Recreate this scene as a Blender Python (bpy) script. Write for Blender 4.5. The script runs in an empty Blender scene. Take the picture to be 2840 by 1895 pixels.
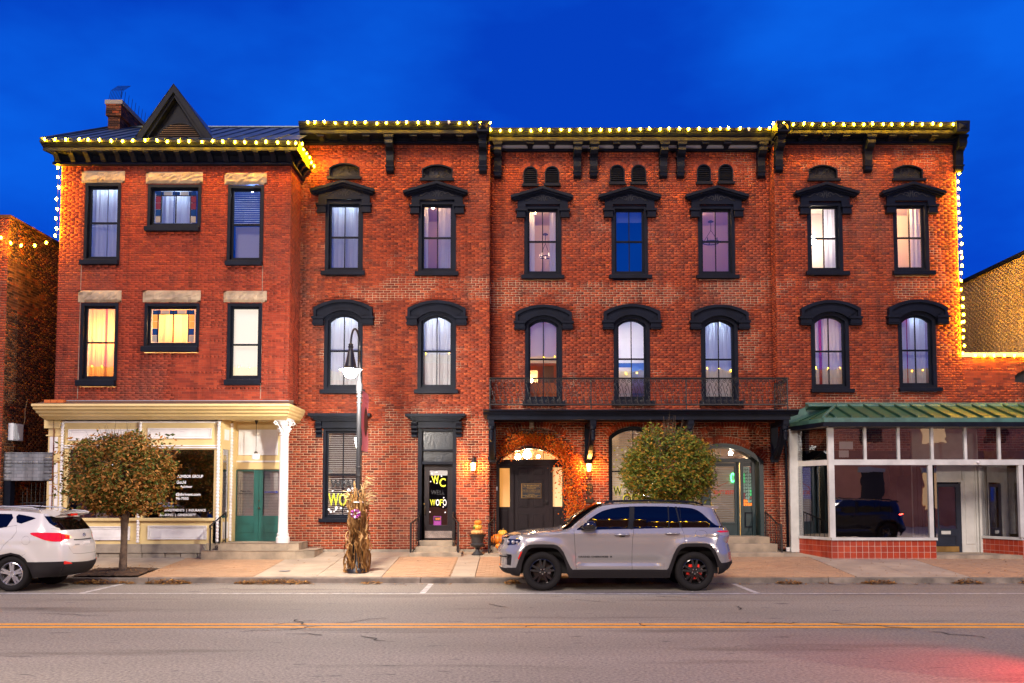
import bpy, bmesh, math, random
import numpy as np
from mathutils import Vector, Matrix, geometry as mgeo
R = math.radians
rnd = random.Random(7)
scene = bpy.context.scene
COL = scene.collection
# ------------------------------------------------------------------ camera
TILT, FPX, CX, CYP, CAMZ = R(3.5), 2528.0, 1420.0, 1223.0, 1.94
cam_d = bpy.data.cameras.new('camera')
cam = bpy.data.objects.new('camera', cam_d)
COL.objects.link(cam)
cam.location = (0, 0, CAMZ)
cam.rotation_euler = (R(90) + TILT, 0, 0)
cam_d.sensor_width = 36
cam_d.lens = FPX / 2840 * 36
cam_d.shift_y = (CYP - 947.5) / 2840
cam_d.clip_end = 2000
scene.camera = cam
# ------------------------------------------------------------------ exposure
EV = 1.3
scene.view_settings.view_transform = 'Standard'
scene.view_settings.look = 'None'
scene.view_settings.exposure = EV
scene.view_settings.gamma = 1
scene.view_settings.use_curve_mapping = False
scene.render.engine = 'CYCLES'
scene.cycles.use_denoising = True
scene.cycles.max_bounces = 7
scene.cycles.transparent_max_bounces = 12
scene.cycles.caustics_reflective = False
scene.cycles.caustics_refractive = False
scene.cycles.sample_clamp_indirect = 4
G = 2 ** EV
# ------------------------------------------------------------------ world: blue-hour sky
w = bpy.data.worlds.new('World')
scene.world = w
w.use_nodes = True
nt = w.node_tree
nt.nodes.clear()
out = nt.nodes.new('ShaderNodeOutputWorld')
bg = nt.nodes.new('ShaderNodeBackground')
tc = nt.nodes.new('ShaderNodeTexCoord')
mp = nt.nodes.new('ShaderNodeMapping')
mp.inputs['Scale'].default_value = (1.0, 1.0, 2.2)
nz = nt.nodes.new('ShaderNodeTexNoise')
nz.inputs['Scale'].default_value = 3.0
nz.inputs['Detail'].default_value = 5
nz.inputs['Roughness'].default_value = .5
rp = nt.nodes.new('ShaderNodeValToRGB')
rp.color_ramp.elements[0].position = .38
rp.color_ramp.elements[0].color = (.0012, .053, .56, 1)
rp.color_ramp.elements[1].position = .66
rp.color_ramp.elements[1].color = (.003, .125, .82, 1)
sp = nt.nodes.new('ShaderNodeSeparateXYZ')
rz = nt.nodes.new('ShaderNodeMapRange')
rz.inputs['From Min'].default_value = 0.05
rz.inputs['From Max'].default_value = .55
rz.inputs['To Min'].default_value = 1.12
rz.inputs['To Max'].default_value = .92
nt.links.new(tc.outputs['Generated'], mp.inputs['Vector'])
nt.links.new(mp.outputs['Vector'], nz.inputs['Vector'])
nt.links.new(nz.outputs['Fac'], rp.inputs['Fac'])
nt.links.new(tc.outputs['Generated'], sp.inputs['Vector'])
nt.links.new(sp.outputs['Z'], rz.inputs['Value'])
mu = nt.nodes.new('ShaderNodeMath')
mu.operation = 'MULTIPLY'
mu.inputs[1].default_value = 1.0 / G
nt.links.new(rz.outputs['Result'], mu.inputs[0])
nt.links.new(rp.outputs['Color'], bg.inputs['Color'])
nt.links.new(mu.outputs[0], bg.inputs['Strength'])
nt.links.new(bg.outputs[0], out.inputs['Surface'])
# ------------------------------------------------------------------ one soft low sun lamp: the last skylight from behind the camera
sun_d = bpy.data.lights.new('sun', 'SUN')
sun_d.energy = 1.4
sun_d.angle = R(20)
sun_d.color = (1.0, .84, .72)
sun = bpy.data.objects.new('sun', sun_d)
COL.objects.link(sun)
sun.rotation_euler = (R(50), 0, R(-16))
sun.location = (0, 0, 30)

# watts of the street lamp, the two lanterns, the near-side lamps, the brake lamps
LAMP_W, LANT_W, NEAR_W, BRAKE_W = 600, 48, 980, 85

# ------------------------------------------------------------------ projection of photo measurements onto known planes
def ray(px, py):
    u = (px - CX) / FPX
    v = -(py - CYP) / FPX
    return u, math.cos(TILT) - v * math.sin(TILT), math.sin(TILT) + v * math.cos(TILT)

def P(px, py, Y):
    a, b, c = ray(px, py)
    s = Y / b
    return (a * s, Y, CAMZ + c * s)

def crop(ox, oy, k):
    return lambda x, y: (ox + x / k, oy + y / k)
Z1 = crop(0, 200, 2.611); Z2 = crop(0, 750, 2.611); Z3 = crop(0, 1100, 2.611)
Z4 = crop(800, 300, 2.611); Z5 = crop(800, 800, 2.611); Z6 = crop(780, 1120, 3.136)
Z7 = crop(1300, 1120, 2.904); Z8 = crop(1340, 300, 2.611)
R1 = crop(2040, 300, 2.614); R2 = crop(1340, 780, 2.611); R3 = crop(2100, 780, 3.137)
R4 = crop(2100, 1080, 2.704); R5 = crop(1930, 1200, 4.356)

def box4(q, x0, y0, x1, y1, Y):
    """(X0, X1, Z0, Z1) on the plane Y of a measured rectangle"""
    a = P(*q(x0, (y0 + y1) / 2), Y); b = P(*q(x1, (y0 + y1) / 2), Y)
    c = P(*q((x0 + x1) / 2, y1), Y); d = P(*q((x0 + x1) / 2, y0), Y)
    return a[0], b[0], c[2], d[2]

def PX(q, x, y, Y): return P(*q(x, y), Y)[0]
def PZ(q, x, y, Y): return P(*q(x, y), Y)[2]

CURB_Y, CURB_Z = 20.6, .12
YA, YB, YC = 23.95, 25.1, 25.6
def zs(Y):
    """height of the sloping sidewalk"""
    return CURB_Z + .0685 * (min(max(Y, CURB_Y), 26.0) - CURB_Y)

# ------------------------------------------------------------------ objects
def org(o):
    v = Vector((0, 0, 0))
    while o is not None:
        v += Vector(o.location)
        o = o.parent
    return v

def link(name, me, parent=None, loc=(0, 0, 0)):
    o = bpy.data.objects.new(name, me)
    COL.objects.link(o)
    if parent is not None: o.parent = parent
    o.location = loc
    return o

def tag(o, label=None, cat=None, group=None, kind=None):
    if label: o['label'] = label
    if cat: o['category'] = cat
    if group: o['group'] = group
    if kind: o['kind'] = kind
    return o

def thing(name, label, cat, loc=(0, 0, 0), group=None):
    o = bpy.data.objects.new(name, None)
    o.empty_display_size = .2
    COL.objects.link(o)
    o.location = loc
    return tag(o, label, cat, group)

def copy_tree(o, parent=None):
    c = o.copy(); COL.objects.link(c)
    if parent is not None: c.parent = parent
    for ch in list(o.children): copy_tree(ch, c)
    return c

class MB:
    def __init__(s): s.v = []; s.f = []
    def add(s, vs, fs):
        o = len(s.v)
        s.v.extend([tuple(p) for p in vs])
        s.f.extend([tuple(i + o for i in f) for f in fs])
        return s
    def box(s, x0, x1, y0, y1, z0, z1):
        return s.add([(x0, y0, z0), (x1, y0, z0), (x1, y1, z0), (x0, y1, z0), (x0, y0, z1), (x1, y0, z1), (x1, y1, z1), (x0, y1, z1)],
                     [(0, 3, 2, 1), (4, 5, 6, 7), (0, 1, 5, 4), (1, 2, 6, 5), (2, 3, 7, 6), (3, 0, 4, 7)])
    def prism(s, poly, axis, a0, a1):
        n = len(poly)
        if axis == 'y': m = lambda p, a: (p[0], a, p[1])
        elif axis == 'x': m = lambda p, a: (a, p[0], p[1])
        else: m = lambda p, a: (p[0], p[1], a)
        vs = [m(p, a0) for p in poly] + [m(p, a1) for p in poly]
        fs = [tuple(range(n)), tuple(range(2 * n - 1, n - 1, -1))] + [(i, (i + 1) % n, n + (i + 1) % n, n + i) for i in range(n)]
        return s.add(vs, fs)
    def ring(s, outer, inner, y0, y1, close=True):
        """frame between two outlines of (x, z) with the same number of points"""
        n = len(outer); m = n if close else n - 1
        vs = [(p[0], y0, p[1]) for p in outer] + [(p[0], y0, p[1]) for p in inner] + [(p[0], y1, p[1]) for p in outer] + [(p[0], y1, p[1]) for p in inner]
        fs = []
        for i in range(m):
            j = (i + 1) % n
            fs += [(i, j, n + j, n + i), (2 * n + i, 3 * n + i, 3 * n + j, 2 * n + j), (i, 2 * n + i, 2 * n + j, j), (n + i, n + j, 3 * n + j, 3 * n + i)]
        if not close:
            fs += [(0, n, 3 * n, 2 * n), (n - 1, 3 * n - 1, 4 * n - 1, 2 * n - 1)]
        return s.add(vs, fs)
    def face(s, pts): return s.add(pts, [tuple(range(len(pts)))])
    def tube(s, pts, r, n=6, r1=None, cap=True):
        pts = [Vector(p) for p in pts]
        m = len(pts); vs = []; prev = None
        for i, p in enumerate(pts):
            t = (pts[min(i + 1, m - 1)] - pts[max(i - 1, 0)])
            t = t.normalized() if t.length > 1e-9 else Vector((0, 0, 1))
            if prev is None: prev = t.orthogonal().normalized()
            a = (prev - t * prev.dot(t))
            a = a.normalized() if a.length > 1e-6 else t.orthogonal().normalized()
            prev = a
            b = t.cross(a)
            rr = r[i] if isinstance(r, (list, tuple)) else (r if r1 is None else r + (r1 - r) * i / max(m - 1, 1))
            for k in range(n):
                an = 2 * math.pi * k / n
                vs.append(p + (a * math.cos(an) + b * math.sin(an)) * rr)
        fs = [(i * n + k, i * n + (k + 1) % n, (i + 1) * n + (k + 1) % n, (i + 1) * n + k) for i in range(m - 1) for k in range(n)]
        if cap: fs += [tuple(range(n - 1, -1, -1)), tuple(range((m - 1) * n, m * n))]
        return s.add(vs, fs)
    def lathe(s, prof, c=(0, 0, 0), n=20, axis='z', wob=None, cap=True):
        vs = []
        for r, h in prof:
            for k in range(n):
                a = 2 * math.pi * k / n
                q = r * (wob(a, h) if wob else 1)
                p = (q * math.cos(a), q * math.sin(a), h)
                if axis == 'y': p = (p[0], p[2], p[1])
                elif axis == 'x': p = (p[2], p[0], p[1])
                vs.append((c[0] + p[0], c[1] + p[1], c[2] + p[2]))
        m = len(prof)
        fs = [(i * n + k, i * n + (k + 1) % n, (i + 1) * n + (k + 1) % n, (i + 1) * n + k) for i in range(m - 1) for k in range(n)]
        if cap: fs += [tuple(range(n - 1, -1, -1)), tuple(range((m - 1) * n, m * n))]
        return s.add(vs, fs)
    def sphere(s, c, r, n=8, m=6, sz=1.0):
        return s.lathe([(r * math.sin(math.pi * (i + .02) / (m + .04)), -r * sz * math.cos(math.pi * (i + .02) / (m + .04))) for i in range(m + 1)], c, n)
    def build(s, name, mat, parent=None, smooth=False, recalc=True, bevel=0, o0=None):
        o0 = org(parent) if o0 is None else Vector(o0)
        me = bpy.data.meshes.new(name)
        if o0.length > 0:
            vv = (np.array(s.v, dtype=float).reshape(-1, 3) - np.array(o0)).tolist()
        else: vv = s.v
        me.from_pydata(vv, [], s.f)
        if recalc or bevel:
            bm = bmesh.new(); bm.from_mesh(me)
            if bevel:
                ed = [e for e in bm.edges if len(e.link_faces) == 2 and e.calc_face_angle(0) > .6]
                bmesh.ops.bevel(bm, geom=ed, offset=bevel, segments=2, affect='EDGES', profile=.6)
            bmesh.ops.recalc_face_normals(bm, faces=bm.faces)
            bm.to_mesh(me); bm.free()
        if smooth:
            me.polygons.foreach_set('use_smooth', [True] * len(me.polygons))
            if smooth != 'all':
                bm = bmesh.new(); bm.from_mesh(me)
                for e in bm.edges:
                    if len(e.link_faces) == 2 and e.calc_face_angle(0) > .7: e.smooth = False
                bm.to_mesh(me); bm.free()
        me.update()
        me.materials.append(mat)
        loc = (0, 0, 0) if parent is not None else tuple(o0)
        return link(name, me, parent, loc)

def top_mesh(mb, name, mat, label, cat, base, group=None, kind=None, **k):
    return tag(mb.build(name, mat, None, o0=base, **k), label, cat, group, kind)

def arch_pts(x0, x1, z0, z1, rise, n=14):
    """closed outline: bottom left, bottom right, then over the top from right to left"""
    pts = [(x0, z0), (x1, z0)]
    if rise <= 1e-4:
        return pts + [(x1, z1)] + [(x1 + (x0 - x1) * i / n, z1) for i in range(1, n)] + [(x0, z1)]
    hw = (x1 - x0) / 2; cx = (x0 + x1) / 2
    rad = (hw * hw + rise * rise) / (2 * rise); cz = z1 - rad
    a = math.asin(min(1, hw / rad))
    if rise > hw: a = math.pi - a
    for i in range(n + 1):
        t = a - 2 * a * i / n
        pts.append((cx + rad * math.sin(t), cz + rad * math.cos(t)))
    return pts

def text(s, h, x, y, z, mat, parent, name='lettering', width=None, align='CENTER', bold=0.0, ext=.0015, rot=0, axis='y', mirror=False, shear=0):
    """flat lettering in the plane facing the street; (x, z) is its baseline anchor"""
    cu = bpy.data.curves.new('t', 'FONT'); cu.body = s; cu.align_x = align
    cu.size = 1; cu.extrude = 0; cu.offset = bold; cu.resolution_u = 3; cu.shear = shear
    ob = bpy.data.objects.new('t', cu); COL.objects.link(ob)
    me = bpy.data.meshes.new_from_object(ob)
    bpy.data.objects.remove(ob); bpy.data.curves.remove(cu)
    n = len(me.vertices); co = np.zeros(n * 3); me.vertices.foreach_get('co', co); co = co.reshape(-1, 3)
    if n == 0: return None
    cap = .7
    k = h / cap; kx = k
    wd = co[:, 0].max() - co[:, 0].min()
    if width: kx = width / max(wd, 1e-6)
    px_, pz_ = co[:, 0] * kx, co[:, 1] * k
    if mirror: px_ = -px_
    c_, s_ = math.cos(rot), math.sin(rot)
    a, b = px_ * c_ - pz_ * s_, px_ * s_ + pz_ * c_
    o0 = org(parent) if parent else Vector((0, 0, 0))
    if axis == 'y': co = np.stack([x + a - o0.x, np.full(n, y - o0.y), z + b - o0.z], 1)
    else: co = np.stack([np.full(n, x - o0.x), y + a - o0.y, z + b - o0.z], 1)
    me.vertices.foreach_set('co', co.ravel()); me.update()
    me.name = name; me.materials.clear(); me.materials.append(mat)
    return link(name, me, parent)
# ------------------------------------------------------------------ materials
M = {}
def nodes(name):
    m = bpy.data.materials.new(name); m.use_nodes = True
    nt = m.node_tree
    b = nt.nodes['Principled BSDF']
    return m, nt, b
def N(nt, t, **k):
    n = nt.nodes.new(t)
    for a, v in k.items():
        if a in n.inputs: n.inputs[a].default_value = v
        else: setattr(n, a, v)
    return n
def ramp(nt, stops, interp='LINEAR'):
    n = nt.nodes.new('ShaderNodeValToRGB'); cr = n.color_ramp; cr.interpolation = interp
    while len(cr.elements) < len(stops): cr.elements.new(.5)
    for e, (p, c) in zip(cr.elements, stops): e.position = p; e.color = (*c, 1)
    return n
def mixc(nt, fac, a, b, blend='MIX'):
    n = nt.nodes.new('ShaderNodeMix'); n.data_type = 'RGBA'; n.blend_type = blend
    for sock, v in ((n.inputs[0], fac), (n.inputs[6], a), (n.inputs[7], b)):
        if hasattr(v, 'is_linked') or isinstance(v, bpy.types.NodeSocket): nt.links.new(v, sock)
        elif isinstance(v, (int, float)): sock.default_value = v
        else: sock.default_value = (*v, 1)
    return n.outputs[2]
def pos(nt, scale=(1, 1, 1)):
    g = nt.nodes.new('ShaderNodeNewGeometry'); mp = nt.nodes.new('ShaderNodeMapping')
    mp.inputs['Scale'].default_value = scale
    nt.links.new(g.outputs['Position'], mp.inputs['Vector'])
    return mp.outputs['Vector']
def noise(nt, scale, detail=4, vec=None, rough=.55):
    n = nt.nodes.new('ShaderNodeTexNoise'); n.inputs['Scale'].default_value = scale; n.inputs['Detail'].default_value = detail
    n.inputs['Roughness'].default_value = rough
    nt.links.new(vec if vec is not None else pos(nt), n.inputs['Vector'])
    return n.outputs['Fac']
def bump(nt, b, h, strength=.3, dist=.01):
    n = nt.nodes.new('ShaderNodeBump'); n.inputs['Strength'].default_value = strength; n.inputs['Distance'].default_value = dist
    nt.links.new(h, n.inputs['Height']); nt.links.new(n.outputs['Normal'], b.inputs['Normal'])
def rand(nt):
    g = nt.nodes.new('ShaderNodeNewGeometry'); o = nt.nodes.new('ShaderNodeObjectInfo')
    a = N(nt, 'ShaderNodeMath', operation='ADD'); f = N(nt, 'ShaderNodeMath', operation='FRACT')
    nt.links.new(g.outputs['Random Per Island'], a.inputs[0]); nt.links.new(o.outputs['Random'], a.inputs[1])
    nt.links.new(a.outputs[0], f.inputs[0])
    return f.outputs[0]
def simple(name, col, rough=.6, metal=0, var=.0, vs=3, bmp=0, bs=40, spec=.5, coat=0, alt=None):
    m, nt, b = nodes(name)
    b.inputs['Roughness'].default_value = rough; b.inputs['Metallic'].default_value = metal
    b.inputs['Specular IOR Level'].default_value = spec
    b.inputs['Coat Weight'].default_value = coat; b.inputs['Coat Roughness'].default_value = .04
    if var or alt:
        c2 = alt if alt else tuple(min(1, c * (1 - var)) for c in col)
        c1 = col if alt else tuple(min(1, c * (1 + var * .6)) for c in col)
        r_ = ramp(nt, [(.35, c2), (.65, c1)])
        nt.links.new(noise(nt, vs, 6), r_.inputs['Fac']); nt.links.new(r_.outputs['Color'], b.inputs['Base Color'])
    else: b.inputs['Base Color'].default_value = (*col, 1)
    if bmp: bump(nt, b, noise(nt, bs, 4), bmp, .01)
    M[name] = m
    return m
def emit(name, col, strength, base=(.8, .8, .8)):
    m, nt, b = nodes(name)
    b.inputs['Base Color'].default_value = (*base, 1)
    b.inputs['Emission Color'].default_value = (*col, 1); b.inputs['Emission Strength'].default_value = strength / G
    M[name] = m
    return m
def brick_mat(name, stops, stain=(.12, .10, .08), rough=.85, stain_amt=.45):
    m, nt, b = nodes(name)
    r_ = ramp(nt, stops)
    nt.links.new(rand(nt), r_.inputs['Fac'])
    fine = noise(nt, 55, 5)
    c = mixc(nt, fine, (.76, .76, .76), (1.17, 1.14, 1.1))
    col = mixc(nt, 1.0, r_.outputs['Color'], c, 'MULTIPLY')
    stk = noise(nt, 1.0, 5, pos(nt, (3.2, 3.2, .22)), .6)
    sr_ = ramp(nt, [(.50, (1, 1, 1)), (.72, (.45, .43, .42))]); nt.links.new(stk, sr_.inputs['Fac']); col = mixc(nt, 1.0, col, sr_.outputs['Color'], 'MULTIPLY')
    big = noise(nt, .55, 6, pos(nt, (1, 1, .45)), .62)
    mr = ramp(nt, [(.5, (0, 0, 0)), (.75, (stain_amt,) * 3)])
    nt.links.new(big, mr.inputs['Fac'])
    col = mixc(nt, mr.outputs['Color'], col, stain)
    nt.links.new(col, b.inputs['Base Color']); b.inputs['Roughness'].default_value = rough
    b.inputs['Specular IOR Level'].default_value = .25
    bump(nt, b, fine, .5, .006)
    M[name] = m
    return m
brick_mat('brick_hotel', [(0, (.13, .026, .014)), (.2, (.20, .034, .014)), (.5, (.26, .043, .016)), (.8, (.30, .052, .018)), (.96, (.37, .075, .024)), (1, (.16, .045, .03))])
brick_mat('brick_pressed', [(0, (.17, .026, .014)), (.3, (.235, .034, .015)), (.7, (.28, .040, .017)), (1, (.33, .052, .02))], stain_amt=.3)
brick_mat('brick_alley', [(0, (.035, .016, .010)), (.3, (.085, .032, .015)), (.6, (.16, .055, .02)), (.85, (.23, .09, .028)), (1, (.30, .055, .015))], stain=(.03, .03, .025))
brick_mat('brick_grey_paint', [(0, (.17, .19, .21)), (1, (.25, .26, .28))], stain_amt=.2)
brick_mat('brick_cream_paint', [(0, (.25, .19, .115)), (.5, (.29, .225, .14)), (1, (.33, .26, .16))], stain=(.09, .05, .025), stain_amt=.75)
WORN = [PZ(Z4, 800, y, YB) for y in (1420, 1370, 1250, 1190)]   # joints washed pale below the third-floor sills
def mortar_mat(name, light, painted, zmin, zmax, thr=.5):
    """pale joints near the street; higher up red wash covers them except in worn patches"""
    m, nt, b = nodes(name)
    g = nt.nodes.new('ShaderNodeNewGeometry'); s = nt.nodes.new('ShaderNodeSeparateXYZ')
    nt.links.new(g.outputs['Position'], s.inputs[0])
    mr = N(nt, 'ShaderNodeMapRange'); nt.links.new(s.outputs['Z'], mr.inputs['Value'])
    mr.inputs['From Min'].default_value = zmin; mr.inputs['From Max'].default_value = zmax
    mr.inputs['To Min'].default_value = -.8; mr.inputs['To Max'].default_value = -.36
    nz_ = noise(nt, .7, 7, pos(nt, (1, 1, 1)), .66)
    a = N(nt, 'ShaderNodeMath', operation='ADD'); nt.links.new(mr.outputs[0], a.inputs[0]); nt.links.new(nz_, a.inputs[1])
    zr = N(nt, 'ShaderNodeMapRange'); nt.links.new(s.outputs['Z'], zr.inputs['Value']); zr.inputs['From Max'].default_value = 13
    zk = ramp(nt, [(WORN[0] / 13, (0, 0, 0)), (WORN[1] / 13, (.115, .115, .115)), (WORN[2] / 13, (.115, .115, .115)), (WORN[3] / 13, (0, 0, 0))]); nt.links.new(zr.outputs[0], zk.inputs['Fac'])
    a2 = N(nt, 'ShaderNodeMath', operation='SUBTRACT'); nt.links.new(a.outputs[0], a2.inputs[0]); nt.links.new(zk.outputs['Color'], a2.inputs[1]); a = a2
    inv = N(nt, 'ShaderNodeMapRange'); nt.links.new(a.outputs[0], inv.inputs['Value'])
    inv.inputs['From Min'].default_value = thr - .05; inv.inputs['From Max'].default_value = thr + .05
    inv.inputs['To Min'].default_value = 0; inv.inputs['To Max'].default_value = 1
    # worn patches reach up the wall where the noise is strong
    fine = noise(nt, 30, 3)
    lt = mixc(nt, fine, tuple(c * .7 for c in light), light)
    c = mixc(nt, inv.outputs[0], lt, painted)
    nt.links.new(c, b.inputs['Base Color']); b.inputs['Roughness'].default_value = .95
    M[name] = m
mortar_mat('mortar_hotel', (.52, .37, .235), (.17, .042, .022), 2.9, 4.9, .03)
mortar_mat('mortar_pressed', (.22, .10, .06), (.17, .03, .018), -2, -1, .2)
simple('mortar_alley', (.14, .10, .06), .95, var=.4)
simple('mortar_grey', (.12, .13, .15), .95)
simple('mortar_cream', (.25, .19, .12), .95, var=.3)
simple('trim_black', (.0035, .0055, .012), .5, var=.35, vs=2.5, bmp=.2, bs=25, spec=.14)
simple('trim_shadow', (.010, .010, .012), .7)
simple('iron_black', (.008, .007, .007), .45)
simple('stone_lintel', (.40, .31, .20), .85, alt=(.25, .19, .13), vs=3.5, bmp=.9, bs=9)
simple('limestone', (.34, .29, .22), .9, alt=(.20, .17, .13), vs=2.2, bmp=.4, bs=30)
simple('concrete', (.40, .32, .225), .92, alt=(.29, .23, .165), vs=1.3, bmp=.25, bs=60)
simple('concrete_step', (.38, .30, .205), .92, alt=(.21, .17, .12), vs=2.6, bmp=.4, bs=45)
simple('curb', (.24, .20, .16), .92, alt=(.10, .085, .07), vs=2.2, bmp=.5, bs=35)
simple('paint_yellow', (.66, .51, .235), .5, alt=(.57, .43, .185), vs=1.4, bmp=.06, bs=20)
simple('paint_white', (.74, .72, .70), .5, alt=(.60, .58, .56), vs=2.0)
simple('paint_white_trim', (.56, .56, .52), .45, alt=(.42, .42, .39), vs=2.4)
simple('door_green', (.006, .075, .062), .35, var=.2)
simple('door_brown', (.014, .0095, .011), .45, var=.2, bmp=.1, bs=30, spec=.25)
simple('door_teal', (.009, .026, .029), .4, var=.2)
simple('door_navy', (.012, .018, .032), .35, var=.2)
simple('plywood_black', (.012, .016, .022), .3, var=.4, vs=6, bmp=.7, bs=14)
simple('awning_green', (.028, .095, .055), .42, metal=.2, var=.15)
simple('awning_seam', (.010, .055, .035), .4, metal=.2)
simple('awning_flashing', (.05, .13, .10), .5, var=.3)
simple('roof_metal', (.08, .11, .13), .45, metal=.5, var=.3)
simple('flashing_grey', (.3, .3, .33), .5, metal=.4)
simple('gold_frame', (.45, .28, .06), .4, metal=.6)
simple('brass', (.55, .36, .12), .3, metal=.9, var=.3)
simple('steel_plate', (.55, .50, .47), .25, metal=.9, var=.3, vs=4)
simple('cast_iron_lamp', (.018, .018, .020), .4, metal=.2)
simple('galvanised', (.35, .36, .38), .35, metal=.8)
simple('soil', (.07, .035, .016), 1, var=.5, vs=8, bmp=.8, bs=30)
simple('bark', (.13, .085, .055), .95, alt=(.05, .033, .024), vs=9, bmp=1, bs=22)
simple('twig', (.10, .065, .035), .9, var=.4)
simple('lettering_white', (.78, .78, .78), .6)
simple('lettering_lime', (.55, .60, .02), .6)
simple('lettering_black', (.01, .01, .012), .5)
simple('lettering_red', (.6, .05, .02), .6)
simple('lettering_blue', (.04, .05, .25), .6)
simple('interior_dark', (.020, .016, .014), .9)
simple('interior_brown', (.10, .05, .03), .9)
simple('plaster_cream', (.62, .52, .40), .9)
simple('plaster_pink', (.55, .42, .42), .9)
simple('plaster_blue', (.05, .12, .35), .9)
simple('paper', (.7, .68, .66), .8)
simple('line_white', (.55, .52, .48), .8, alt=(.26, .24, .22), vs=7)
simple('line_yellow', (.72, .30, .012), .75, alt=(.55, .23, .015), vs=5)
simple('crack_black', (.02, .018, .016), .9)
simple('pumpkin_orange', (.75, .19, .01), .45, var=.15, vs=12)
simple('pumpkin_pale', (.75, .33, .10), .5, var=.15, vs=12)
simple('pumpkin_yellow', (.70, .38, .04), .5, var=.2, vs=12)
simple('pumpkin_green', (.07, .16, .02), .5, var=.3, vs=12)
simple('stem_tan', (.20, .15, .06), .9)
simple('urn_iron', (.03, .028, .028), .5, var=.3, bmp=.2)
simple('purple_cloth', (.25, .02, .22), .7)
simple('portrait_dark', (.05, .012, .016), .8)
simple('portrait_mid', (.16, .06, .055), .8)
simple('utility_white', (.6, .65, .68), .5)
simple('cable', (.35, .26, .14), .8)
simple('black_string', (.01, .01, .008), .6)
simple('bronze', (.06, .045, .03), .45, metal=.6)
simple('rubber', (.009, .008, .008), .8, bmp=.1, spec=.2)
simple('rim_black', (.012, .012, .013), .12, metal=.3, coat=1)
simple('rim_silver', (.62, .62, .64), .22, metal=.85)
simple('disc_steel', (.07, .055, .05), .4, metal=.6)
simple('reflected_red', (.9, .03, .015), .5)  # bright red with the reflected light put into its colour
simple('nut_chrome', (.8, .8, .8), .1, metal=1)
simple('plastic_dark', (.014, .012, .013), .6, spec=.2)
simple('paint_silver', (.31, .298, .298), .2, metal=.45, coat=1)
simple('paint_pearl', (.50, .485, .455), .25, coat=1)
simple('paint_dark_car', (.010, .010, .011), .25, coat=.3)
simple('chrome', (.75, .75, .77), .08, metal=1)
simple('lamp_red', (.62, .008, .006), .1, coat=1)
simple('lamp_clear', (.30, .27, .28), .3, metal=.2)
simple('lamp_dark', (.012, .012, .014), .08, coat=1)
simple('plate_blue', (.10, .22, .60), .5)
simple('tinted_glass', (.001, .001, .0015), .02, spec=.55)
simple('chimney_cap', (.30, .26, .19), .9)
simple('shade_white', (.75, .74, .72), .7)
simple('opposite_wall', (.55, .24, .13), .9, alt=(.36, .13, .07), vs=.5)
simple('opposite_trim', (.30, .28, .24), .8)
simple('orange_block', (.50, .12, .02), .85)
# asphalt: aggregate speckle, worn lanes, dark flecks
m, nt, b = nodes('asphalt')
c0 = ramp(nt, [(.3, (.148, .127, .100)), (.7, (.228, .198, .160))]); nt.links.new(noise(nt, .35, 5, pos(nt, (.25, 1, 1))), c0.inputs['Fac'])
sp_ = noise(nt, 26, 6, rough=.75)
c1 = ramp(nt, [(.33, (.3, .3, .3)), (.5, (1, 1, 1)), (.68, (1.6, 1.6, 1.6))]); nt.links.new(sp_, c1.inputs['Fac'])
cc = mixc(nt, 1.0, c0.outputs['Color'], c1.outputs['Color'], 'MULTIPLY')
fl = ramp(nt, [(.66, (0, 0, 0)), (.70, (.85, .85, .85))]); nt.links.new(noise(nt, 3.2, 3, pos(nt, (.55, 1.6, 1))), fl.inputs['Fac'])
cc = mixc(nt, fl.outputs['Color'], cc, (.06, .052, .048))
pt = ramp(nt, [(.56, (1, 1, 1)), (.66, (.62, .60, .58))]); nt.links.new(noise(nt, .9, 6, pos(nt, (.18, 1.3, 1)), .6), pt.inputs['Fac']); cc = mixc(nt, 1.0, cc, pt.outputs['Color'], 'MULTIPLY')
nt.links.new(cc, b.inputs['Base Color']); b.inputs['Roughness'].default_value = .78
bump(nt, b, sp_, .55, .008)
M['asphalt'] = m
# pavers
m, nt, b = nodes('paver')
r_ = ramp(nt, [(0, (.36, .20, .10)), (.5, (.43, .245, .125)), (1, (.49, .29, .15))]); nt.links.new(rand(nt), r_.inputs['Fac'])
cc = mixc(nt, noise(nt, 1.1, 5), r_.outputs['Color'], (.30, .20, .12)); nt.links.new(cc, b.inputs['Base Color'])
b.inputs['Roughness'].default_value = .9; bump(nt, b, noise(nt, 60, 3), .3, .004)
M['paver'] = m
simple('paver_joint', (.17, .11, .07), .95)
# glazed red tiles
m, nt, b = nodes('tile_red')
r_ = ramp(nt, [(0, (.27, .030, .012)), (.5, (.33, .038, .014)), (1, (.40, .055, .018))]); nt.links.new(rand(nt), r_.inputs['Fac'])
nt.links.new(r_.outputs['Color'], b.inputs['Base Color']); b.inputs['Roughness'].default_value = .28
M['tile_red'] = m
simple('tile_joint', (.50, .33, .27), .9)
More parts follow.
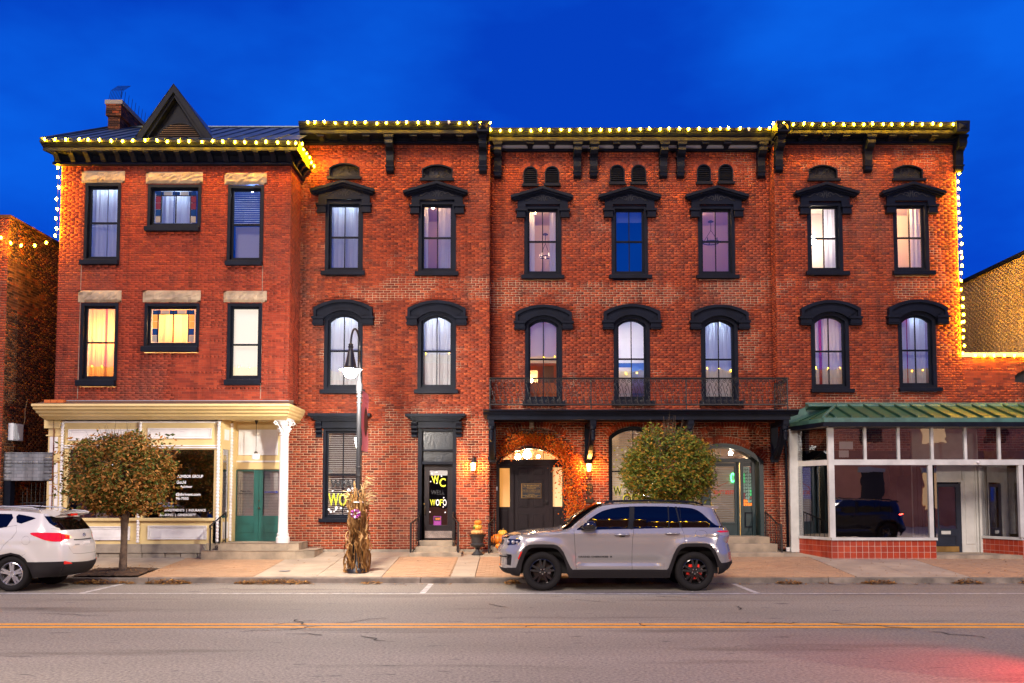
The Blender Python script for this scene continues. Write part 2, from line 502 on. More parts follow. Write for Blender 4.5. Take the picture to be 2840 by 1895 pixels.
# window glass: thin sheet, reflects by angle and lets the rest through
def glass(name, tint=(1, 1, 1), refl=.10, wav=.0):
    m = bpy.data.materials.new(name); m.use_nodes = True; nt = m.node_tree; nt.nodes.clear()
    o = nt.nodes.new('ShaderNodeOutputMaterial'); mx = nt.nodes.new('ShaderNodeMixShader')
    t = nt.nodes.new('ShaderNodeBsdfTransparent'); t.inputs[0].default_value = (*tint, 1)
    g_ = nt.nodes.new('ShaderNodeBsdfGlossy'); g_.inputs['Roughness'].default_value = 0.0; g_.inputs['Color'].default_value = (.95, .97, 1, 1)
    fr = nt.nodes.new('ShaderNodeFresnel'); fr.inputs['IOR'].default_value = 1.5
    a = N(nt, 'ShaderNodeMath', operation='ADD'); a.inputs[1].default_value = refl; a.use_clamp = True
    nt.links.new(fr.outputs[0], a.inputs[0]); nt.links.new(a.outputs[0], mx.inputs[0])
    nt.links.new(t.outputs[0], mx.inputs[1]); nt.links.new(g_.outputs[0], mx.inputs[2]); nt.links.new(mx.outputs[0], o.inputs[0])
    if wav:
        bp = nt.nodes.new('ShaderNodeBump'); bp.inputs['Strength'].default_value = wav; bp.inputs['Distance'].default_value = .02
        nt.links.new(noise(nt, 1.6, 2), bp.inputs['Height']); nt.links.new(bp.outputs[0], g_.inputs['Normal'])
    M[name] = m
glass('glass', refl=.20, wav=.06)
glass('glass_shop', tint=(.9, .88, .85), refl=.36, wav=.07)
glass('glass_dim', tint=(.5, .55, .7), refl=.3, wav=.1)
# cloth that passes some light
def cloth(name, col, trans=.5):
    m = bpy.data.materials.new(name); m.use_nodes = True; nt = m.node_tree; nt.nodes.clear()
    o = nt.nodes.new('ShaderNodeOutputMaterial'); mx = nt.nodes.new('ShaderNodeMixShader'); mx.inputs[0].default_value = trans
    d = nt.nodes.new('ShaderNodeBsdfDiffuse'); t = nt.nodes.new('ShaderNodeBsdfTranslucent')
    d.inputs[0].default_value = (*col, 1); t.inputs[0].default_value = (*col, 1)
    nt.links.new(d.outputs[0], mx.inputs[1]); nt.links.new(t.outputs[0], mx.inputs[2]); nt.links.new(mx.outputs[0], o.inputs[0])
    M[name] = m
cloth('curtain_white', (.84, .85, .9), .4)
cloth('curtain_tan', (.72, .40, .13), .7)
cloth('curtain_plaid', (.40, .03, .05), .3)
cloth('banner_pink', (.85, .30, .34), .55)
cloth('blind_white', (.70, .68, .66), .25)
simple('straw', (.30, .15, .04), .85); simple('straw_pale', (.46, .31, .14), .85)
# foliage by leaf
def leaf_mat(name, stops, trans=.25):
    m, nt, b = nodes(name)
    r_ = ramp(nt, stops); nt.links.new(rand(nt), r_.inputs['Fac']); nt.links.new(r_.outputs['Color'], b.inputs['Base Color'])
    b.inputs['Roughness'].default_value = .6; b.inputs['Specular IOR Level'].default_value = .3
    o = nt.nodes['Material Output']; mx = nt.nodes.new('ShaderNodeMixShader'); mx.inputs[0].default_value = trans
    t = nt.nodes.new('ShaderNodeBsdfTranslucent'); nt.links.new(r_.outputs['Color'], t.inputs[0])
    nt.links.new(b.outputs[0], mx.inputs[1]); nt.links.new(t.outputs[0], mx.inputs[2]); nt.links.new(mx.outputs[0], o.inputs[0])
    M[name] = m
leaf_mat('leaf_rust', [(0, (.04, .07, .010)), (.28, (.10, .12, .016)), (.45, (.18, .12, .018)), (.68, (.30, .125, .022)), (.87, (.42, .18, .035)), (1, (.54, .28, .08))])
leaf_mat('leaf_olive', [(0, (.05, .09, .010)), (.4, (.13, .18, .018)), (.65, (.24, .23, .022)), (.85, (.40, .22, .025)), (1, (.55, .26, .03))])
leaf_mat('leaf_fallen', [(0, (.10, .045, .015)), (.5, (.30, .13, .03)), (1, (.45, .24, .06))])
leaf_mat('leaf_berry', [(0, (.60, .05, .008)), (.4, (.80, .15, .012)), (.8, (.90, .28, .02)), (1, (.35, .14, .02))])
leaf_mat('leaf_corn', [(0, (.13, .06, .016)), (.4, (.27, .13, .035)), (.8, (.40, .21, .065)), (1, (.55, .36, .16))])
# lights
emit('bulb_warm', (1.0, .48, .0022), 640)
emit('lamp_led', (.80, .92, 1.0), 260)
emit('lantern_glow', (1.0, .42, .06), 42)
emit('room_lamp_warm', (1.0, .58, .26), 230)
emit('room_lamp_white', (1.0, .84, .66), 260)
emit('hidden_fill_cool', (.62, .78, 1.0), 300)  # added fill, hidden above unlit windows so their curtains glow
emit('neon_green', (.05, 1.0, .25), 9)
emit('brake_red', (1.0, .03, .01), 60)
emit('lit_shade', (1.0, .83, .52), 1.15, (.8, .8, .75))
emit('frosted_amber', (1.0, .40, .05), .62, (.6, .4, .2))
emit('sidelight_amber', (1.0, .55, .20), .62, (.6, .45, .25))
emit('candle_glow', (1.0, .7, .4), 3)

# ------------------------------------------------------------------ setting: road, kerb, sidewalk, ground
def quad_sheet(name, x0, x1, y0, y1, z, mat, parent=None, kind='structure', z1=None):
    mb = MB(); z1 = z if z1 is None else z1
    mb.face([(x0, y0, z), (x1, y0, z), (x1, y1, z1), (x0, y1, z1)])
    o = mb.build(name, mat, parent, recalc=False)
    if parent is None: tag(o, kind=kind)
    return o
ground = quad_sheet('ground', -400, 400, -400, 700, -.03, M['concrete'])
road = quad_sheet('road', -120, 120, 7.2, 20.62, 0, M['asphalt'])
# painted lines
def line(name, x0, x1, y0, y1, mat):
    return quad_sheet(name, x0, x1, y0, y1, .004, mat, road)
line('edge_line', -60, 60, 18.34, 18.47, M['line_white'])
line('centre_line', -60, 60, 13.93, 14.08, M['line_yellow'])
line('centre_line', -60, 60, 13.62, 13.77, M['line_yellow'])
for x in (-22.1, -15.4, -8.65, -1.8, 4.93, 11.7, 18.4):
    line('stall_line', x - .06, x + .06, 18.47, 20.45, M['line_white'])
mb = MB()
def crack(x, y, dx, dy, n, wob, wdt=.015):
    p = [(x, y)]
    a = math.atan2(dy, dx)
    for i in range(n):
        a2 = a + rnd.uniform(-wob, wob)
        st = rnd.uniform(.06, .16)
        p.append((p[-1][0] + math.cos(a2) * st, p[-1][1] + math.sin(a2) * st))
    for i in range(n):
        (xa, ya), (xb, yb) = p[i], p[i + 1]
        ww = wdt * rnd.uniform(.5, 1.3)
        nx, ny = -(yb - ya), (xb - xa); l = math.hypot(nx, ny); nx, ny = nx / l * ww, ny / l * ww
        mb.face([(xa - nx, ya - ny, .008), (xb - nx, yb - ny, .008), (xb + nx, yb + ny, .008), (xa + nx, ya + ny, .008)])
    return p
for (x, y, dx, dy, n) in [(-3.9, 13.2, 1, .8, 14), (-3.1, 13.9, -.4, 1, 7), (-2.7, 14.1, 1, .5, 10), (-3.2, 13.0, 1, -.25, 6), (-3.6, 13.9, 1, .9, 8),
                          (3.2, 14.15, 1, .12, 14), (4.9, 14.2, 1, -.7, 12), (6.0, 13.2, .8, -1, 8), (3.9, 15.8, .3, 1, 6), (-.4, 16.6, .5, -1, 7),
                          (1.2, 17.3, 1, -1, 7), (-2.1, 12.8, .5, -1, 6), (8.6, 15.5, 1, -.2, 9), (-7.8, 15.2, 1, .1, 12), (2.8, 17.9, 1, -.6, 6), (0.2, 13.7, .1, 1, 3), (2.0, 13.8, .2, 1, 3)]:
    crack(x, y, dx, dy, n, .85)
tag(mb.build('road_crack', M['crack_black'], road, recalc=False), kind='stuff')
# kerb
kerb = MB()
xx = -60.0
while xx < 60:
    ln = 3.05
    kerb.box(xx + .006, xx + ln - .006, CURB_Y, CURB_Y + .155, -.02, CURB_Z + rnd.uniform(-.004, .004)); xx += ln
tag(kerb.build('kerb', M['curb'], bevel=.012), kind='structure')
mb = MB(); mb.face([(-60, CURB_Y - .28, .003), (60, CURB_Y - .28, .003), (60, CURB_Y, .003), (-60, CURB_Y, .003)])
tag(mb.build('gutter', M['curb'], recalc=False), kind='structure')
# sidewalk: sloping concrete bed, slabs laid on it, panels of clay pavers
def sl(x, y, dz=0.0): return (x, y, CURB_Z + .0685 * (y - CURB_Y) + dz)
sw = MB()
sw.face([sl(-60, CURB_Y + .15, -.035), sl(60, CURB_Y + .15, -.035), sl(60, 30, -.035), sl(-60, 30, -.035)])
sidewalk = sw.build('sidewalk', M['soil'], recalc=False); tag(sidewalk, kind='structure')
PAVED = [(-8.46, -5.85), (-2.95, -1.40), (-.84, 7.80), (10.35, 13.2)]
PIT = (-9.95, -8.50, 20.8, 22.05)
def slab(x0, x1, y0, y1, mat='concrete', name='slab'):
    g = .006; dz = rnd.uniform(-.003, .002)
    mb = MB()
    a = [sl(x0 + g, y0 + g, dz), sl(x1 - g, y0 + g, dz), sl(x1 - g, y1 - g, dz), sl(x0 + g, y1 - g, dz)]
    b = [(p[0], p[1], p[2] - .05) for p in a]
    mb.add(a + b, [(0, 1, 2, 3), (0, 4, 5, 1), (1, 5, 6, 2), (2, 6, 7, 3), (3, 7, 4, 0)])
    mb.build(name, M[mat], sidewalk, recalc=False)
ys = [CURB_Y + .16, 22.4, 24.14, 25.6]
xs_b = [-24, -21, -18, -15, -12.6, -9.95, -8.46]
for i in range(len(xs_b) - 1):
    for j in range(3):
        if (xs_b[i], xs_b[i + 1]) == (-9.95, -8.46) and j == 0:
            slab(-9.95, -8.46, 22.06, ys[1]); continue
        slab(xs_b[i], xs_b[i + 1], ys[j], ys[j + 1])
for a, b_ in [(-5.85, -4.44), (-4.44, -2.95), (-1.40, -.84)]:
    slab(a, b_, ys[0], ys[1] if b_ - a > 1 else 23.0)
    slab(a, b_, ys[1] if b_ - a > 1 else 23.0, ys[2])
for a, b_ in [(7.8, 9.1), (9.1, 10.35), (13.2, 16), (16, 19), (19, 22)]:
    slab(a, b_, ys[0], ys[1]); slab(a, b_, ys[1], ys[2])
for a in np.arange(-8.46, 22, 1.9): slab(a, a + 1.9, ys[2], ys[3])
# pavers 20 x 10 cm
cells = []
for a, b_ in PAVED:
    r_i = 0
    y = ys[0] + .01
    while y < ys[2] - .05:
        x = a + .01 - (.1 if r_i % 2 else 0)
        while x < b_ - .01:
            xa, xb = max(x, a + .008), min(x + .194, b_ - .008)
            if xb - xa > .04: cells.append((xa, xb, y, min(y + .094, ys[2] - .006)))
            x += .2
        y += .1; r_i += 1
def paver_geo(c, dz):
    xa, xb, y0, y1 = c
    a = [sl(xa, y0, dz), sl(xb, y0, dz), sl(xb, y1, dz), sl(xa, y1, dz)]
    return a + [(p[0], p[1], p[2] - .035) for p in a], [(0, 1, 2, 3), (0, 4, 5, 1), (1, 5, 6, 2), (2, 6, 7, 3), (3, 7, 4, 0)]
cells.sort(key=lambda c: (not (c[1] - c[0] > .19 and c[2] < 21.0 and -6 > -99 and (c[0] < -.9 or c[0] > 5.2)), c[2]))
proto = None
for c in cells[:300]:
    if abs((c[1] - c[0]) - .194) > .001:
        mb = MB(); mb.add(*paver_geo(c, rnd.uniform(-.003, .003))); mb.build('paver', M['paver'], sidewalk, recalc=False); continue
    if proto is None:
        mb = MB(); mb.add(*paver_geo((0, .194, CURB_Y, CURB_Y + .094), -CURB_Z)); proto = mb
        v0 = [(p[0], p[1] - CURB_Y, p[2]) for p in mb.v]
        pm = bpy.data.meshes.new('paver'); pm.from_pydata(v0, [], mb.f); pm.materials.append(M['paver'])
    link('paver', pm, sidewalk, Vector(sl(c[0], c[2], rnd.uniform(-.003, .003))))
mb = MB()
for c in cells[300:]: mb.add(*paver_geo(c, rnd.uniform(-.003, .003)))
tag(mb.build('paver_field', M['paver'], sidewalk, recalc=False), kind='stuff')
mb = MB()
n = 26
vs = []
for i in range(n + 1):
    for j in range(n + 1):
        x = PIT[0] + (PIT[1] - PIT[0]) * i / n; y = PIT[2] + (PIT[3] - PIT[2]) * j / n
        d = math.hypot(x + 9.15, y - 21.45)
        vs.append(sl(x, y, .015 + .06 * max(0, 1 - d / .7) + rnd.uniform(-.012, .012)))
mb.add(vs, [(i * (n + 1) + j, (i + 1) * (n + 1) + j, (i + 1) * (n + 1) + j + 1, i * (n + 1) + j + 1) for i in range(n) for j in range(n)])
tag(mb.build('planting_soil', M['soil'], recalc=False, smooth='all'), kind='structure')
mb = MB(); p = sl(-5.35, 21.6, .003); mb.lathe([(.14, 0), (.14, .006), (.11, .010), (.0, .010)], p, 20)
top_mesh(mb, 'manhole_cover', M['galvanised'], 'small round metal cover set in the sidewalk slab left of the lamp post', 'cover', p)

# ------------------------------------------------------------------ brickwork
BRICK_SETS = {}
def brick_wall(parent, u0, u1, z0, z1, plane, openings=(), bmat='brick_hotel', mmat='mortar_hotel', axis='y', sgn=1, pitch=.205, course=.0677,
               joint=.0125, single=0, focus=(0, 1.5), name='brick_courses', seed=1, slope=None, depth=.05, relief=.004):
    """bricks laid course by course round the openings; 'single' of them (nearest the focus) become objects"""
    rs = np.random.RandomState(seed)
    pm = (lambda u, d, z: (u, plane - d, z)) if axis == 'y' else (lambda u, d, z: (plane + sgn * d, u, z))
    nz_ = int(math.ceil((z1 - z0) / course))
    full, rest, strips = [], [], []
    for i in range(nz_):
        za = z0 + i * course; zb = min(za + course, z1); zm = (za + zb) / 2
        if zb - za < .015: continue
        ivs = [(u0, u1)]
        if slope:
            lo, hi = slope(zm)
            ivs = [(max(u0, lo), min(u1, hi))]
            if ivs[0][1] - ivs[0][0] < .03: continue
        for o in openings:
            t = o(zm)
            if t is None: continue
            new = []
            for a, b_ in ivs:
                if t[1] <= a or t[0] >= b_: new.append((a, b_)); continue
                if t[0] - a > .01: new.append((a, t[0]))
                if b_ - t[1] > .01: new.append((t[1], b_))
            ivs = new
        hd = (i % 7 == 5)
        pt = pitch / 2 if hd else pitch
        off = (i % 2) * pitch / 2 + rs.uniform(-.012, .012)
        for a, b_ in ivs:
            strips.append((a, b_, za, zb))
            k = math.floor((a - off) / pt)
            while k * pt + off < b_:
                xa = max(k * pt + off + joint / 2, a + (0 if k * pt + off < a else 0)); xb = min((k + 1) * pt + off - joint / 2, b_)
                k += 1
                if xb - xa < .02: continue
                t = (xa, xb, za + joint / 2, zb - joint / 2)
                if single and (xb - xa) > pitch - joint - .001 and zb - za > course - .001: full.append(t)
                else: rest.append(t)
    wb = MB()
    for a, b_, za, zb in strips: wb.v += [pm(a, -.004, za), pm(b_, -.004, za), pm(b_, -.004, zb), pm(a, -.004, zb)]
    wb.f = [(4 * i, 4 * i + 1, 4 * i + 2, 4 * i + 3) for i in range(len(strips))]
    wall = wb.build('wall', M[mmat], parent, recalc=False)
    if single:
        full.sort(key=lambda t: (t[0] - focus[0]) ** 2 * .35 + (t[2] - focus[1]) ** 2)
        key = (bmat, axis, sgn, pitch, course)
        if key not in BRICK_SETS:
            L, H = pitch - joint, course - joint
            ms = []
            for q in range(4):
                v = [tuple(np.array(pm(u, d, z)) - np.array(pm(0, 0, 0))) for (u, d, z) in
                     [(0, .001 + q * .001, 0), (L, .002, 0), (L, .001 + q * .0012, H), (0, .002, H), (0, -.012, 0), (L, -.012, 0), (L, -.012, H), (0, -.012, H)]]
                me = bpy.data.meshes.new('brick'); me.from_pydata(v, [], [(0, 1, 2, 3), (0, 4, 5, 1), (1, 5, 6, 2), (2, 6, 7, 3), (3, 7, 4, 0)])
                me.materials.append(M[bmat]); ms.append(me)
            BRICK_SETS[key] = ms
        o0 = org(wall)
        for t in full[:single]:
            link('brick', BRICK_SETS[key][rs.randint(4)], wall, Vector(pm(t[0], 0, t[2])) - o0)
        rest += full[single:]
    if rest:
        A = np.array(rest); n = len(A)
        d = rs.uniform(0, relief, n)
        cs = [(0, 2, 1), (1, 2, 1), (1, 3, 1), (0, 3, 1), (0, 2, 0), (1, 2, 0), (1, 3, 0), (0, 3, 0)]
        V = np.zeros((n, 8, 3))
        for q, (iu, iz, fr) in enumerate(cs):
            dd = d if fr else np.full(n, -.012)
            if axis == 'y':
                V[:, q, 0] = A[:, iu]; V[:, q, 1] = plane - dd
            else:
                V[:, q, 0] = plane + sgn * dd; V[:, q, 1] = A[:, iu]
            V[:, q, 2] = A[:, iz]
        V = V.reshape(-1, 3) - np.array(org(wall))
        F = (np.array([(0, 1, 2, 3), (0, 4, 5, 1), (1, 5, 6, 2), (2, 6, 7, 3), (3, 7, 4, 0)])[None] + (np.arange(n) * 8)[:, None, None]).reshape(-1, 4)
        me = bpy.data.meshes.new(name); me.vertices.add(len(V)); me.vertices.foreach_set('co', V.ravel())
        me.loops.add(F.size); me.loops.foreach_set('vertex_index', F.ravel().astype(np.int32))
        me.polygons.add(len(F)); me.polygons.foreach_set('loop_start', np.arange(0, F.size, 4, dtype=np.int32))
        me.polygons.foreach_set('loop_total', np.full(len(F), 4, dtype=np.int32)); me.update(calc_edges=True)
        me.materials.append(M[bmat])
        tag(link(name, me, wall), kind='stuff')
    return wall

def rect_open(x0, x1, z0, z1): return lambda z: (x0, x1) if z0 < z < z1 else None
def arch_open(x0, x1, z0, z1, rise):
    hw = (x1 - x0) / 2; cx = (x0 + x1) / 2; rad = (hw * hw + rise * rise) / (2 * rise); cz = z1 - rad
    def f(z):
        if z <= z0 or z >= z1: return None
        if z < z1 - rise: return (x0, x1)
        h = math.sqrt(max(0, rad * rad - (z - cz) ** 2))
        return (cx - h, cx + h)
    return f

def arch_bricks(parent, x0, x1, ztop, rise, plane, h=.22, w_=.068, mat='brick_hotel', joined=False, name='arch_brick', legs=0, ring2=False, proud=.006):
    """ring of bricks on edge round an arch whose crown is at ztop"""
    hw = (x1 - x0) / 2; cx = (x0 + x1) / 2; rad = (hw * hw + rise * rise) / (2 * rise); cz = ztop - rad
    a = math.asin(min(1, hw / rad)); a = math.pi - a if rise > hw else a
    n = max(3, int(2 * a * rad / w_)); st = 2 * a / n
    mb = MB()
    bed = MB()
    for i in range(n * 2):
        t0, t1 = -a + st * i / 2, -a + st * (i + 1) / 2
        bed.face([(cx + (rad + q) * math.sin(t), plane - .002, cz + (rad + q) * math.cos(t)) for q, t in ((-.0, t0), (-.0, t1), (h + .01, t1), (h + .01, t0))])
    bed.build('arch_bed', M['mortar_hotel' if mat == 'brick_hotel' else 'mortar_pressed'], parent, recalc=False)
    for i in range(n):
        t0, t1 = -a + st * (i + .07), -a + st * (i + .93)
        parts_ = [(.006, h)] if not (ring2 and i % 3) else [(.006, h / 2 - .005), (h / 2 + .005, h)]
        for q0, q1 in parts_:
            f = [(cx + (rad + q) * math.sin(t), cz + (rad + q) * math.cos(t)) for q, t in ((q0, t0), (q0, t1), (q1, t1), (q1, t0))]
            pr = proud + rnd.uniform(0, .004)
            v = [(p[0], plane - pr, p[1]) for p in f] + [(p[0], plane + .01, p[1]) for p in f]
            fs = [(0, 1, 2, 3), (0, 4, 5, 1), (1, 5, 6, 2), (2, 6, 7, 3), (3, 7, 4, 0)]
            if joined: mb.add(v, fs)
            else: MB().add(v, fs).build(name, M[mat], parent, recalc=False)
    if joined: tag(mb.build(name, M[mat], parent, recalc=False), kind='stuff')

# ------------------------------------------------------------------ windows
def wavy(mb, xa, xb, z0, z1, y, amp=.03, waves=6, gather=0.0, n=40, seed=0):
    rs = random.Random(seed); ph = rs.uniform(0, 6)
    vs = []; m = 6
    for j in range(m + 1):
        t = j / m
        for i in range(n + 1):
            u = i / n
            x = xa + (xb - xa) * u
            yy = y + amp * math.sin(u * waves * 6.283 + ph + .25 * math.sin(3 * t + ph)) * (.5 + .5 * t) + .4 * amp * math.sin(u * waves * 15.1 + ph)
            vs.append((x + gather * t * (u - .5), yy, z1 + (z0 - z1) * t))
    mb.add(vs, [(j * (n + 1) + i, j * (n + 1) + i + 1, (j + 1) * (n + 1) + i + 1, (j + 1) * (n + 1) + i) for j in range(m) for i in range(n)])

def blinds(mb, x0, x1, z0, z1, y, pitch=.05, tilt=.6):
    z = z1
    while z > z0:
        c, s_ = math.cos(tilt) * pitch * .46, math.sin(tilt) * pitch * .46
        mb.face([(x0, y - c, z - s_), (x1, y - c, z - s_), (x1, y + c, z + s_), (x0, y + c, z + s_)])
        z -= pitch

def room(parent, x0, x1, z0, z1, y0, depth, wall, floor='interior_brown', grow=.5, ceil=None):
    a, b_ = x0 - grow, x1 + grow; c, d = z0 - .25, z1 + .25; y1 = y0 + depth
    mb = MB()
    mb.face([(a, y1, c), (b_, y1, c), (b_, y1, d), (a, y1, d)])
    mb.face([(a, y0, c), (a, y1, c), (a, y1, d), (a, y0, d)]); mb.face([(b_, y0, c), (b_, y1, c), (b_, y1, d), (b_, y0, d)])
    mb.build('room_wall', M[wall], parent, recalc=False)
    MB().face([(a, y0, d), (b_, y0, d), (b_, y1, d), (a, y1, d)]).build('ceiling', M[ceil or wall], parent, recalc=False)
    MB().face([(a, y0, c), (b_, y0, c), (b_, y1, c), (a, y1, c)]).build('room_floor', M[floor], parent, recalc=False)

def window(parent, Y, x0, x1, z0, z1, rise=0, case=.085, recess=.10, mull=True, meet=.5, label=None, trim='trim_black', gl='glass',
           wall='interior_dark', depth=2.2, lamp=None, lampmat='room_lamp_warm', curtains=(), shade=None, blind=None, cmat='curtain_white', sillbox=None, sash=.055, stained=False, grow=.5):
    o = arch_pts(x0, x1, z0, z1, rise); i_ = arch_pts(x0 + case, x1 - case, z0 + case * .8, z1 - case, rise * .86 if rise else 0)
    mb = MB(); mb.ring(o, i_, Y - .02, Y + recess + .10)
    W = mb.build('window', M[trim], parent)
    if label: W['label'] = label
    xa, xb, za, zb = x0 + case, x1 - case, z0 + case * .8, z1 - case
    j_ = arch_pts(xa + sash, xb - sash, za + sash * 1.3, zb - sash, rise * .78 if rise else 0)
    mb = MB(); mb.ring(arch_pts(xa, xb, za, zb, rise * .86 if rise else 0), j_, Y + recess, Y + recess + .06)
    zm = za + (zb - za) * meet
    if not stained:
        mb.box(xa + .02, xb - .02, Y + recess - .012, Y + recess + .05, zm - .022, zm + .022)
    if mull:
        xm = (xa + xb) / 2
        mb.box(xm - .012, xm + .012, Y + recess + .005, Y + recess + .045, za + .03, zb - .03)
    mb.build('sash', M[trim], W)
    yg = Y + recess + .028
    MB().face([(xa + .02, yg, za + .02), (xb - .02, yg, za + .02), (xb - .02, yg, zm), (xa + .02, yg, zm)]).build('pane', M[gl], W, recalc=False)
    up = [p for p in arch_pts(xa + .02, xb - .02, zm, zb - .01, rise * .84 if rise else 0)]
    MB().face([(p[0], yg + (.004 if not stained else 0), p[1]) for p in up]).build('pane', M[gl], W, recalc=False)
    yc = yg + .14
    for k, (ua, ub, *mt) in enumerate(curtains):
        mb = MB(); wavy(mb, xa + (xb - xa) * ua, xa + (xb - xa) * ub, za - .05, zb + .02, yc + .03 * k, .022, max(2, int((ub - ua) * 7)), n=max(16, int(60 * (ub - ua))), seed=hash((round(x0, 2), k)) & 255)
        mb.build('curtain', M[mt[0] if mt else cmat], W, recalc=False, smooth='all')
    if shade:
        mb = MB(); s0 = za + (zb - za) * shade[0]; nn = 10
        vs = []
        for q in range(nn + 1):
            for xq in (xa - .03, xb + .03): vs.append((xq, yc - .03 + .015 * math.sin(q * 2.1), s0 + (zb - s0) * q / nn))
        mb.add(vs, [(2 * q, 2 * q + 1, 2 * q + 3, 2 * q + 2) for q in range(nn)])
        mb.build('roller_shade', M[shade[1]], W, recalc=False, smooth='all')
    if blind:
        mb = MB(); blinds(mb, xa, xb, za + (zb - za) * blind[0], zb + (0 if not rise else 0), yc - .05, *blind[1:])
        tag(mb.build('blind', M['blind_white'], W, recalc=False), kind='stuff')
    room(W, xa, xb, za, zb, yg + .10, depth, wall, grow=grow)
    if lamp:
        lx, lz, ly, lr = lamp
        MB().sphere((xa + (xb - xa) * lx, yg + ly, za + (zb - za) * lz), lr, 10, 8).build('light_globe', M[lampmat], W, smooth='all')  # in unlit windows this globe is an added fill above the pane
    if sillbox:
        a, b_, c, d = sillbox
        MB().box(a, b_, Y - .13, Y + .06, c, d).build('sill', M[trim if not stained else trim], W, bevel=.008)
    return W

def hood_arch(parent, Y, x0, x1, ztop, rise, w_, ear_z, mat='trim_black'):
    """cast segmental hood with stepped mouldings and ears; inner span x0..x1, inner crown ztop"""
    def poly(e, zt, zb):
        p = arch_pts(x0 - e, x1 + e, zb, zt, rise * (1 + e * .35))
        return p[2:]
    zsp = ear_z
    def legs(e, zt): 
        q = poly(e, zt, zsp)
        return [(x1 + e, zsp)] + q + [(x0 - e, zsp)]
    H = MB()
    H.ring(legs(w_ * .86, ztop + w_ * .86), legs(0, ztop), Y - .10, Y + .03, close=False)
    H.ring(legs(w_, ztop + w_), legs(w_ * .74, ztop + w_ * .74), Y - .17, Y + .02, close=False)
    H.ring(legs(w_ * .22, ztop + w_ * .22), legs(-.01, ztop - .01), Y - .125, Y + .02, close=False)
    for s_, xe in ((-1, x0), (1, x1)):
        a, b_ = (xe - w_ - .05, xe + .01) if s_ < 0 else (xe - .01, xe + w_ + .05)
        H.box(a, b_, Y - .20, Y, zsp - .06, zsp)
        H.box(a + .03, b_ - .03, Y - .16, Y, zsp - .24, zsp - .06)
        H.box(a + .015, b_ - .015, Y - .18, Y, zsp - .20, zsp - .165)
    return H.build('hood', M[mat], parent)

def hood_pediment(parent, Y, x0, x1, apex, xe0, xe1, zend, zin, ear_z, mat='trim_black'):
    """gabled hood: x0..x1 outer faces of the board, xe0..xe1 eave tips, zin underside over the window"""
    xm = (x0 + x1) / 2; w_ = .23
    H = MB()
    zl = zend - .02
    H.prism([(x0, ear_z), (x0, zl), (xm, apex - .12), (x1, zl), (x1, ear_z), (x1 - w_, ear_z), (x1 - w_, zin), (x0 + w_, zin), (x0 + w_, ear_z)], 'y', Y - .09, Y + .03)
    for s_, xt in ((-1, xe0), (1, xe1)):
        for th, pr, dz in ((.075, .26, 0), (.055, .20, -.07), (.04, .14, -.115)):
            xq = xt - s_ * (.0 if pr > .25 else (.05 if pr > .18 else .09))
            dzq = (apex - zend) / abs(xm - xt) * abs(xq - xt)
            H.prism([(xm, apex + dz), (xq, zend + dzq + dz), (xq, zend + dzq + dz - th), (xm, apex + dz - th)], 'y', Y - pr, Y + .01)
    for s_, a in ((-1, x0), (1, x1)):
        lo, hi = (a - .06, a + w_ + .02) if s_ < 0 else (a - w_ - .02, a + .06)
        H.box(lo, hi, Y - .17, Y, ear_z - .035, ear_z + .02)
        H.box(lo + .04, hi - .03, Y - .13, Y, ear_z - .20, ear_z - .035)
        H.box(lo + .025, hi - .02, Y - .145, Y, ear_z - .22, ear_z - .185)
    H = H.build('hood', M[mat], parent)
    S = MB(); zc = (apex + zin) / 2 - .06
    for s_ in (-1, 1):
        pts = []
        for k in range(16):
            t = k / 15 * 2.2 * math.pi
            r_ = .09 * (1 - k / 17)
            pts.append((xm + s_ * (.13 + r_ * math.cos(t)), Y - .095, zc - .03 + r_ * math.sin(t)))
        S.tube(pts, .012, 4)
        S.tube([(xm + s_ * .2, Y - .095, zc - .02), (xm + s_ * .3, Y - .095, zc + .02), (xm + s_ * .42, Y - .095, zc - .07), (xm + s_ * .52, Y - .095, zc - .09), (xm + s_ * .44, Y - .095, zc - .04)], .012, 4)
        S.tube([(xm + s_ * .05, Y - .095, zc - .1), (xm + s_ * .02, Y - .095, zc + .02), (xm + s_ * .04, Y - .095, zc + .09)], .013, 4)
    tag(S.build('scroll_ornament', M['trim_shadow'], parent, recalc=False))
    return H

def bracket(parent, x, Y, ztop, zbot, w_=.20, deep=.42, mat='trim_black'):
    """long scrolled cornice bracket"""
    h = ztop - zbot
    pr = [(0, ztop), (-deep, ztop), (-deep, ztop - .10 * h), (-deep * .93, ztop - .13 * h), (-deep * .96, ztop - .24 * h), (-deep * .80, ztop - .33 * h), (-deep * .46, ztop - .40 * h),
          (-deep * .40, ztop - .5 * h), (-deep * .42, ztop - .66 * h), (-deep * .34, ztop - .8 * h), (-deep * .40, ztop - .84 * h), (-deep * .36, zbot + .05 * h), (-deep * .2, zbot), (0, zbot)]
    B = MB(); B.prism([(Y + p[0], p[1]) for p in pr], 'x', x - w_ / 2, x + w_ / 2)
    B.box(x - w_ / 2 - .025, x + w_ / 2 + .025, Y - deep - .02, Y, ztop - .07 * h, ztop - .0 * h)
    B.box(x - w_ / 2 - .02, x + w_ / 2 + .02, Y - deep * .5, Y, ztop - .39 * h, ztop - .35 * h)
    B.box(x - w_ / 2 - .02, x + w_ / 2 + .02, Y - deep * .45, Y, zbot + .16 * h, zbot + .19 * h)
    return B.build('bracket', M[mat], parent)

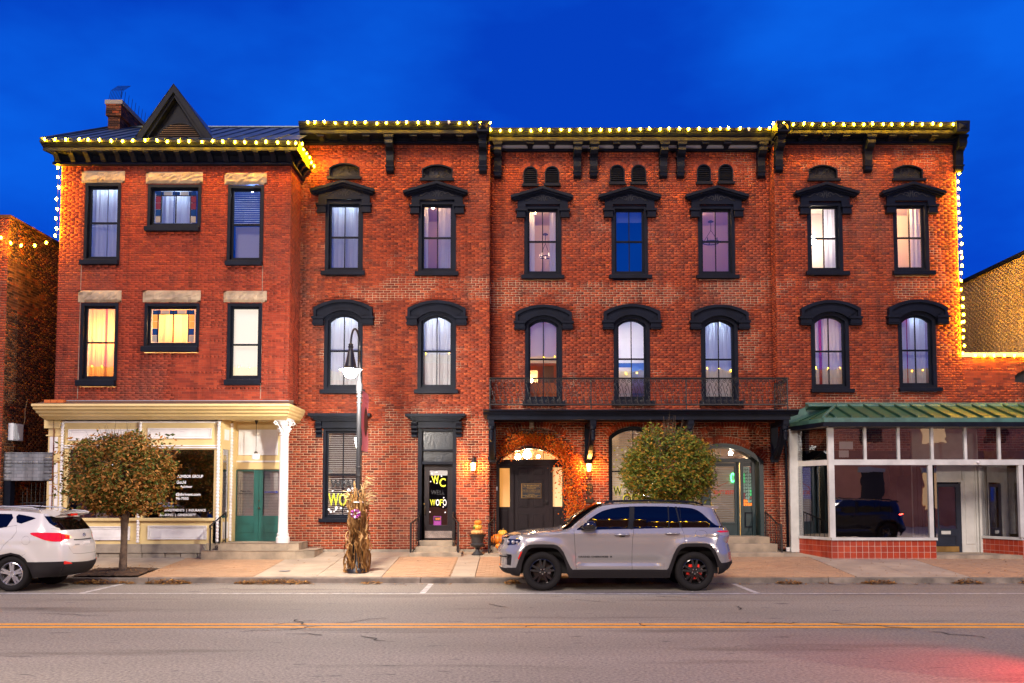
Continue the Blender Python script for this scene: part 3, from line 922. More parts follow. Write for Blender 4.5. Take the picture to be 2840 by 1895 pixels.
def cornice(parent, x0, x1, Y, ztop, zcrown, zfrieze, proj=.60, wrap=(0, 0), mods=(), mat='trim_black', name='cornice'):
    hc = ztop - zcrown
    pr = [(0, ztop), (-proj, ztop), (-proj, ztop - .14 * hc), (-proj * .95, ztop - .22 * hc), (-proj * .93, ztop - .30 * hc), (-proj * .84, ztop - .52 * hc), (-proj * .78, ztop - .58 * hc), (-proj * .78, ztop - .92 * hc),
          (-proj * .74, ztop - hc), (-.10, ztop - hc), (-.10, zfrieze + .07), (-.13, zfrieze + .05), (-.13, zfrieze), (0, zfrieze)]
    C_ = MB(); C_.prism([(Y + p[0], p[1]) for p in pr], 'x', x0, x1)
    C_.box(x0 - wrap[0], x1 + wrap[1], Y - proj - .004, Y + .6, ztop, ztop + .03)
    o = C_.build(name, M[mat], parent)
    for x in mods:
        m_ = MB(); hh = (zcrown - zfrieze) * .62
        m_.prism([(Y - .10, zcrown), (Y - .40, zcrown), (Y - .40, zcrown - .25 * hh), (Y - .30, zcrown - .45 * hh), (Y - .2, zcrown - hh), (Y - .10, zcrown - hh)], 'x', x - .07, x + .07)
        m_.box(x - .10, x + .10, Y - .43, Y - .09, zcrown - .04, zcrown - .001)
        m_.build('modillion', M[mat], parent)
    return o

def bulb_string(name, label, pts, bulbs, group='strings of warm bulbs', dead=(), r=.036, hang=.07):
    """cable through pts; bulbs at the listed places"""
    base = Vector(pts[0])
    t = thing(name, label, 'string lights', base, group)
    mb = MB(); fp = []
    for i in range(len(pts) - 1):
        a, b_ = Vector(pts[i]), Vector(pts[i + 1])
        for k in range(3):
            p = a.lerp(b_, k / 3); p.z -= .012 * math.sin(math.pi * k / 3); fp.append(p)
    fp.append(Vector(pts[-1]))
    mb.tube(fp, .006, 4); mb.build('wire', M['black_string'], t, recalc=False)
    global BULB, SOCK, BULB_OFF
    for i, p in enumerate(bulbs):
        ob_ = link('bulb', BULB_OFF if i in dead else BULB, t, Vector(p) - base + Vector((rnd.uniform(-.03, .03), 0, rnd.uniform(-.02, .02)))); ob_.rotation_euler = (rnd.uniform(-.5, .5), rnd.uniform(-.4, .4), 0)
    return t
def raw_mesh(mb, name, mat, smooth=True):
    me = bpy.data.meshes.new(name); me.from_pydata(mb.v, [], mb.f); me.materials.append(M[mat])
    if smooth: me.polygons.foreach_set('use_smooth', [True] * len(me.polygons))
    return me
BULB = raw_mesh(MB().lathe([(.012, .038), (.023, .024), (.029, .0), (.025, -.024), (.010, -.042)], (0, 0, 0), 8), 'bulb', 'bulb_warm')
BULB_OFF = raw_mesh(MB().lathe([(.012, .045), (.030, .03), (.038, .0), (.032, -.03), (.012, -.052)], (0, 0, 0), 8), 'bulb_unlit', 'paint_white')

# ------------------------------------------------------------------ the three-part hotel block
XB0, XB1, XD0, XD1 = -6.42, PX(Z4, 1458, 700, YB), PX(Z8, 2113, 700, YB), 12.47
ZCAN = PZ(R2, 1100, 1000, 23.9)
hotel = thing('hotel_building', 'three-storey red brick hotel block with black window hoods and an iron balcony', 'building', (3.0, 25.1, zs(25.1)))
H = hotel
opB, opC, opD = [], [], []
# --- third floor
def pedi_win(q, Y, fr, eaves, apex, yend, yin, year, sill, ops, **k):
    x0, x1, z0, z1 = box4(q, fr[0], fr[1], fr[2], fr[3], Y)
    s = box4(q, *sill, Y)
    ops.append(rect_open(x0 + .02, x1 - .02, s[2], z1))
    W = window(H, Y, x0, x1, z0, z1, sillbox=(s[0], s[1], s[2], s[3] + .01), **k)
    xa, xb = PX(q, eaves[0], yend, Y), PX(q, eaves[1], yend, Y)
    hood_pediment(W, Y, x0 - .19, x1 + .19, PZ(q, (x0 + x1) / 2, apex, Y), xa, xb, PZ(q, 1200, yend, Y), z1 + .01, PZ(q, 1200, year - 55, Y))
    return W
FR = dict(case=.10, recess=.10)
pedi_win(Z4, YB, (266, 668, 540, 1188), (168, 630), 540, 605, 660, 762, (238, 1187, 556, 1213), opB, curtains=[(0, .52), (.5, 1)], wall='plaster_cream', lamp=(.5, 1.09, .42, .06), lampmat='hidden_fill_cool', **FR)
pedi_win(Z4, YB, (940, 672, 1213, 1192), (838, 1300), 548, 615, 665, 770, (917, 1192, 1232, 1217), opB, curtains=[(0, .18), (.52, 1)], wall='plaster_pink', lamp=(.3, 1.08, .5, .07), **FR)
pedi_win(Z8, YC, (297, 705, 566, 1214), (200, 648), 585, 650, 700, 800, (275, 1216, 587, 1240), opC, curtains=[(0, .24), (.74, 1)], wall='plaster_cream', lamp=(.2, 1.07, .5, .09), **FR)
pedi_win(Z8, YC, (929, 705, 1192, 1214), (832, 1280), 583, 648, 700, 798, (910, 1214, 1220, 1239), opC, gl='glass_dim', wall='plaster_blue', shade=(.82, 'curtain_white'), **FR)
pedi_win(Z8, YC, (1556, 705, 1822, 1214), (1458, 1910), 580, 645, 700, 797, (1541, 1214, 1850, 1239), opC, wall='plaster_pink', lamp=(-.1, 1.06, .8, .08), **FR)
pedi_win(R1, YB, (520, 683, 776, 1190), (415, 875), 555, 622, 672, 775, (508, 1190, 820, 1217), opD, curtains=[(0, .12), (.6, 1)], wall='plaster_cream', lamp=(.42, .6, .75, .11), lampmat='room_lamp_white', depth=1.3, **FR)
pedi_win(R1, YB, (1144, 680, 1400, 1187), (1040, 1498), 553, 620, 668, 768, (1135, 1187, 1440, 1214), opD, curtains=[(.62, .97)], wall='plaster_cream', lamp=(-.05, 1.05, .6, .17), lampmat='room_lamp_warm', depth=1.5, **FR)
# --- attic vents
def vent(q, Y, x0, y0, x1, y1, sill, ops, rise, grille=True):
    a, b_, c, d = box4(q, x0, y0, x1, y1, Y)
    ops.append(arch_open(a, b_, c - .05, d, rise))
    V = MB(); V.ring(arch_pts(a, b_, c, d, rise), arch_pts(a + .03, b_ - .03, c + .02, d - .03, rise * .92), Y - .012, Y + .12)
    V = V.build('attic_vent', M['trim_black'], H)
    MB().face([(p[0], Y + .13, p[1]) for p in arch_pts(a, b_, c, d, rise)]).build('vent_back', M['trim_shadow'], V, recalc=False)
    S = MB()
    if grille:
        for k in range(26):
            x = rnd.uniform(a + .05, b_ - .05); z = rnd.uniform(c + .02, d - rise)
            S.tube([(x, Y + .05, z), (x + rnd.uniform(-.12, .12), Y + .06, z + .08), (x + rnd.uniform(-.12, .12), Y + .05, z + .17)], .006, 3)
        tag(S.build('grille', M['iron_black'], V, recalc=False), kind='stuff')
    else:
        z = c + .05
        while z < d - .04:
            t = arch_open(a + .03, b_ - .03, c, d - .03, rise * .9)(z)
            if t: S.box(t[0], t[1], Y + .02, Y + .10, z - .006, z + .012)
            z += .055
        tag(S.build('louvre', M['trim_black'], V, recalc=False), kind='stuff')
    s = box4(q, *sill, Y)
    MB().box(s[0], s[1], Y - .09, Y + .04, s[2], s[3]).build('sill', M['trim_black'], V)
    arch_bricks(H, a, b_, d, rise, Y, .11 if not grille else .13, .075, joined=True, name='vent_arch_bricks')
vent(Z4, YB, 295, 398, 515, 502, (280, 500, 530, 520), opB, .13)
vent(Z4, YB, 967, 408, 1188, 512, (956, 512, 1200, 531), opB, .13)
for x0, x1, dy in ((290, 394, 0), (446, 552, -2), (917, 1025, -12), (1073, 1181, -12), (1547, 1650, -15), (1703, 1810, -17)):
    vent(Z8, YC, x0, 422 + dy, x1, 555 + dy, (x0 - 8, 553 + dy, x1 + 8, 571 + dy), opC, .19, grille=False)
vent(R1, YB, 530, 412, 738, 515, (518, 515, 757, 533), opD, .13)
vent(R1, YB, 1143, 412, 1357, 515, (1133, 515, 1373, 532), opD, .13)
# --- second floor
def arch_win(q, Y, fr, hood, top, apexh, earb, sill, ops, **k):
    x0, x1, z0, z1 = box4(q, fr[0], top, fr[1], fr[2], Y)
    s = box4(q, *sill, Y)
    ops.append(arch_open(x0 + .02, x1 - .02, s[2], z1, .2))
    W = window(H, Y, x0, x1, z0, z1, rise=.2, sillbox=(s[0], s[1], s[2], s[3] + .01), case=.10, recess=.10, **k)
    w_ = (PX(q, hood[1], 300, Y) - PX(q, hood[0], 300, Y) - (x1 - x0)) / 2 
    hood_arch(W, Y, x0 + .01, x1 - .01, z1 + .0, .2, PZ(q, 1000, apexh, Y) - z1, PZ(q, 1000, earb, Y) + .24)
    return W
arch_win(Z5, YB, (258, 537, 735), (190, 603), 162, 88, 272, (232, 738, 556, 765), opB, curtains=[(0, .5), (.46, 1)], wall='plaster_cream', lamp=(.5, 1.07, .42, .055), lampmat='hidden_fill_cool')
arch_win(Z5, YB, (935, 1212, 735), (866, 1272), 168, 95, 273, (912, 738, 1230, 764), opB, curtains=[(0, .48), (.44, 1)], wall='plaster_cream', lamp=(.5, 1.07, .42, .055), lampmat='hidden_fill_cool')
C4 = arch_win(R2, YC, (303, 571, 872), (238, 635), 250, 178, 357, (286, 875, 595, 905), opC, shade=(.46, 'curtain_white'), wall='orange_block', lamp=(.1, .3, 1.1, .07))
C5 = arch_win(R2, YC, (945, 1208, 872), (876, 1274), 247, 173, 353, (928, 873, 1240, 903), opC, shade=(.46, 'curtain_white'), wall='plaster_blue', lamp=(.35, .66, 1.0, .10), lampmat='room_lamp_white')
C6 = arch_win(R2, YC, (1577, 1846, 872), (1510, 1908), 252, 178, 355, (1565, 873, 1880, 903), opC, curtains=[(0, .5), (.45, .97)], wall='plaster_cream', lamp=(.5, 1.07, .42, .06), lampmat='hidden_fill_cool')
arch_win(R3, YB, (468, 800, 940), (388, 880), 268, 175, 390, (463, 942, 838, 972), opD, curtains=[(0, .24), (.34, 1), (.2, .4, 'curtain_plaid')], wall='plaster_cream', lamp=(.27, .7, .7, .05))
arch_win(R3, YB, (1228, 1556, 930), (1142, 1630), 262, 170, 382, (1228, 932, 1600, 960), opD, curtains=[(0, .3), (.34, .93), (.2, .42, 'curtain_plaid')], wall='plaster_pink', lamp=(.5, 1.07, .42, .055), lampmat='hidden_fill_cool')
# furniture glimpses inside the two lit middle windows
for W_, q, it in ((C4, R2, [('sofa', 330, 740, 548, 860, 'orange_block', .5), ('doorway', 440, 615, 512, 735, 'interior_dark', 1.2), ('framed_picture', 330, 645, 395, 735, 'plaster_cream', 1.2)]),
                  (C5, R2, [('white_door', 965, 625, 1078, 862, 'paint_white', .9), ('blue_panel', 1080, 625, 1160, 860, 'plaster_blue', 1.1)])):
    for nm, x0, y0, x1, y1, mt, dep in it:
        a, b_, c, d = box4(q, x0, y0, x1, y1, YC + .3 + dep)
        MB().box(a, b_, YC + .3 + dep, YC + .36 + dep, c, d).build(nm, M[mt], W_)
# --- ground floor, left part: shop window and shop door
x0, x1, z0, z1 = box4(Z6, 362, 215, 700, 1003, YB); s = box4(Z6, 330, 1000, 716, 1030, YB)
opB.append(rect_open(x0 + .02, x1 - .02, s[2], z1 + .05))
W = window(H, YB, x0, x1, z0, z1, case=.075, sash=.05, meet=.49, blind=(.0, .052, .5), sillbox=s, wall='interior_dark', depth=3, grow=.2)
def entab(parent, q, Y, cx, cy, fx, fy, bl, br, by):
    a, b_, c, d = box4(q, cx[0], cy[0], cx[1], cy[1], Y); e = box4(q, fx[0], fy[0], fx[1], fy[1], Y)
    E = MB(); hh = d - c
    for k, (t0, t1, pr) in enumerate(((.62, 1, .36), (.42, .62, .30), (.2, .42, .24), (0, .2, .18))):
        ins = .36 - pr
        E.box(a + ins, b_ - ins, Y - pr, Y, c + hh * t0, c + hh * t1)
    E.box(e[0] - .0, e[1] + .0, Y - .10, Y, e[2], c)
    E.box(e[0] - .02, e[1] + .02, Y - .13, Y, e[2], e[2] + .03)
    E.build('door_hood' if fx[0] > 1000 else 'hood', M['trim_black'], parent)
    for bx in (bl, br):
        g = box4(q, bx[0], by[0], bx[1], by[1], Y); w_ = (g[1] - g[0]) / 2; xm = (g[0] + g[1]) / 2; hh = g[3] - g[2]
        B = MB(); B.prism([(Y, g[3]), (Y - .2, g[3]), (Y - .2, g[3] - .1 * hh), (Y - .16, g[3] - .3 * hh), (Y - .18, g[3] - .42 * hh), (Y - .10, g[3] - .55 * hh), (Y - .12, g[3] - .7 * hh), (Y - .08, g[2] + .2 * hh), (Y - .11, g[2] + .14 * hh), (Y - .11, g[2]), (Y, g[2])], 'x', xm - w_, xm + w_)
        for t in (.28, .62): B.box(xm - w_ - .02, xm + w_ + .02, Y - .19 + .05 * t, Y, g[3] - (t + .05) * hh, g[3] - t * hh)
        B.build('bracket', M['trim_black'], parent)
entab(W, Z6, YB, (255, 787), (92, 158), (362, 704), (158, 213), (308, 358), (702, 750), (160, 293))
def ztext(q, s, x, y, h, Y, mat, parent, width=None, **k):
    a = P(*q(x, y), Y); b_ = P(*q(x, y - h), Y)
    wd = None
    if width: wd = P(*q(x + width, y), Y)[0] - a[0]
    return text(s, b_[2] - a[2], a[0], Y, a[2], mat, parent, width=wd, **k)
yl = YB + .11
ztext(Z6, 'WOFO', 545, 885, 105, yl, M['lettering_lime'], W, width=270, bold=.02)
ztext(Z6, 'WEAR', 545, 725, 62, yl, M['lettering_black'], W, width=240, bold=.03)
D_ = MB()
for k in range(16):
    x, y = rnd.uniform(415, 640), rnd.choice([rnd.uniform(735, 770), rnd.uniform(905, 950)])
    p = P(*Z6(x, y), yl - .002); r_ = rnd.uniform(.02, .045)
    D_.face([(p[0] + r_ * math.cos(t * .785), p[1], p[2] + r_ * math.sin(t * .785)) for t in range(8)])
tag(D_.build('painted_dots', M['lettering_white'], W, recalc=False), kind='stuff')
# shop door
dx0, dx1, dz0, dz1 = box4(Z6, 1187, 213, 1520, 1190, YB)
opB.append(rect_open(dx0 + .02, dx1 - .02, zs(YB) - .2, dz1))
F_ = MB()
g = lambda x0, y0, x1, y1: box4(Z6, x0, y0, x1, y1, YB)
for (a, b_, c, d) in (g(1187, 213, 1222, 1190), g(1490, 213, 1520, 1190)): F_.box(a, b_, YB - .03, YB + .25, c, d)
for r4 in ((1222, 213, 1490, 240), (1222, 397, 1490, 410), (1218, 503, 1494, 527)):
    a, b_, c, d = g(*r4); F_.box(a, b_, YB + .0 - (.03 if r4[1] == 503 else 0), YB + .25, c, d)
doorway = F_.build('doorway', M['trim_black'], H)
entab(doorway, Z6, YB, (1088, 1605), (95, 158), (1185, 1520), (158, 213), (1135, 1184), (1522, 1570), (160, 293))
for r4 in ((1222, 240, 1490, 397), (1222, 410, 1490, 503)):
    a, b_, c, d = g(*r4); MB().box(a, b_, YB + .10, YB + .14, c, d).build('panel', M['plywood_black'], doorway)
a, b_, c, d = g(1240, 530, 1486, 1183)
door = MB(); i_ = g(1282, 575, 1443, 1058)
door.ring([(a, c), (b_, c), (b_, d), (a, d)], [(i_[0], i_[2]), (i_[1], i_[2]), (i_[1], i_[3]), (i_[0], i_[3])], YB + .14, YB + .19)
e = .045
door.ring([(i_[0] - e, i_[2] - e), (i_[1] + e, i_[2] - e), (i_[1] + e, i_[3] + e), (i_[0] - e, i_[3] + e)], [(i_[0], i_[2]), (i_[1], i_[2]), (i_[1], i_[3]), (i_[0], i_[3])], YB + .125, YB + .139)
door = door.build('shop_door', M['door_brown'], H)
MB().face([(i_[0], YB + .165, i_[2]), (i_[1], YB + .165, i_[2]), (i_[1], YB + .165, i_[3]), (i_[0], YB + .165, i_[3])]).build('pane', M['glass'], door, recalc=False)
k_ = g(1244, 1108, 1483, 1170); MB().box(k_[0], k_[1], YB + .128, YB + .137, k_[2], k_[3]).build('kick_plate', M['steel_plate'], door)
k_ = g(1283, 578, 1442, 622); MB().box(k_[0], k_[1], YB + .172, YB + .178, k_[2], k_[3]).build('paper_strip', M['paper'], door)
hd_ = P(*Z6(1250, 930), YB + .1); hb = MB(); hb.box(hd_[0] - .02, hd_[0] + .02, YB + .115, YB + .14, hd_[2] - .10, hd_[2] + .12); hb.tube([(hd_[0], YB + .12, hd_[2] + .07), (hd_[0], YB + .06, hd_[2] + .03), (hd_[0], YB + .06, hd_[2] - .08), (hd_[0], YB + .12, hd_[2] - .1)], .01, 5)
hb.build('handle', M['bronze'], door)
lk = P(*Z6(1243, 870), YB + .1); MB().lathe([(.02, 0), (.02, .03)], (lk[0], YB + .11, lk[2]), 10, 'y').build('lock', M['brass'], door)
room(door, a, b_, c, d, YB + .26, 2.5, 'interior_dark', grow=.1)
yl = YB + .155
ztext(Z6, 'W', 1345, 690, 66, yl, M['lettering_lime'], door, width=66, bold=.02, rot=.12)
ztext(Z6, 'C', 1403, 722, 74, yl, M['lettering_lime'], door, width=56, bold=.02)
ztext(Z6, 'WELL', 1362, 790, 40, yl, M['lettering_black'], door, width=120)  # dark letters of a reflection, drawn as lettering on the glass
for s_, x, c_ in (('W', 1318, 'lettering_lime'), ('O', 1360, 'lettering_white'), ('F', 1391, 'lettering_lime'), ('O', 1422, 'lettering_white')):
    ztext(Z6, s_, x, 886, 54, yl, M[c_], door, width=48 if s_ == 'W' else 32, bold=.02)
D_ = MB()
for x, y in ((1394, 630), (1352, 692), (1300, 676), (1413, 818), (1408, 898), (1293, 941), (1426, 945), (1458, 782), (1310, 605), (1353, 597)):
    p = P(*Z6(x, y), yl - .002); D_.face([(p[0] + .02 * math.cos(t * .785), p[1], p[2] + .02 * math.sin(t * .785)) for t in range(8)])
tag(D_.build('painted_dots', M['lettering_white'], door, recalc=False), kind='stuff')
fl = box4(Z6, 1325, 978, 1391, 1060, YB + .15)
fly = MB().box(fl[0], fl[1], YB + .145, YB + .150, fl[2], fl[3]); fly = top_mesh(fly, 'flyer', M['purple_cloth'], 'small purple and orange event flyer taped low on the glass of the shop door', 'flyer', (fl[0], YB + .145, fl[2]))
MB().box(fl[0] + .015, fl[1] - .015, YB + .141, YB + .144, fl[2] + .13, fl[3] - .015).build('black_field', M['lettering_black'], fly)
text('BASH!', .05, (fl[0] + fl[1]) / 2 + .02, YB + .139, fl[2] + .16, M['pumpkin_orange'], fly, width=.13, bold=.03)
for k in range(3): text('- - - - - - -', .02, (fl[0] + fl[1]) / 2, YB + .1435, fl[2] + .03 + .03 * k, M['lettering_white'], fly, width=.14)
# --- middle part: hotel entrance
def ring_arch(q, Y, x0, x1, ytop, ybot, rise, t, d0, d1, name, mat, parent):
    a, b_, c, d = box4(q, x0, ytop, x1, ybot, Y)
    R_ = MB(); R_.ring(arch_pts(a, b_, c, d, rise), arch_pts(a + t, b_ - t, c + .01, d - t, rise * .86), Y + d0, Y + d1)
    return R_.build(name, M[mat], parent), (a, b_, c, d)
ent, (ea, eb, ec, ed) = ring_arch(Z7, YC, 222, 786, 340, 1075, .44, .075, -.02, .42, 'entrance_surround', 'door_brown', H)
opC.append(arch_open(ea + .02, eb - .02, zs(YC) - .3, ed - .005, .44))
arch_bricks(H, ea, eb, ed, .44, YC, .20, .072)
g = lambda x0, y0, x1, y1: box4(Z7, x0, y0, x1, y1, YC)
Yd = YC + .26
T_ = MB()
for r4 in ((240, 447, 770, 487), (330, 487, 362, 1060), (655, 487, 680, 1060), (240, 487, 248, 1060), (757, 487, 768, 1060)):
    a, b_, c, d = g(*r4); T_.box(a, b_, Yd - .05, Yd + .10, c, d)
T_.build('door_frame', M['door_brown'], ent)
for r4 in ((244, 832, 330, 1060), (680, 830, 757, 1060), (244, 487, 330, 517), (680, 487, 757, 510)):
    a, b_, c, d = g(*r4); MB().box(a, b_, Yd, Yd + .06, c, d).build('side_panel', M['door_brown'], ent)
    if d - c > .3: MB().box(a + .05, b_ - .05, Yd - .018, Yd, c + .1, d - .10).build('raised_panel', M['door_brown'], ent, bevel=.008)
a, b_, c, d = g(244, 517, 330, 832); MB().box(a, b_, Yd + .02, Yd + .03, c, d).build('sidelight_pane', M['frosted_amber'], ent)
a, b_, c, d = g(680, 510, 757, 830); MB().box(a, b_, Yd + .02, Yd + .03, c, d).build('sidelight_pane', M['sidelight_amber'], ent)
tr = g(232, 350, 776, 447)
MB().face([(p[0], Yd - .02, p[1]) for p in arch_pts(tr[0], tr[1], tr[2], tr[3], .36)]).build('fanlight_pane', M['glass'], ent, recalc=False)
FB = MB()
for x in (357, 443, 525, 600): 
    p = P(*Z7(x, 400), Yd); FB.box(p[0] - .009, p[0] + .009, Yd - .035, Yd - .01, tr[2], tr[3] - .05 - .05 * (x in (357,)))
FB.build('glazing_bars', M['door_brown'], ent)
hb = Yd + .11
room(ent, tr[0], tr[1], c - .3, tr[3], hb, 2.2, 'plaster_cream', grow=.1)
for x, y, r_ in ((395, 428, .09), (470, 410, .12), (560, 425, .05)):
    p = P(*Z7(x, y), Yd + .7); MB().sphere(p, r_, 10, 8).build('hall_lamp', M['room_lamp_warm'], ent, smooth='all')
# six-panel door
a, b_, c, d = g(362, 475, 655, 1035)
hdoor = MB().box(a, b_, Yd + .01, Yd + .055, c, d).build('hotel_door', M['door_brown'], H)
for (xa, xb) in ((398, 486), (520, 608)):
    for (ya, yb) in ((512, 573), (607, 835), (888, 1015)):
        p = g(xa, ya, xb, yb); 
        Pn = MB(); Pn.box(p[0] + .03, p[1] - .03, Yd - .012, Yd + .01, p[2] + .03, p[3] - .03)
        Pn.ring([(p[0], p[2]), (p[1], p[2]), (p[1], p[3]), (p[0], p[3])], [(p[0] + .02, p[2] + .02), (p[1] - .02, p[2] + .02), (p[1] - .02, p[3] - .02), (p[0] + .02, p[3] - .02)], Yd - .004, Yd + .01)
        Pn.build('raised_panel', M['door_brown'], hdoor, bevel=.006)
p = P(*Z7(628, 795), Yd); HB = MB(); HB.box(p[0] - .03, p[0] + .03, Yd - .03, Yd + .01, p[2] - .05, p[2] + .07); HB.tube([(p[0], Yd - .03, p[2]), (p[0], Yd - .07, p[2]), (p[0] - .1, Yd - .07, p[2])], .01, 6)
HB.build('handle', M['iron_black'], hdoor)
for y in (520, 980): 
    p = P(*Z7(362, y), Yd); MB().box(p[0] - .012, p[0] + .012, Yd - .012, Yd + .01, p[2] - .05, p[2] + .05).build('hinge', M['iron_black'], hdoor)
# door notice
sg = g(424, 641, 586, 761)
sign = top_mesh(MB().box(sg[0], sg[1], Yd - .035, Yd - .022, sg[2], sg[3]), 'door_notice', M['brass'], 'brass-edged black check-in notice fixed to the brown hotel door', 'sign', (sg[0], Yd - .035, sg[2]))
MB().box(sg[0] + .025, sg[1] - .01, Yd - .037, Yd - .0352, sg[2] + .01, sg[3] - .01).build('black_face', M['lettering_black'], sign)
xm = (sg[0] + sg[1]) / 2; hh = sg[3] - sg[2]; ww = sg[1] - sg[0]
bx = MB(); bx.ring([(sg[0] + .045, sg[3] - .125), (sg[1] - .04, sg[3] - .125), (sg[1] - .04, sg[3] - .035), (sg[0] + .045, sg[3] - .035)], [(sg[0] + .05, sg[3] - .12), (sg[1] - .045, sg[3] - .12), (sg[1] - .045, sg[3] - .04), (sg[0] + .05, sg[3] - .04)], Yd - .040, Yd - .0372)
bx.build('title_border', M['brass'], sign)
for s_, zf, h_, wf in (('The Woodford Hotel', .79, .048, .78), ('Checking In?', .65, .044, .45), ('Please Check Your Booking App or Email', .52, .026, .86), ('For Your Door Code and Access Instructions', .40, .026, .9),
                       ('To Reserve a Room', .25, .02, .34), ('Please Visit Our Website - www.WoodfordHotelKy.com', .17, .02, .9), ('Or Call Us at (859) 777-9887', .09, .02, .6)):
    text(s_, h_, xm, Yd - .040, sg[2] + hh * zf, M['gold_frame'], sign, width=ww * wf, bold=.01)
# relieving arches
for x0, x1, yt, yb in ((275, 797, 148, 226), (1857, 2370, 143, 222)):
    a, b_, c, d = g(x0 + 60, yt + 52, x1 - 60, yb, )
    a, b_ = g(x0 + 30, 0, x1 - 30, 10)[:2]
    d = PZ(Z7, 1200, yt + 45, YC); arch_bricks(H, a, b_, d, .24, YC, .19, .078)
# centre window with blind, mostly behind the clipped tree
a, b_, c, d = g(1128, 183, 1530, 1000)
opC.append(arch_open(a + .02, b_ - .02, c - .1, d - .005, .30))
W = window(H, YC, a, b_, c, d, rise=.30, case=.06, sash=.05, meet=.56, blind=(0, .066, .75), wall='plaster_cream', lamp=(.8, .30, .9, .09), lampmat='room_lamp_white', sillbox=(a - .1, b_ + .1, c - .1, c), grow=.1)
arch_bricks(H, a, b_, d, .30, YC, .20, .072)
yl = YC + .09
for s_, x, y in (('W', 1200, 735), ('OFO', 1330, 800)):
    ztext(Z7, s_, x, y, 68, yl, M['lettering_lime'], W, width=74 if s_ == 'W' else 180, bold=.045); ztext(Z7, s_, x, y - 2, 60, yl - .004, M['lettering_black'], W, width=66 if s_ == 'W' else 165, bold=.01)
for k, (x, y) in enumerate(((1199, 354), (1261, 383), (1198, 411), (1240, 450), (1171, 485), (1204, 516), (1174, 377), (1235, 372), (1190, 453), (1237, 486), (1169, 510), (1297, 374))):
    p = P(*Z7(x, y), yl); MB().face([(p[0] + .026 * math.cos(t * .6283), p[1], p[2] + .026 * math.sin(t * .6283)) for t in range(10)]).build('sticker_dot', M['lettering_white' if k < 6 else 'lettering_lime'], W, recalc=False)
# right-hand entrance with stained sidelight
g = lambda x0, y0, x1, y1: box4(R5, x0, y0, x1, y1, YC)
er, (a, b_, c, d) = ring_arch(R5, YC, -165, 818, 130, 1258, .50, .12, -.03, .45, 'entrance_surround', 'door_teal', H)
opC.append(arch_open(a + .02, b_ - .02, zs(YC) - .3, d - .005, .50)); arch_bricks(H, a, b_, d, .50, YC, .20, .072, ring2=True)
T_ = MB()
for r4 in ((-90, 308, 740, 358), (530, 358, 600, 1258), (-90, 358, -60, 1258), (705, 358, 745, 1258), (85, 358, 120, 1258)):
    q4 = g(*r4); T_.box(q4[0], q4[1], Yd - .05, Yd + .10, q4[2], q4[3])
T_.build('door_frame', M['door_teal'], er)
q4 = g(110, 365, 532, 1252); i4 = g(205, 403, 495, 1088)
rd = MB(); rd.ring([(q4[0], q4[2]), (q4[1], q4[2]), (q4[1], q4[3]), (q4[0], q4[3])], [(i4[0], i4[2]), (i4[1], i4[2]), (i4[1], i4[3]), (i4[0], i4[3])], Yd, Yd + .05)
rd.box(i4[0] - .05, i4[1] + .05, Yd - .03, Yd, i4[2] - .05, i4[2] - .01)
rd = rd.build('salon_door', M['door_teal'], H)
MB().face([(i4[0], Yd + .02, i4[2]), (i4[1], Yd + .02, i4[2]), (i4[1], Yd + .02, i4[3]), (i4[0], Yd + .02, i4[3])]).build('pane', M['glass'], rd, recalc=False)
B_ = MB(); blinds(B_, i4[0] - .02, i4[1] + .02, i4[2], i4[3], Yd + .10, .066, .7); tag(B_.build('blind', M['blind_white'], rd, recalc=False), kind='stuff')
q5 = g(548, 365, 560, 1250); MB().box(q5[0], q5[1], Yd - .06, Yd - .04, q5[2], q5[3]).build('brass_strip', M['brass'], rd)
ztext(R5, 'BEAUTY SALON', 342, 718, 22, Yd + .01, M['lettering_red'], rd, width=232, bold=.03)
ztext(R5, '873 - 8231', 342, 745, 22, Yd + .01, M['lettering_red'], rd, width=225, bold=.03)
q_ = [P(*R5(x, y), Yd + .01) for x, y in ((215, 690), (240, 655), (262, 640), (250, 668), (290, 640), (330, 625), (385, 600))]
MB().tube([(p[0], Yd + .01, p[2]) for p in q_], .006, 4).build('script_flourish', M['lettering_red'], rd)
NB = MB(); xx_, zz_ = (P(*R5(445, 545), Yd + .06)[0], P(*R5(445, 545), Yd + .06)[2])
NB.tube([(xx_ + .048 * math.cos(t * .393), Yd + .06, zz_ + .125 * math.sin(t * .393)) for t in range(17)], .013, 6)
neon = top_mesh(NB, 'neon_sign', M['neon_green'], 'glowing green neon oval hanging behind the glass of the salon door', 'neon sign', (xx_, Yd + .06, zz_ - .13), recalc=False)
for r4, nm in (((600, 890, 705, 1258), 'side_panel'), ((600, 358, 705, 405), 'side_panel')):
    q4 = g(*r4); MB().box(q4[0], q4[1], Yd, Yd + .06, q4[2], q4[3]).build(nm, M['door_teal'], er)
q4 = g(618, 965, 735, 1150); q4 = (q4[0], g(0, 0, 700, 10)[1], q4[2], q4[3]); Rr = MB(); Rr.ring([(q4[0], q4[2]), (q4[1], q4[2]), (q4[1], q4[3]), (q4[0], q4[3])], [(q4[0] + .03, q4[2] + .03), (q4[1] - .03, q4[2] + .03), (q4[1] - .03, q4[3] - .03), (q4[0] + .03, q4[3] - .03)], Yd - .02, Yd)
Rr.build('panel_moulding', M['trim_black'], er)
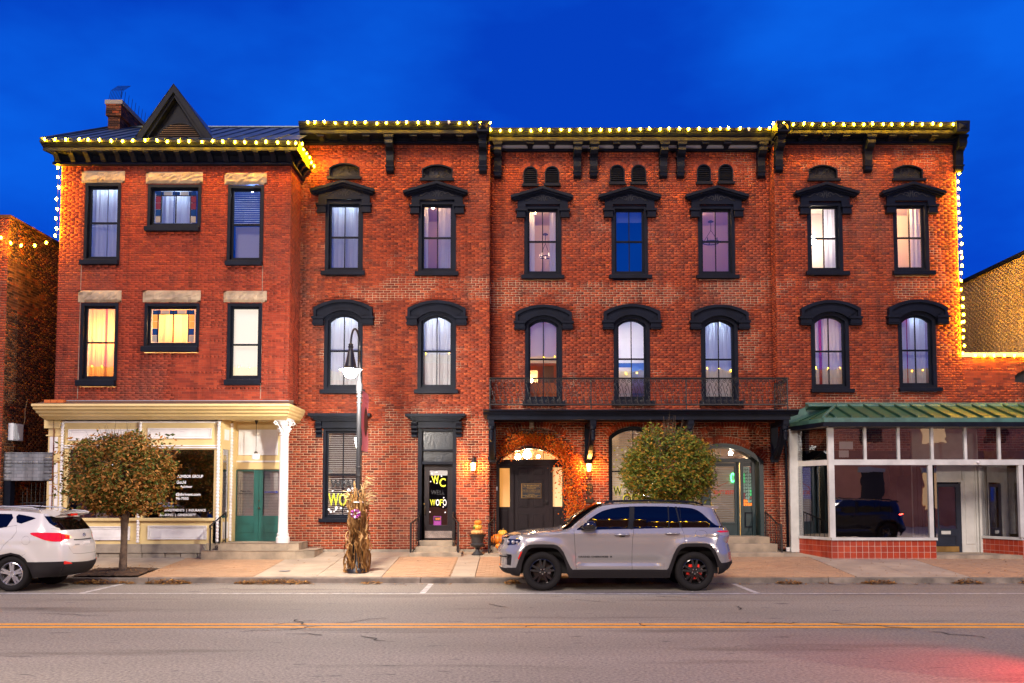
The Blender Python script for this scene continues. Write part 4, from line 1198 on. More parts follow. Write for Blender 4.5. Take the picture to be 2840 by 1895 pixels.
# stained glass sidelight: leaded pieces
simple('glass_mint', (.25, .42, .33), .1); simple('glass_rose', (.28, .12, .12), .1); emit('glass_green', (.15, 1, .35), .35, (.05, .4, .12)); emit('glass_orange', (1, .22, .02), 1.0, (.6, .15, .02))
q4 = g(600, 408, 705, 888); nx_, nz_2 = 4, 12
cw, ch = (q4[1] - q4[0]) / nx_, (q4[3] - q4[2]) / nz_2
for i in range(nx_):
    for j in range(nz_2):
        mt = 'glass_orange' if j < 1 or (j == 1 and i < 2) else ('glass_rose' if (j in (2, 3) and i < 1) or (j > 9 and i > 2) or (j == 2 and i == 3) else ('glass_green' if (i == 0 and 7 <= j <= 9) or (i == 3 and 3 <= j < 5) else 'glass_mint'))
        o_ = .012 * math.sin(j * 1.1 + i); zz = q4[2] + ch * j
        MB().face([(q4[0] + cw * i + (o_ if i else 0) + .004, Yd + .01, zz + .004), (q4[0] + cw * (i + 1) + (o_ if i < 3 else 0) - .004, Yd + .01, zz + .004 + .01 * (i % 2)), (q4[0] + cw * (i + 1) - (o_ if i < 3 else 0) - .004, Yd + .01, zz + ch - .004), (q4[0] + cw * i - (o_ if i else 0) + .004, Yd + .01, zz + ch - .004 - .01 * (i % 2))]).build('glass_piece', M[mt], er, recalc=False)
MB().box(q4[0], q4[1], Yd + .014, Yd + .02, q4[2], q4[3]).build('lead_backing', M['trim_shadow'], er)
ft = g(-80, 178, 722, 308)
MB().face([(p[0], Yd - .01, p[1]) for p in arch_pts(ft[0], ft[1], ft[2], ft[3], .40)]).build('fanlight_pane', M['glass_shop'], er, recalc=False)
LB = MB(); cxx = (ft[0] + ft[1]) / 2
for k in range(1, 8):
    t = math.pi * k / 8; LB.tube([(cxx, Yd - .02, ft[2]), (cxx + 1.02 * math.cos(t) * .8, Yd - .02, ft[2] + (ft[3] - ft[2]) * .95 * math.sin(t))], .006, 4)
LB.build('lead_came', M['flashing_grey'], er)
room(er, ft[0], ft[1], q4[2] - .6, ft[3], Yd + .15, 2.4, 'plaster_cream', grow=.1)
p = P(*R5(420, 250), Yd + 1.0); MB().sphere((p[0], p[1], p[2]), .06, 10, 8).build('hall_lamp', M['room_lamp_white'], er, smooth='all')
# --- walls
zT_B = PZ(Z4, 900, 262, YB); zT_C = PZ(Z8, 1000, 312, YC)
zb_ = zs(YB) - .05
zbase = zs(YB) + .07
brick_wall(H, XB0, XB1, zbase, zT_B, YB, opB, single=150, focus=(-2.2, 1.4), seed=2)
arch0 = XB1
brick_wall(H, XB1, XD0, zbase, zT_C, YC, opC, single=75, focus=(1.6, 2.4), seed=3)
brick_wall(H, XD0, XD1, 3.2, zT_B, YB, opD, single=0, seed=4)
brick_wall(H, XD0, XD0 + .58, zbase, 3.2, YB, [], single=20, focus=(7.3, 1.5), seed=14)
brick_wall(H, YB, YC, zbase, zT_B, XB1, [], axis='x', sgn=1, seed=5)
brick_wall(H, YB, YC, zbase, zT_B, XD0, [], axis='x', sgn=-1, seed=6)
brick_wall(H, YB, YB + 6, 3.2, zT_B, XD1, [], axis='x', sgn=1, seed=7)
mb = MB(); x = XB0
while x < XD0:
    ln = rnd.uniform(.8, 1.5); mb.box(x + .004, min(x + ln, XD0) - .004, (YB if x < XB1 else YC) - .03, YC + .1, zs(YB) - .15, zbase); x += ln
mb.build('plinth', M['limestone'], H, bevel=.008)
MB().box(XB0, XD1 - .02, YB + 3.4, YB + 9, 0, zT_B).build('building_core', M['interior_dark'], H)
MB().box(XB0, XD1 - .02, YB + .3, YB + 9, zT_B + .02, zT_B + .1).build('flat_roof', M['flashing_grey'], H)
# --- cornices
PRJ = .60
cB0, cB1 = P(*Z4(72, 110), YB - PRJ)[0], P(*Z4(1450, 110), YB - PRJ)[0]
zcb, zfb = PZ(Z4, 800, 186, YB - PRJ + .12), PZ(Z4, 800, 268, YB)
ztb = PZ(Z4, 800, 101, YB - PRJ)
def xs4(q, lst, Y, y=300): return [PX(q, x, y, Y) for x in lst]
cornice(H, cB0, cB1, YB, ztb, zcb, zfb, PRJ, mods=xs4(Z4, [235, 400, 565, 905, 1075, 1240], YB - .35, 210))
cC0, cC1 = XB1 - .02, XD0 + .02
ztc, zcc, zfc = PZ(Z8, 1000, 150, YC - PRJ), PZ(Z8, 1000, 240, YC - PRJ + .12), PZ(Z8, 1000, 320, YC)
cornice(H, cC0, cC1, YC, ztc, zcc, zfc, PRJ, mods=xs4(Z8, [340, 500, 968, 1130, 1608, 1768], YC - .35, 260))
cD0, cD1 = P(*R1(300, 120), YB - PRJ)[0], P(*R1(1688, 120), YB - PRJ)[0]
cornice(H, cD0, cD1, YB, PZ(R1, 1000, 108, YB - PRJ), zcb, zfb, PRJ, mods=xs4(R1, [490, 655, 800, 1135, 1285, 1440], YB - .35, 215))
for q, Y, lst, yb in ((Z4, YB, [738, 1408], 478), (Z8, YC, [106, 680, 798, 1300, 1425, 2005], 514), (R1, YB, [306, 950, 1606], 472)):
    for x in lst:
        xw = PX(q, x, yb, Y); zt = zcb if Y == YB else zcc
        bracket(H, xw, Y, zt, PZ(q, x, yb, Y), .21, .44)
# corner blocks that finish the cornices
for x in (cB1 - .32, cD0, cD1 - .34):
    MB().prism([(x, zcb), (x + .34, zcb), (x + .36, ztb + .02), (x - .02, ztb + .02)], 'y', YB - PRJ - .06, YB - PRJ + .3).build('cornice_block', M['trim_black'], H)
    mb = MB(); zz = (zcb + ztb) / 2
    mb.add([(x + .05, YB - PRJ - .062, zcb + .05), (x + .29, YB - PRJ - .062, zcb + .05), (x + .29, YB - PRJ - .062, ztb - .05), (x + .05, YB - PRJ - .062, ztb - .05), (x + .17, YB - PRJ - .14, zz)], [(0, 1, 4), (1, 2, 4), (2, 3, 4), (3, 0, 4)])
    mb.build('diamond_boss', M['trim_black'], H)
# --- balcony
YF = 23.9
bx0, bx1 = PX(R2, 0, 950, YF - .1), PX(R2, 2282, 950, YF - .1)
zg1, zg0 = PZ(R2, 1100, 930, YF - .1), PZ(R2, 1100, 966, YF - .1)
bal = MB()
bal.prism([(YF - .16, zg1), (YF - .18, zg1 - .03), (YF - .12, zg0 + .06), (YF - .08, zg0), (YB - .001, zg0), (YB - .001, zg1)], 'x', bx0, bx1)
bal.box(bx0 + .10, bx1 - .18, YF - .02, YF + .05, zg0 - .13, zg0)
bal.box(bx0 + .10, bx0 + .16, YF + .05, YB - .001, zg0 - .13, zg0); bal.box(bx1 - .24, bx1 - .18, YF + .05, YB - .001, zg0 - .13, zg0)
bal.box(XB1 + .01, XD0 - .01, YB - .003, YC - .002, zg0 - .05, zg1)
balc = bal.build('balcony', M['trim_black'], H)
soff = MB()
yy = YF + .06
while yy < YB - .02: soff.box(bx0 + .17, bx1 - .25, yy, yy + .085, zg0 - .02, zg0 - .001); yy += .095
tag(soff.build('soffit_boards', M['trim_black'], balc), kind='stuff')
rx0, rx1 = PX(R2, 48, 800, YF), PX(R2, 2203, 800, YF)
zr1, zr0 = PZ(R2, 1100, 703, YF), PZ(R2, 1100, 893, YF)
RL = MB()
for z in (zr1, zr0, zr1 - .01):
    RL.box(rx0, rx1, YF - .016, YF + .016, z - .014, z + .014)
    for x in (rx0, rx1): RL.box(x - .012, x + .012, YF, YB, z - .008, z + .008)
nx_ = 50; st = (rx1 - rx0) / nx_
for k in (0, 17, 33, 50): RL.box(rx0 + st * k - .014, rx0 + st * k + .014, YF - .016, YF + .016, zg1, zr1 + .02)
for x in (rx0, rx1): RL.box(x - .014, x + .014, YB - .05, YB - .02, zg1, zr1)
RL.build('top_rail', M['iron_black'], balc)
hgt = zr1 - zr0
def scroll(cx, cz, r0, turn, sgn, start):
    return [(cx + r0 * (1 - k / 20) * math.cos(start + sgn * k / 16 * turn), 0, cz + r0 * (1 - k / 20) * math.sin(start + sgn * k / 16 * turn)) for k in range(17)]
U = MB()
U.tube(scroll(-.01, hgt - .075, .06, 9.5, 1, .4), .010, 3, cap=False)
U.tube(scroll(.01, .075, .05, 9.5, -1, 2.8), .009, 3, cap=False)
U.tube([(.07, 0, hgt), (.055, 0, hgt - .06), (.055, 0, hgt - .14)] + [(.055 + .022 * math.sin(k * 1.05), 0, hgt - .14 - (hgt - .28) * k / 18) for k in range(19)] + [(.055, 0, .12), (.07, 0, 0)], .009, 3, cap=False)
U.tube([(-.07, 0, hgt - .12), (.05, 0, .10)], .008, 3, cap=False)
um = raw_mesh(U, 'baluster', 'iron_black')
o0 = org(balc)
for k in range(nx_): link('baluster', um, balc, Vector((rx0 + st * (k + .5), YF, zr0)) - o0)
for xe in (rx0, rx1):
    for k in range(7):
        o = link('baluster', um, balc, Vector((xe, YF + .12 + .16 * k, zr0)) - o0); o.rotation_euler = (0, 0, R(90))
# brackets under the balcony: wall post, curved strut and turned drop
def big_bracket(x, y0):
    zt = zg0 - .13; L_ = 1.02
    B = MB()
    yb_ = YB if abs(x - bx0) < .5 or x > 7.0 else YC
    B.box(x - .10, x + .10, yb_ - .10, yb_ - .001, zt - 1.08, zt)
    B.box(x - .07, x + .07, YF, yb_, zt - .12, zt + .0)
    pr = []
    for k in range(9):
        t = k / 8; pr.append((yb_ - .10 - (yb_ - .10 - YF - .12) * t, zt - 1.0 + .88 * t ** 1.9))
    lo = [(p[0], p[1]) for p in pr]; up = [(p[0] + .10, p[1] + .14) for p in pr[::-1]]
    B.prism(lo + up, 'x', x - .06, x + .06)
    B.box(x - .08, x + .08, YF + .02, YF + .20, zt - .16, zt)
    B.box(x - .12, x + .12, yb_ - .13, yb_ - .001, zt - 1.0, zt - .93)
    o = B.build('bracket', M['trim_black'], balc, bevel=.006)
    MB().lathe([(.085, 0), (.085, -.10), (.05, -.13), (.07, -.18), (.05, -.22), (.065, -.28), (.045, -.33), (.06, -.38), (.02, -.44), (.001, -.45)], (x, YF + .11, zt - .13), 12).build('turned_drop', M['trim_black'], balc, smooth=True)
big_bracket(PX(R2, 66, 1150, YB - .05), 0)
big_bracket(PX(R2, 762, 1280, YC - .05), 0); big_bracket(PX(R2, 1425, 1150, YC - .05), 0)
big_bracket(PX(R2, 2110, 1250, YB - .05), 0)

# ------------------------------------------------------------------ corner building with the yellow shopfront
XA0, XA1 = -12.08, PX(Z1, 2106, 1000, YA)
A = thing('corner_building', 'red brick corner building with a gabled dormer, rough stone lintels and a pale yellow shopfront', 'building', (-9, YA, zs(YA)))
opA = []
def stone_lintel(parent, q, r4):
    a, b_, c, d = box4(q, *r4, YA)
    L = MB(); nx_, nz_ = 14, 5
    vs = []
    for j in range(nz_ + 1):
        for i in range(nx_ + 1):
            ed = i in (0, nx_) or j in (0, nz_)
            vs.append((a + (b_ - a) * i / nx_, YA - (.015 if ed else rnd.uniform(.04, .10)), c + (d - c) * j / nz_))
    L.add(vs, [(j * (nx_ + 1) + i, j * (nx_ + 1) + i + 1, (j + 1) * (nx_ + 1) + i + 1, (j + 1) * (nx_ + 1) + i) for j in range(nz_) for i in range(nx_)])
    L.box(a, b_, YA - .015, YA + .04, c, d)
    L.build('lintel', M['stone_lintel'], parent, recalc=False)
def a_win(q, fr, sill, lint, **k):
    x0, x1, z0, z1 = box4(q, *fr, YA); s = box4(q, *sill, YA)
    opA.append(rect_open(x0 + .01, x1 - .01, s[2], z1 + .02))
    W = window(A, YA, x0, x1, z0, z1, case=.075, recess=.09, sash=.055, mull=False, sillbox=s, **k)
    stone_lintel(W, q, lint)
    return W, (x0, x1, z0, z1)
a_win(Z1, (613, 806, 872, 1366), (586, 1366, 863, 1399), (593, 718, 905, 803), curtains=[(0, .5), (.52, 1)], wall='plaster_cream', lamp=(.5, 1.07, .42, .06), lampmat='hidden_fill_cool')
WS, s1 = a_win(Z1, (1070, 816, 1457, 1124), (1055, 1124, 1448, 1158), (1058, 725, 1470, 808), curtains=[(.13, .4), (.42, .8)], wall='plaster_blue', lamp=(.5, 1.07, .42, .06), lampmat='hidden_fill_cool', stained=True)
W, _ = a_win(Z1, (1648, 822, 1908, 1374), (1636, 1374, 1903, 1405), (1627, 731, 1932, 815), blind=(.48, .06, .6), wall='plaster_blue', lamp=(.5, 1.07, .42, .06), lampmat='hidden_fill_cool')
MB().box(_[0] + .12, _[1] - .12, YA + .32, YA + .33, _[2] + .08, (_[2] + _[3]) / 2).build('roller_shade', M['blind_white'], W)
a_win(Z2, (582, 238, 852, 800), (558, 798, 838, 840), (568, 147, 880, 232), curtains=[(.04, .62), (.55, 1)], cmat='curtain_tan', wall='plaster_cream', lamp=(.5, .6, .7, .15))
WT, s2 = a_win(Z2, (1046, 240, 1443, 556), (1030, 555, 1436, 592), (1036, 147, 1454, 232), curtains=[(.16, .5), (.5, .84)], cmat='curtain_tan', wall='plaster_cream', stained=True, lamp=(.5, .6, .7, .15))
W, _ = a_win(Z2, (1645, 240, 1895, 797), (1630, 795, 1890, 835), (1621, 150, 1933, 232), wall='plaster_cream', meet=.47)
MB().box(_[0] + .10, _[1] - .10, YA + .23, YA + .235, _[2] + .16, _[3] - .1).build('lit_blind', M['lit_shade'], W)
simple('glass_red', (.10, .02, .025), .1); simple('glass_cream', (.26, .24, .20), .15); simple('glass_mirrored_sky', (.01, .035, .12), .05); emit('glass_amber', (1, .38, .03), .35, (.5, .2, .03))  # the blue pieces carry the sky's reflection in their colour
for Wn, (a, b_, c, d), warm in ((WS, s1, 0), (WT, s2, 1)):
    yl = YA + .10
    xa, xb, za, zb = a + .17, b_ - .17, c + .15, d - .16
    B_ = MB()
    for x in (xa + .15, (a + b_) / 2, xb - .15): B_.box(x - .011, x + .011, yl - .01, yl + .02, za, zb)
    B_.box(xa, xb, yl - .01, yl + .02, zb - .115, zb - .10)
    B_.build('leading', M['trim_black'], Wn)
    cols = ['glass_amber' if warm else 'glass_red', 'glass_cream', 'glass_mirrored_sky', 'glass_amber' if warm else 'glass_red']
    hh = (zb - .12 - za) / 4
    for sx in (xa, xb - .14):
        for k in range(4): MB().box(sx, sx + .14, yl, yl + .01, za + hh * k + .006, za + hh * (k + 1) - .006).build('glass_piece', M[cols[(k + 1) % 4] if k != 1 else 'glass_mirrored_sky'], Wn)
    for k in range(5):
        w5 = (xb - xa) / 5; MB().box(xa + w5 * k + .006, xa + w5 * (k + 1) - .006, yl, yl + .01, zb - .10, zb).build('glass_piece', M['glass_cream' if k in (1, 3) else 'glass_mirrored_sky'], Wn)
zA0 = PZ(Z2, 1200, 945, YA); zA1 = PZ(Z1, 1200, 672, YA)
brick_wall(A, XA0, XA1, zA0, zA1, YA, opA, 'brick_pressed', 'mortar_pressed', pitch=.205, course=.0605, joint=.0065, single=260, focus=(-6, 5), seed=21, relief=.002)
brick_wall(A, YA, YB, zA0, zA1, XA1, [], 'brick_pressed', 'mortar_pressed', axis='x', sgn=1, course=.0605, joint=.0065, seed=22, relief=.002)
brick_wall(A, YA, YA + 9, zs(YA), zA1, XA0, [], 'brick_pressed', 'mortar_pressed', axis='x', sgn=-1, course=.0605, joint=.0065, seed=23, relief=.002)
MB().box(XA0 + .02, XA1 - .05, YA + 3.6, YA + 9, 0, zA1).build('building_core', M['interior_dark'], A)
# pale vertical joints where the front was rebuilt
for x, q, y0, y1 in ((590, Z1, 1400, 1567), (1903, Z1, 1405, 1567)):
    a = P(*q(x, y0), YA); MB().box(a[0] - .006, a[0] + .006, YA - .008, YA, zA0 + .05, a[2]).build('joint_line', M['limestone'], A)
# cornice on corbels
PR = .60
zt, zc, zf = PZ(Z1, 1200, 492, YA - PR), PZ(Z1, 1200, 568, YA - PR + .12), PZ(Z1, 1200, 683, YA)
c0, c1 = PX(Z1, 285, 500, YA - PR), PX(Z1, 2158, 500, YA - PR)
def a_cornice_profile():
    hc = zt - zc
    return [(0, zt), (-PR, zt), (-PR, zt - .2 * hc), (-PR * .93, zt - .34 * hc), (-PR * .86, zt - .55 * hc), (-PR * .80, zt - .62 * hc), (-PR * .80, zt - hc), (-.12, zt - hc), (-.10, zf + .10), (-.16, zf + .06), (-.16, zf), (0, zf)]
CB = MB(); pr = a_cornice_profile()
# mitred front plus the return along the right side
n = len(pr); vs = []
for (d_, z) in pr: vs.append((c0 + (PR + d_) * .3, YA + d_, z))
for (d_, z) in pr: vs.append((XA1 - d_ * .57, YA + d_, z))
for (d_, z) in pr: vs.append((XA1 - d_ * .57, YB - .002, z))
fs = [(i, (i + 1) % n, n + (i + 1) % n, n + i) for i in range(n)] + [(n + i, n + (i + 1) % n, 2 * n + (i + 1) % n, 2 * n + i) for i in range(n)] + [tuple(range(n))]
CB.add(vs, fs); CB.build('cornice', M['trim_black'], A)
def corbel(x, y, ax):
    hh = (zc - zf) * .80
    pr_ = [(-.10, zc), (-.46, zc), (-.46, zc - .16 * hh), (-.36, zc - .30 * hh), (-.30, zc - .55 * hh), (-.24, zc - .85 * hh), (-.20, zc - hh), (-.10, zc - hh)]
    B = MB()
    if ax == 'y': B.prism([(y + p[0], p[1]) for p in pr_], 'x', x - .065, x + .065)
    else: B.prism([(x - p[0] * .57, p[1]) for p in pr_], 'y', y - .065, y + .065)
    B.build('corbel', M['trim_black'], A)
for x in (392, 505, 617, 728, 840, 950, 1060, 1170, 1280, 1390, 1508, 1622, 1738, 1853, 1970, 2085): corbel(PX(Z1, x, 610, YA - .4), YA, 'y')
for y in (YA + .15, YA + .55, YA + .95): corbel(XA1, y, 'x')
# standing-seam hip roof, dormer and chimney
zr = zt + .02; yr = YA + 3.4; zrid = PZ(Z1, 1500, 405, yr)
rl, rr = PX(Z1, 790, 395, yr), XA1 + .1
RB = MB()
ev = [(c0 + .02, YA - PR + .02, zr), (XA1 + PR * .57 - .02, YA - PR + .02, zr)]
RB.face([ev[0], ev[1], (rr, yr, zrid), (rl, yr, zrid)]); RB.face([ev[0], (rl, yr, zrid), (rl, yr + 5, zrid), (c0, yr + 5, zr)]); RB.face([(rl, yr, zrid), (rr, yr, zrid), (rr, yr + 5, zrid), (rl, yr + 5, zrid)])
rf = RB.build('roof', M['roof_metal'], A)
x = ev[0][0] + .3
while x < rr:
    t0 = 0.0
    xb = x; SM = MB()
    tp = (xb, yr, zrid); 
    if xb < rl: 
        f = (xb - ev[0][0]) / (rl - ev[0][0]); tp = (xb, ev[0][1] + (yr - ev[0][1]) * f, zr + (zrid - zr) * f)
    SM.tube([(xb, YA - PR + .03, zr + .02), (tp[0], tp[1], tp[2] + .02)], .02, 4); SM.build('seam', M['roof_metal'], rf, recalc=False); x += .42
SM = MB(); SM.tube([(ev[0][0], ev[0][1], zr + .03), (rl, yr, zrid + .03), (rr, yr, zrid + .03)], .035, 5); SM.build('ridge_cap', M['roof_metal'], rf)
# dormer gable
ya = YA - .15
ap = P(*Z1(1266, 112), ya); gl_, gr_ = P(*Z1(945, 500), ya), P(*Z1(1588, 500), ya)
zb0 = zt - .1
def gable_tri(ins, dz=0): 
    return [(gl_[0] + ins, zb0), (gr_[0] - ins, zb0), (ap[0], ap[2] - ins * 1.3 + dz)]
GB = MB(); GB.prism(gable_tri(.25), 'y', ya + .16, ya + .25)
dm = GB.build('dormer', M['trim_black'], A)
for th, pr_, ins in ((.17, 0, -.05), (.09, .08, .12)):
    B_ = MB()
    for s_, e in ((-1, gl_), (1, gr_)):
        L_ = math.hypot(ap[0] - e[0], ap[2] - zb0); nx_, nz_ = (ap[2] - zb0) / L_ * s_, abs(ap[0] - e[0]) / L_
        o_ = ins
        B_.prism([(ap[0], ap[2] - o_ * 1.32), (e[0] - s_ * o_ * 1.25, zb0), (e[0] - s_ * (o_ + th) * 1.25, zb0), (ap[0], ap[2] - (o_ + th) * 1.32)], 'y', ya + pr_ - .1, ya + .28)
    B_.build('bargeboard', M['trim_black'], dm)
RB = MB(); RB.face([(gl_[0] - .05, ya - .12, zb0), (ap[0], ya - .12, ap[2] + .05), (ap[0], yr + 2, ap[2] + .05), (gl_[0] - .05, yr + 2, zb0)]); RB.face([(gr_[0] + .05, ya - .12, zb0), (ap[0], ya - .12, ap[2] + .05), (ap[0], yr + 2, ap[2] + .05), (gr_[0] + .05, yr + 2, zb0)])
RB.build('dormer_roof', M['roof_metal'], dm)
va, vb, vc, vd = box4(Z1, 1112, 347, 1458, 500, ya)
VB = MB(); VB.ring(arch_pts(va, vb, vc, vd, (vb - va) * .36), arch_pts(va + .05, vb - .05, vc, vd - .05, (vb - va) * .33), ya + .11, ya + .17); VB.build('vent_rim', M['trim_black'], dm)
VB = MB(); zz = vc + .03
while zz < vd - .06:
    t = arch_open(va + .06, vb - .06, vc - .1, vd - .05, (vb - va) * .33)(zz)
    if t: VB.prism([(ya + .10, zz), (ya + .155, zz + .035), (ya + .155, zz + .02), (ya + .10, zz - .012)], 'x', t[0], t[1])
    zz += .055
simple('louvre_wood', (.10, .065, .04), .8, var=.4)
tag(VB.build('louvre', M['louvre_wood'], dm, recalc=False), kind='stuff')
# chimney
ych = 26.6
a, b_, c, d = box4(Z1, 782, 235, 870, 385, ych)
d2 = ych + 2.0
ch = MB().box(a + .02, b_ - .02, ych + .02, d2, c - 1.2, d).build('chimney', M['mortar_alley'], A)
for i in range(24):
    z = c - .4 + i * .075; 
    if z > d - .05: break
    ex = .05 if z > d - .42 else 0
    B_ = MB(); o_ = .1 if i % 2 else 0; x = a - ex
    while x < b_ + ex - .02:
        xn = min(x + .2 - (o_ if x == a - ex else 0), b_ + ex); B_.box(x + .004, xn - .004, ych - ex + rnd.uniform(-.01, .01), ych + .1, z + .004, z + .066); x = xn
    y = ych + .1
    while y < d2 - .02: B_.box(b_ - .1, b_ + ex + rnd.uniform(-.006, .006), y + .004, min(y + .196, d2), z + .004, z + .066); y += .2
    tag(B_.build('brick_course', M['brick_alley'], ch, recalc=False), kind='stuff')
MB().box(a - .08, b_ + .08, ych - .06, d2 + .06, d, d + .12).build('cap_slab', M['chimney_cap'], ch)
WB = MB()
for k in range(9):
    x = a + (b_ - a) * k / 8; WB.tube([(x, ych, d + .12), (x + .05, ych + .05, d + .45), (x + .25, ych + .1, d + .62)], .008, 3)
for k in range(9):
    y = ych + (d2 - ych) * k / 8; WB.tube([(b_, y, d + .12), (b_ + .04, y, d + .5)], .008, 3)
tag(WB.build('bird_wire', M['iron_black'], ch, recalc=False), kind='stuff')
# --- yellow shopfront
S = None
YS = YA + .10
def yb(r4, y0, y1, mb, q=Z3, Y=YS):
    a, b_, c, d = box4(q, *r4, Y); mb.box(a, b_, Y + y0, Y + y1, c, d); return a, b_, c, d
xs0 = PX(Z3, 345, 600, YS); xs1 = PX(Z3, 1598, 600, YS)
SB = MB()
yb((345, 160, 444, 1082), -.04, .2, SB)                   # end pilaster
yb((444, 178, 1600, 384), 0, .12, SB)                     # transom field
yb((444, 384, 486, 1082), 0, .12, SB); yb((1545, 384, 1600, 1082), 0, .12, SB)
yb((444, 897, 1600, 1082), 0, .12, SB); yb((985, 384, 1035, 900), -.0, .12, SB)
yb((430, 880, 1560, 900), -.07, .1, SB)                   # sill shelf
shop = SB.build('shopfront', M['paint_yellow'], A, bevel=.004)
zen = PZ(Z3, 1200, 165, YS)                                # underside of the entablature
xr = XA1 + .10
PRS = .62
pz = lambda y: PZ(Z3, 1200, y, YA - PRS)
prf = [(0, pz(52)), (-PRS, pz(52)), (-PRS, pz(68)), (-PRS * .92, pz(76)), (-PRS * .90, pz(88)), (-PRS * .74, pz(100)), (-PRS * .72, pz(112)), (-PRS * .56, pz(122)), (-PRS * .54, pz(133)), (-PRS * .22, pz(152) - .02), (-.05, zen + .12), (-.05, zen), (0, zen)]
EB = MB(); n = len(prf); vs = []
xl = PX(Z2, 350, 1080, YA) 
for (d_, z) in prf: vs.append((xl + d_ * .22, YA + d_, z))
for (d_, z) in prf: vs.append((xr - .15 - d_ * .40, YA + d_, z))
for (d_, z) in prf: vs.append((xr - .15 - d_ * .40, YB - .002, z))
vs0 = [(xl, YA + .5, z) for (d_, z) in prf]
EB.add(vs, [(i, (i + 1) % n, n + (i + 1) % n, n + i) for i in range(n)] + [(n + i, n + (i + 1) % n, 2 * n + (i + 1) % n, 2 * n + i) for i in range(n)] + [tuple(range(n))])
vs = [(xl + d_ * .22, YA + d_, z) for (d_, z) in prf] + [(xl + d_ * .22, YA + 1.0, z) for (d_, z) in prf]
EB.add(vs, [(i, (i + 1) % n, n + (i + 1) % n, n + i) for i in range(n)])
EB.face([(xl, YA, zen), (xr, YA, zen), (xr, YB, zen), (xl, YB, zen)]); EB.box(xl, xr - .1, YA - .05, YA + .12, zen, zen + .3)
EB.build('entablature', M['paint_yellow'], A)
fb = MB(); fb.prism([(YA - PRS + .02, pz(52)), (YA - .02, pz(52) + .12), (YA, zA0 + .02), (YA, pz(52))], 'x', xl - .1, xr + .05)
fb.build('flashing', M['interior_brown'], A)
MB().box(PX(Z2, 470, 940, YA), PX(Z2, 2092, 940, YA), YA - .012, YA, zA0 - .02, zA0 + .012).build('flashing_strip', M['flashing_grey'], A)
bxp = P(*Z2(400, 950), YA - .3); mb = MB()
for k in range(3): mb.box(bxp[0] - .25 + .17 * k, bxp[0] - .09 + .17 * k, YA - .38, YA - .22, bxp[2] - .04, bxp[2] + .04)
top_mesh(mb, 'loose_bricks', M['orange_block'], 'few loose orange bricks lying on the left end of the yellow shopfront cornice', 'bricks', (bxp[0], YA - .3, bxp[2] - .04))
# white panels with mouldings
def wpanel(r4, q=Z3, Y=YS, parent=None, dy=-.0):
    a, b_, c, d = box4(q, *r4, Y); e = .028
    mb = MB(); mb.box(a + e, b_ - e, Y + dy - .012, Y + dy, c + e, d - e)
    mb.ring([(a, c), (b_, c), (b_, d), (a, d)], [(a + e, c + e), (b_ - e, c + e), (b_ - e, d - e), (a + e, d - e)], Y + dy - .035, Y + dy)
    e2 = e * 2.2
    mb.ring([(a + e2, c + e2), (b_ - e2, c + e2), (b_ - e2, d - e2), (a + e2, d - e2)], [(a + e2 + .012, c + e2 + .012), (b_ - e2 - .012, c + e2 + .012), (b_ - e2 - .012, d - e2 - .012), (a + e2 + .012, d - e2 - .012)], Y + dy - .022, Y + dy - .012)
    return mb.build('white_panel', M['paint_white'], parent or shop)
for r4 in ((498, 238, 985, 318), (1073, 230, 1535, 305), (498, 940, 943, 1040), (1072, 935, 1498, 1035)): wpanel(r4)
for y0, y1 in ((478, 550), (558, 633), (640, 712), (720, 792), (802, 875)):
    for x0, x1 in ((362, 389), (398, 424)):
        a, b_, c, d = box4(Z3, x0, y0, x1, y1, YS); MB().box(a, b_, YS - .055, YS - .04, c, d).build('white_panel', M['paint_white'], shop)
a, b_, c, d = box4(Z3, 368, 293, 425, 412, YS); MB().box(a, b_, YS - .06, YS - .04, c, d).build('white_panel', M['paint_white'], shop)
for y0, y1, e in ((160, 232, .05), (425, 465, .03), (278, 288, .02)):
    a, b_, c, d = box4(Z3, 345, y0, 444, y1, YS); MB().box(a - e, b_ + e * .3, YS - .04 - e, YS, c, d).build('pilaster_block', M['paint_yellow'], shop, bevel=.01)
TR = MB()
for r4 in ((440, 178, 1600, 192), (444, 352, 1580, 360), (444, 366, 1580, 375)):
    yb(r4, -.035, .0, TR)
TR.build('white_rail', M['paint_white'], shop)
def beads(x, Y, z0, z1, r_=.045, parent=None):
    mb = MB(); z = z0; pr_ = []
    while z < z1: 
        pr_ += [(r_ * .62, z), (r_ * .95, z + r_ * .5), (r_ * .95, z + r_ * 1.1), (r_ * .62, z + r_ * 1.6)]; z += r_ * 1.72
    mb.lathe(pr_, (x, Y, 0), 10); mb.build('beaded_column', M['paint_white'], parent or shop, smooth=True)
zlo = PZ(Z3, 1000, 1060, YS)
beads(PX(Z3, 1020, 300, YS), YS - .04, PZ(Z3, 1020, 350, YS), PZ(Z3, 1020, 190, YS)); beads(PX(Z3, 1003, 980, YS), YS - .04, zlo, PZ(Z3, 1000, 905, YS)); beads(PX(Z3, 450, 600, YS), YS - .05, zlo, PZ(Z3, 450, 190, YS))
beads(PX(Z3, 1583, 600, YS), YS - .05, zlo + .02, PZ(Z3, 1583, 180, YS), .052)
beads(PX(Z3, 1010, 650, YS), YS - .03, PZ(Z3, 1010, 880, YS), PZ(Z3, 1010, 380, YS))
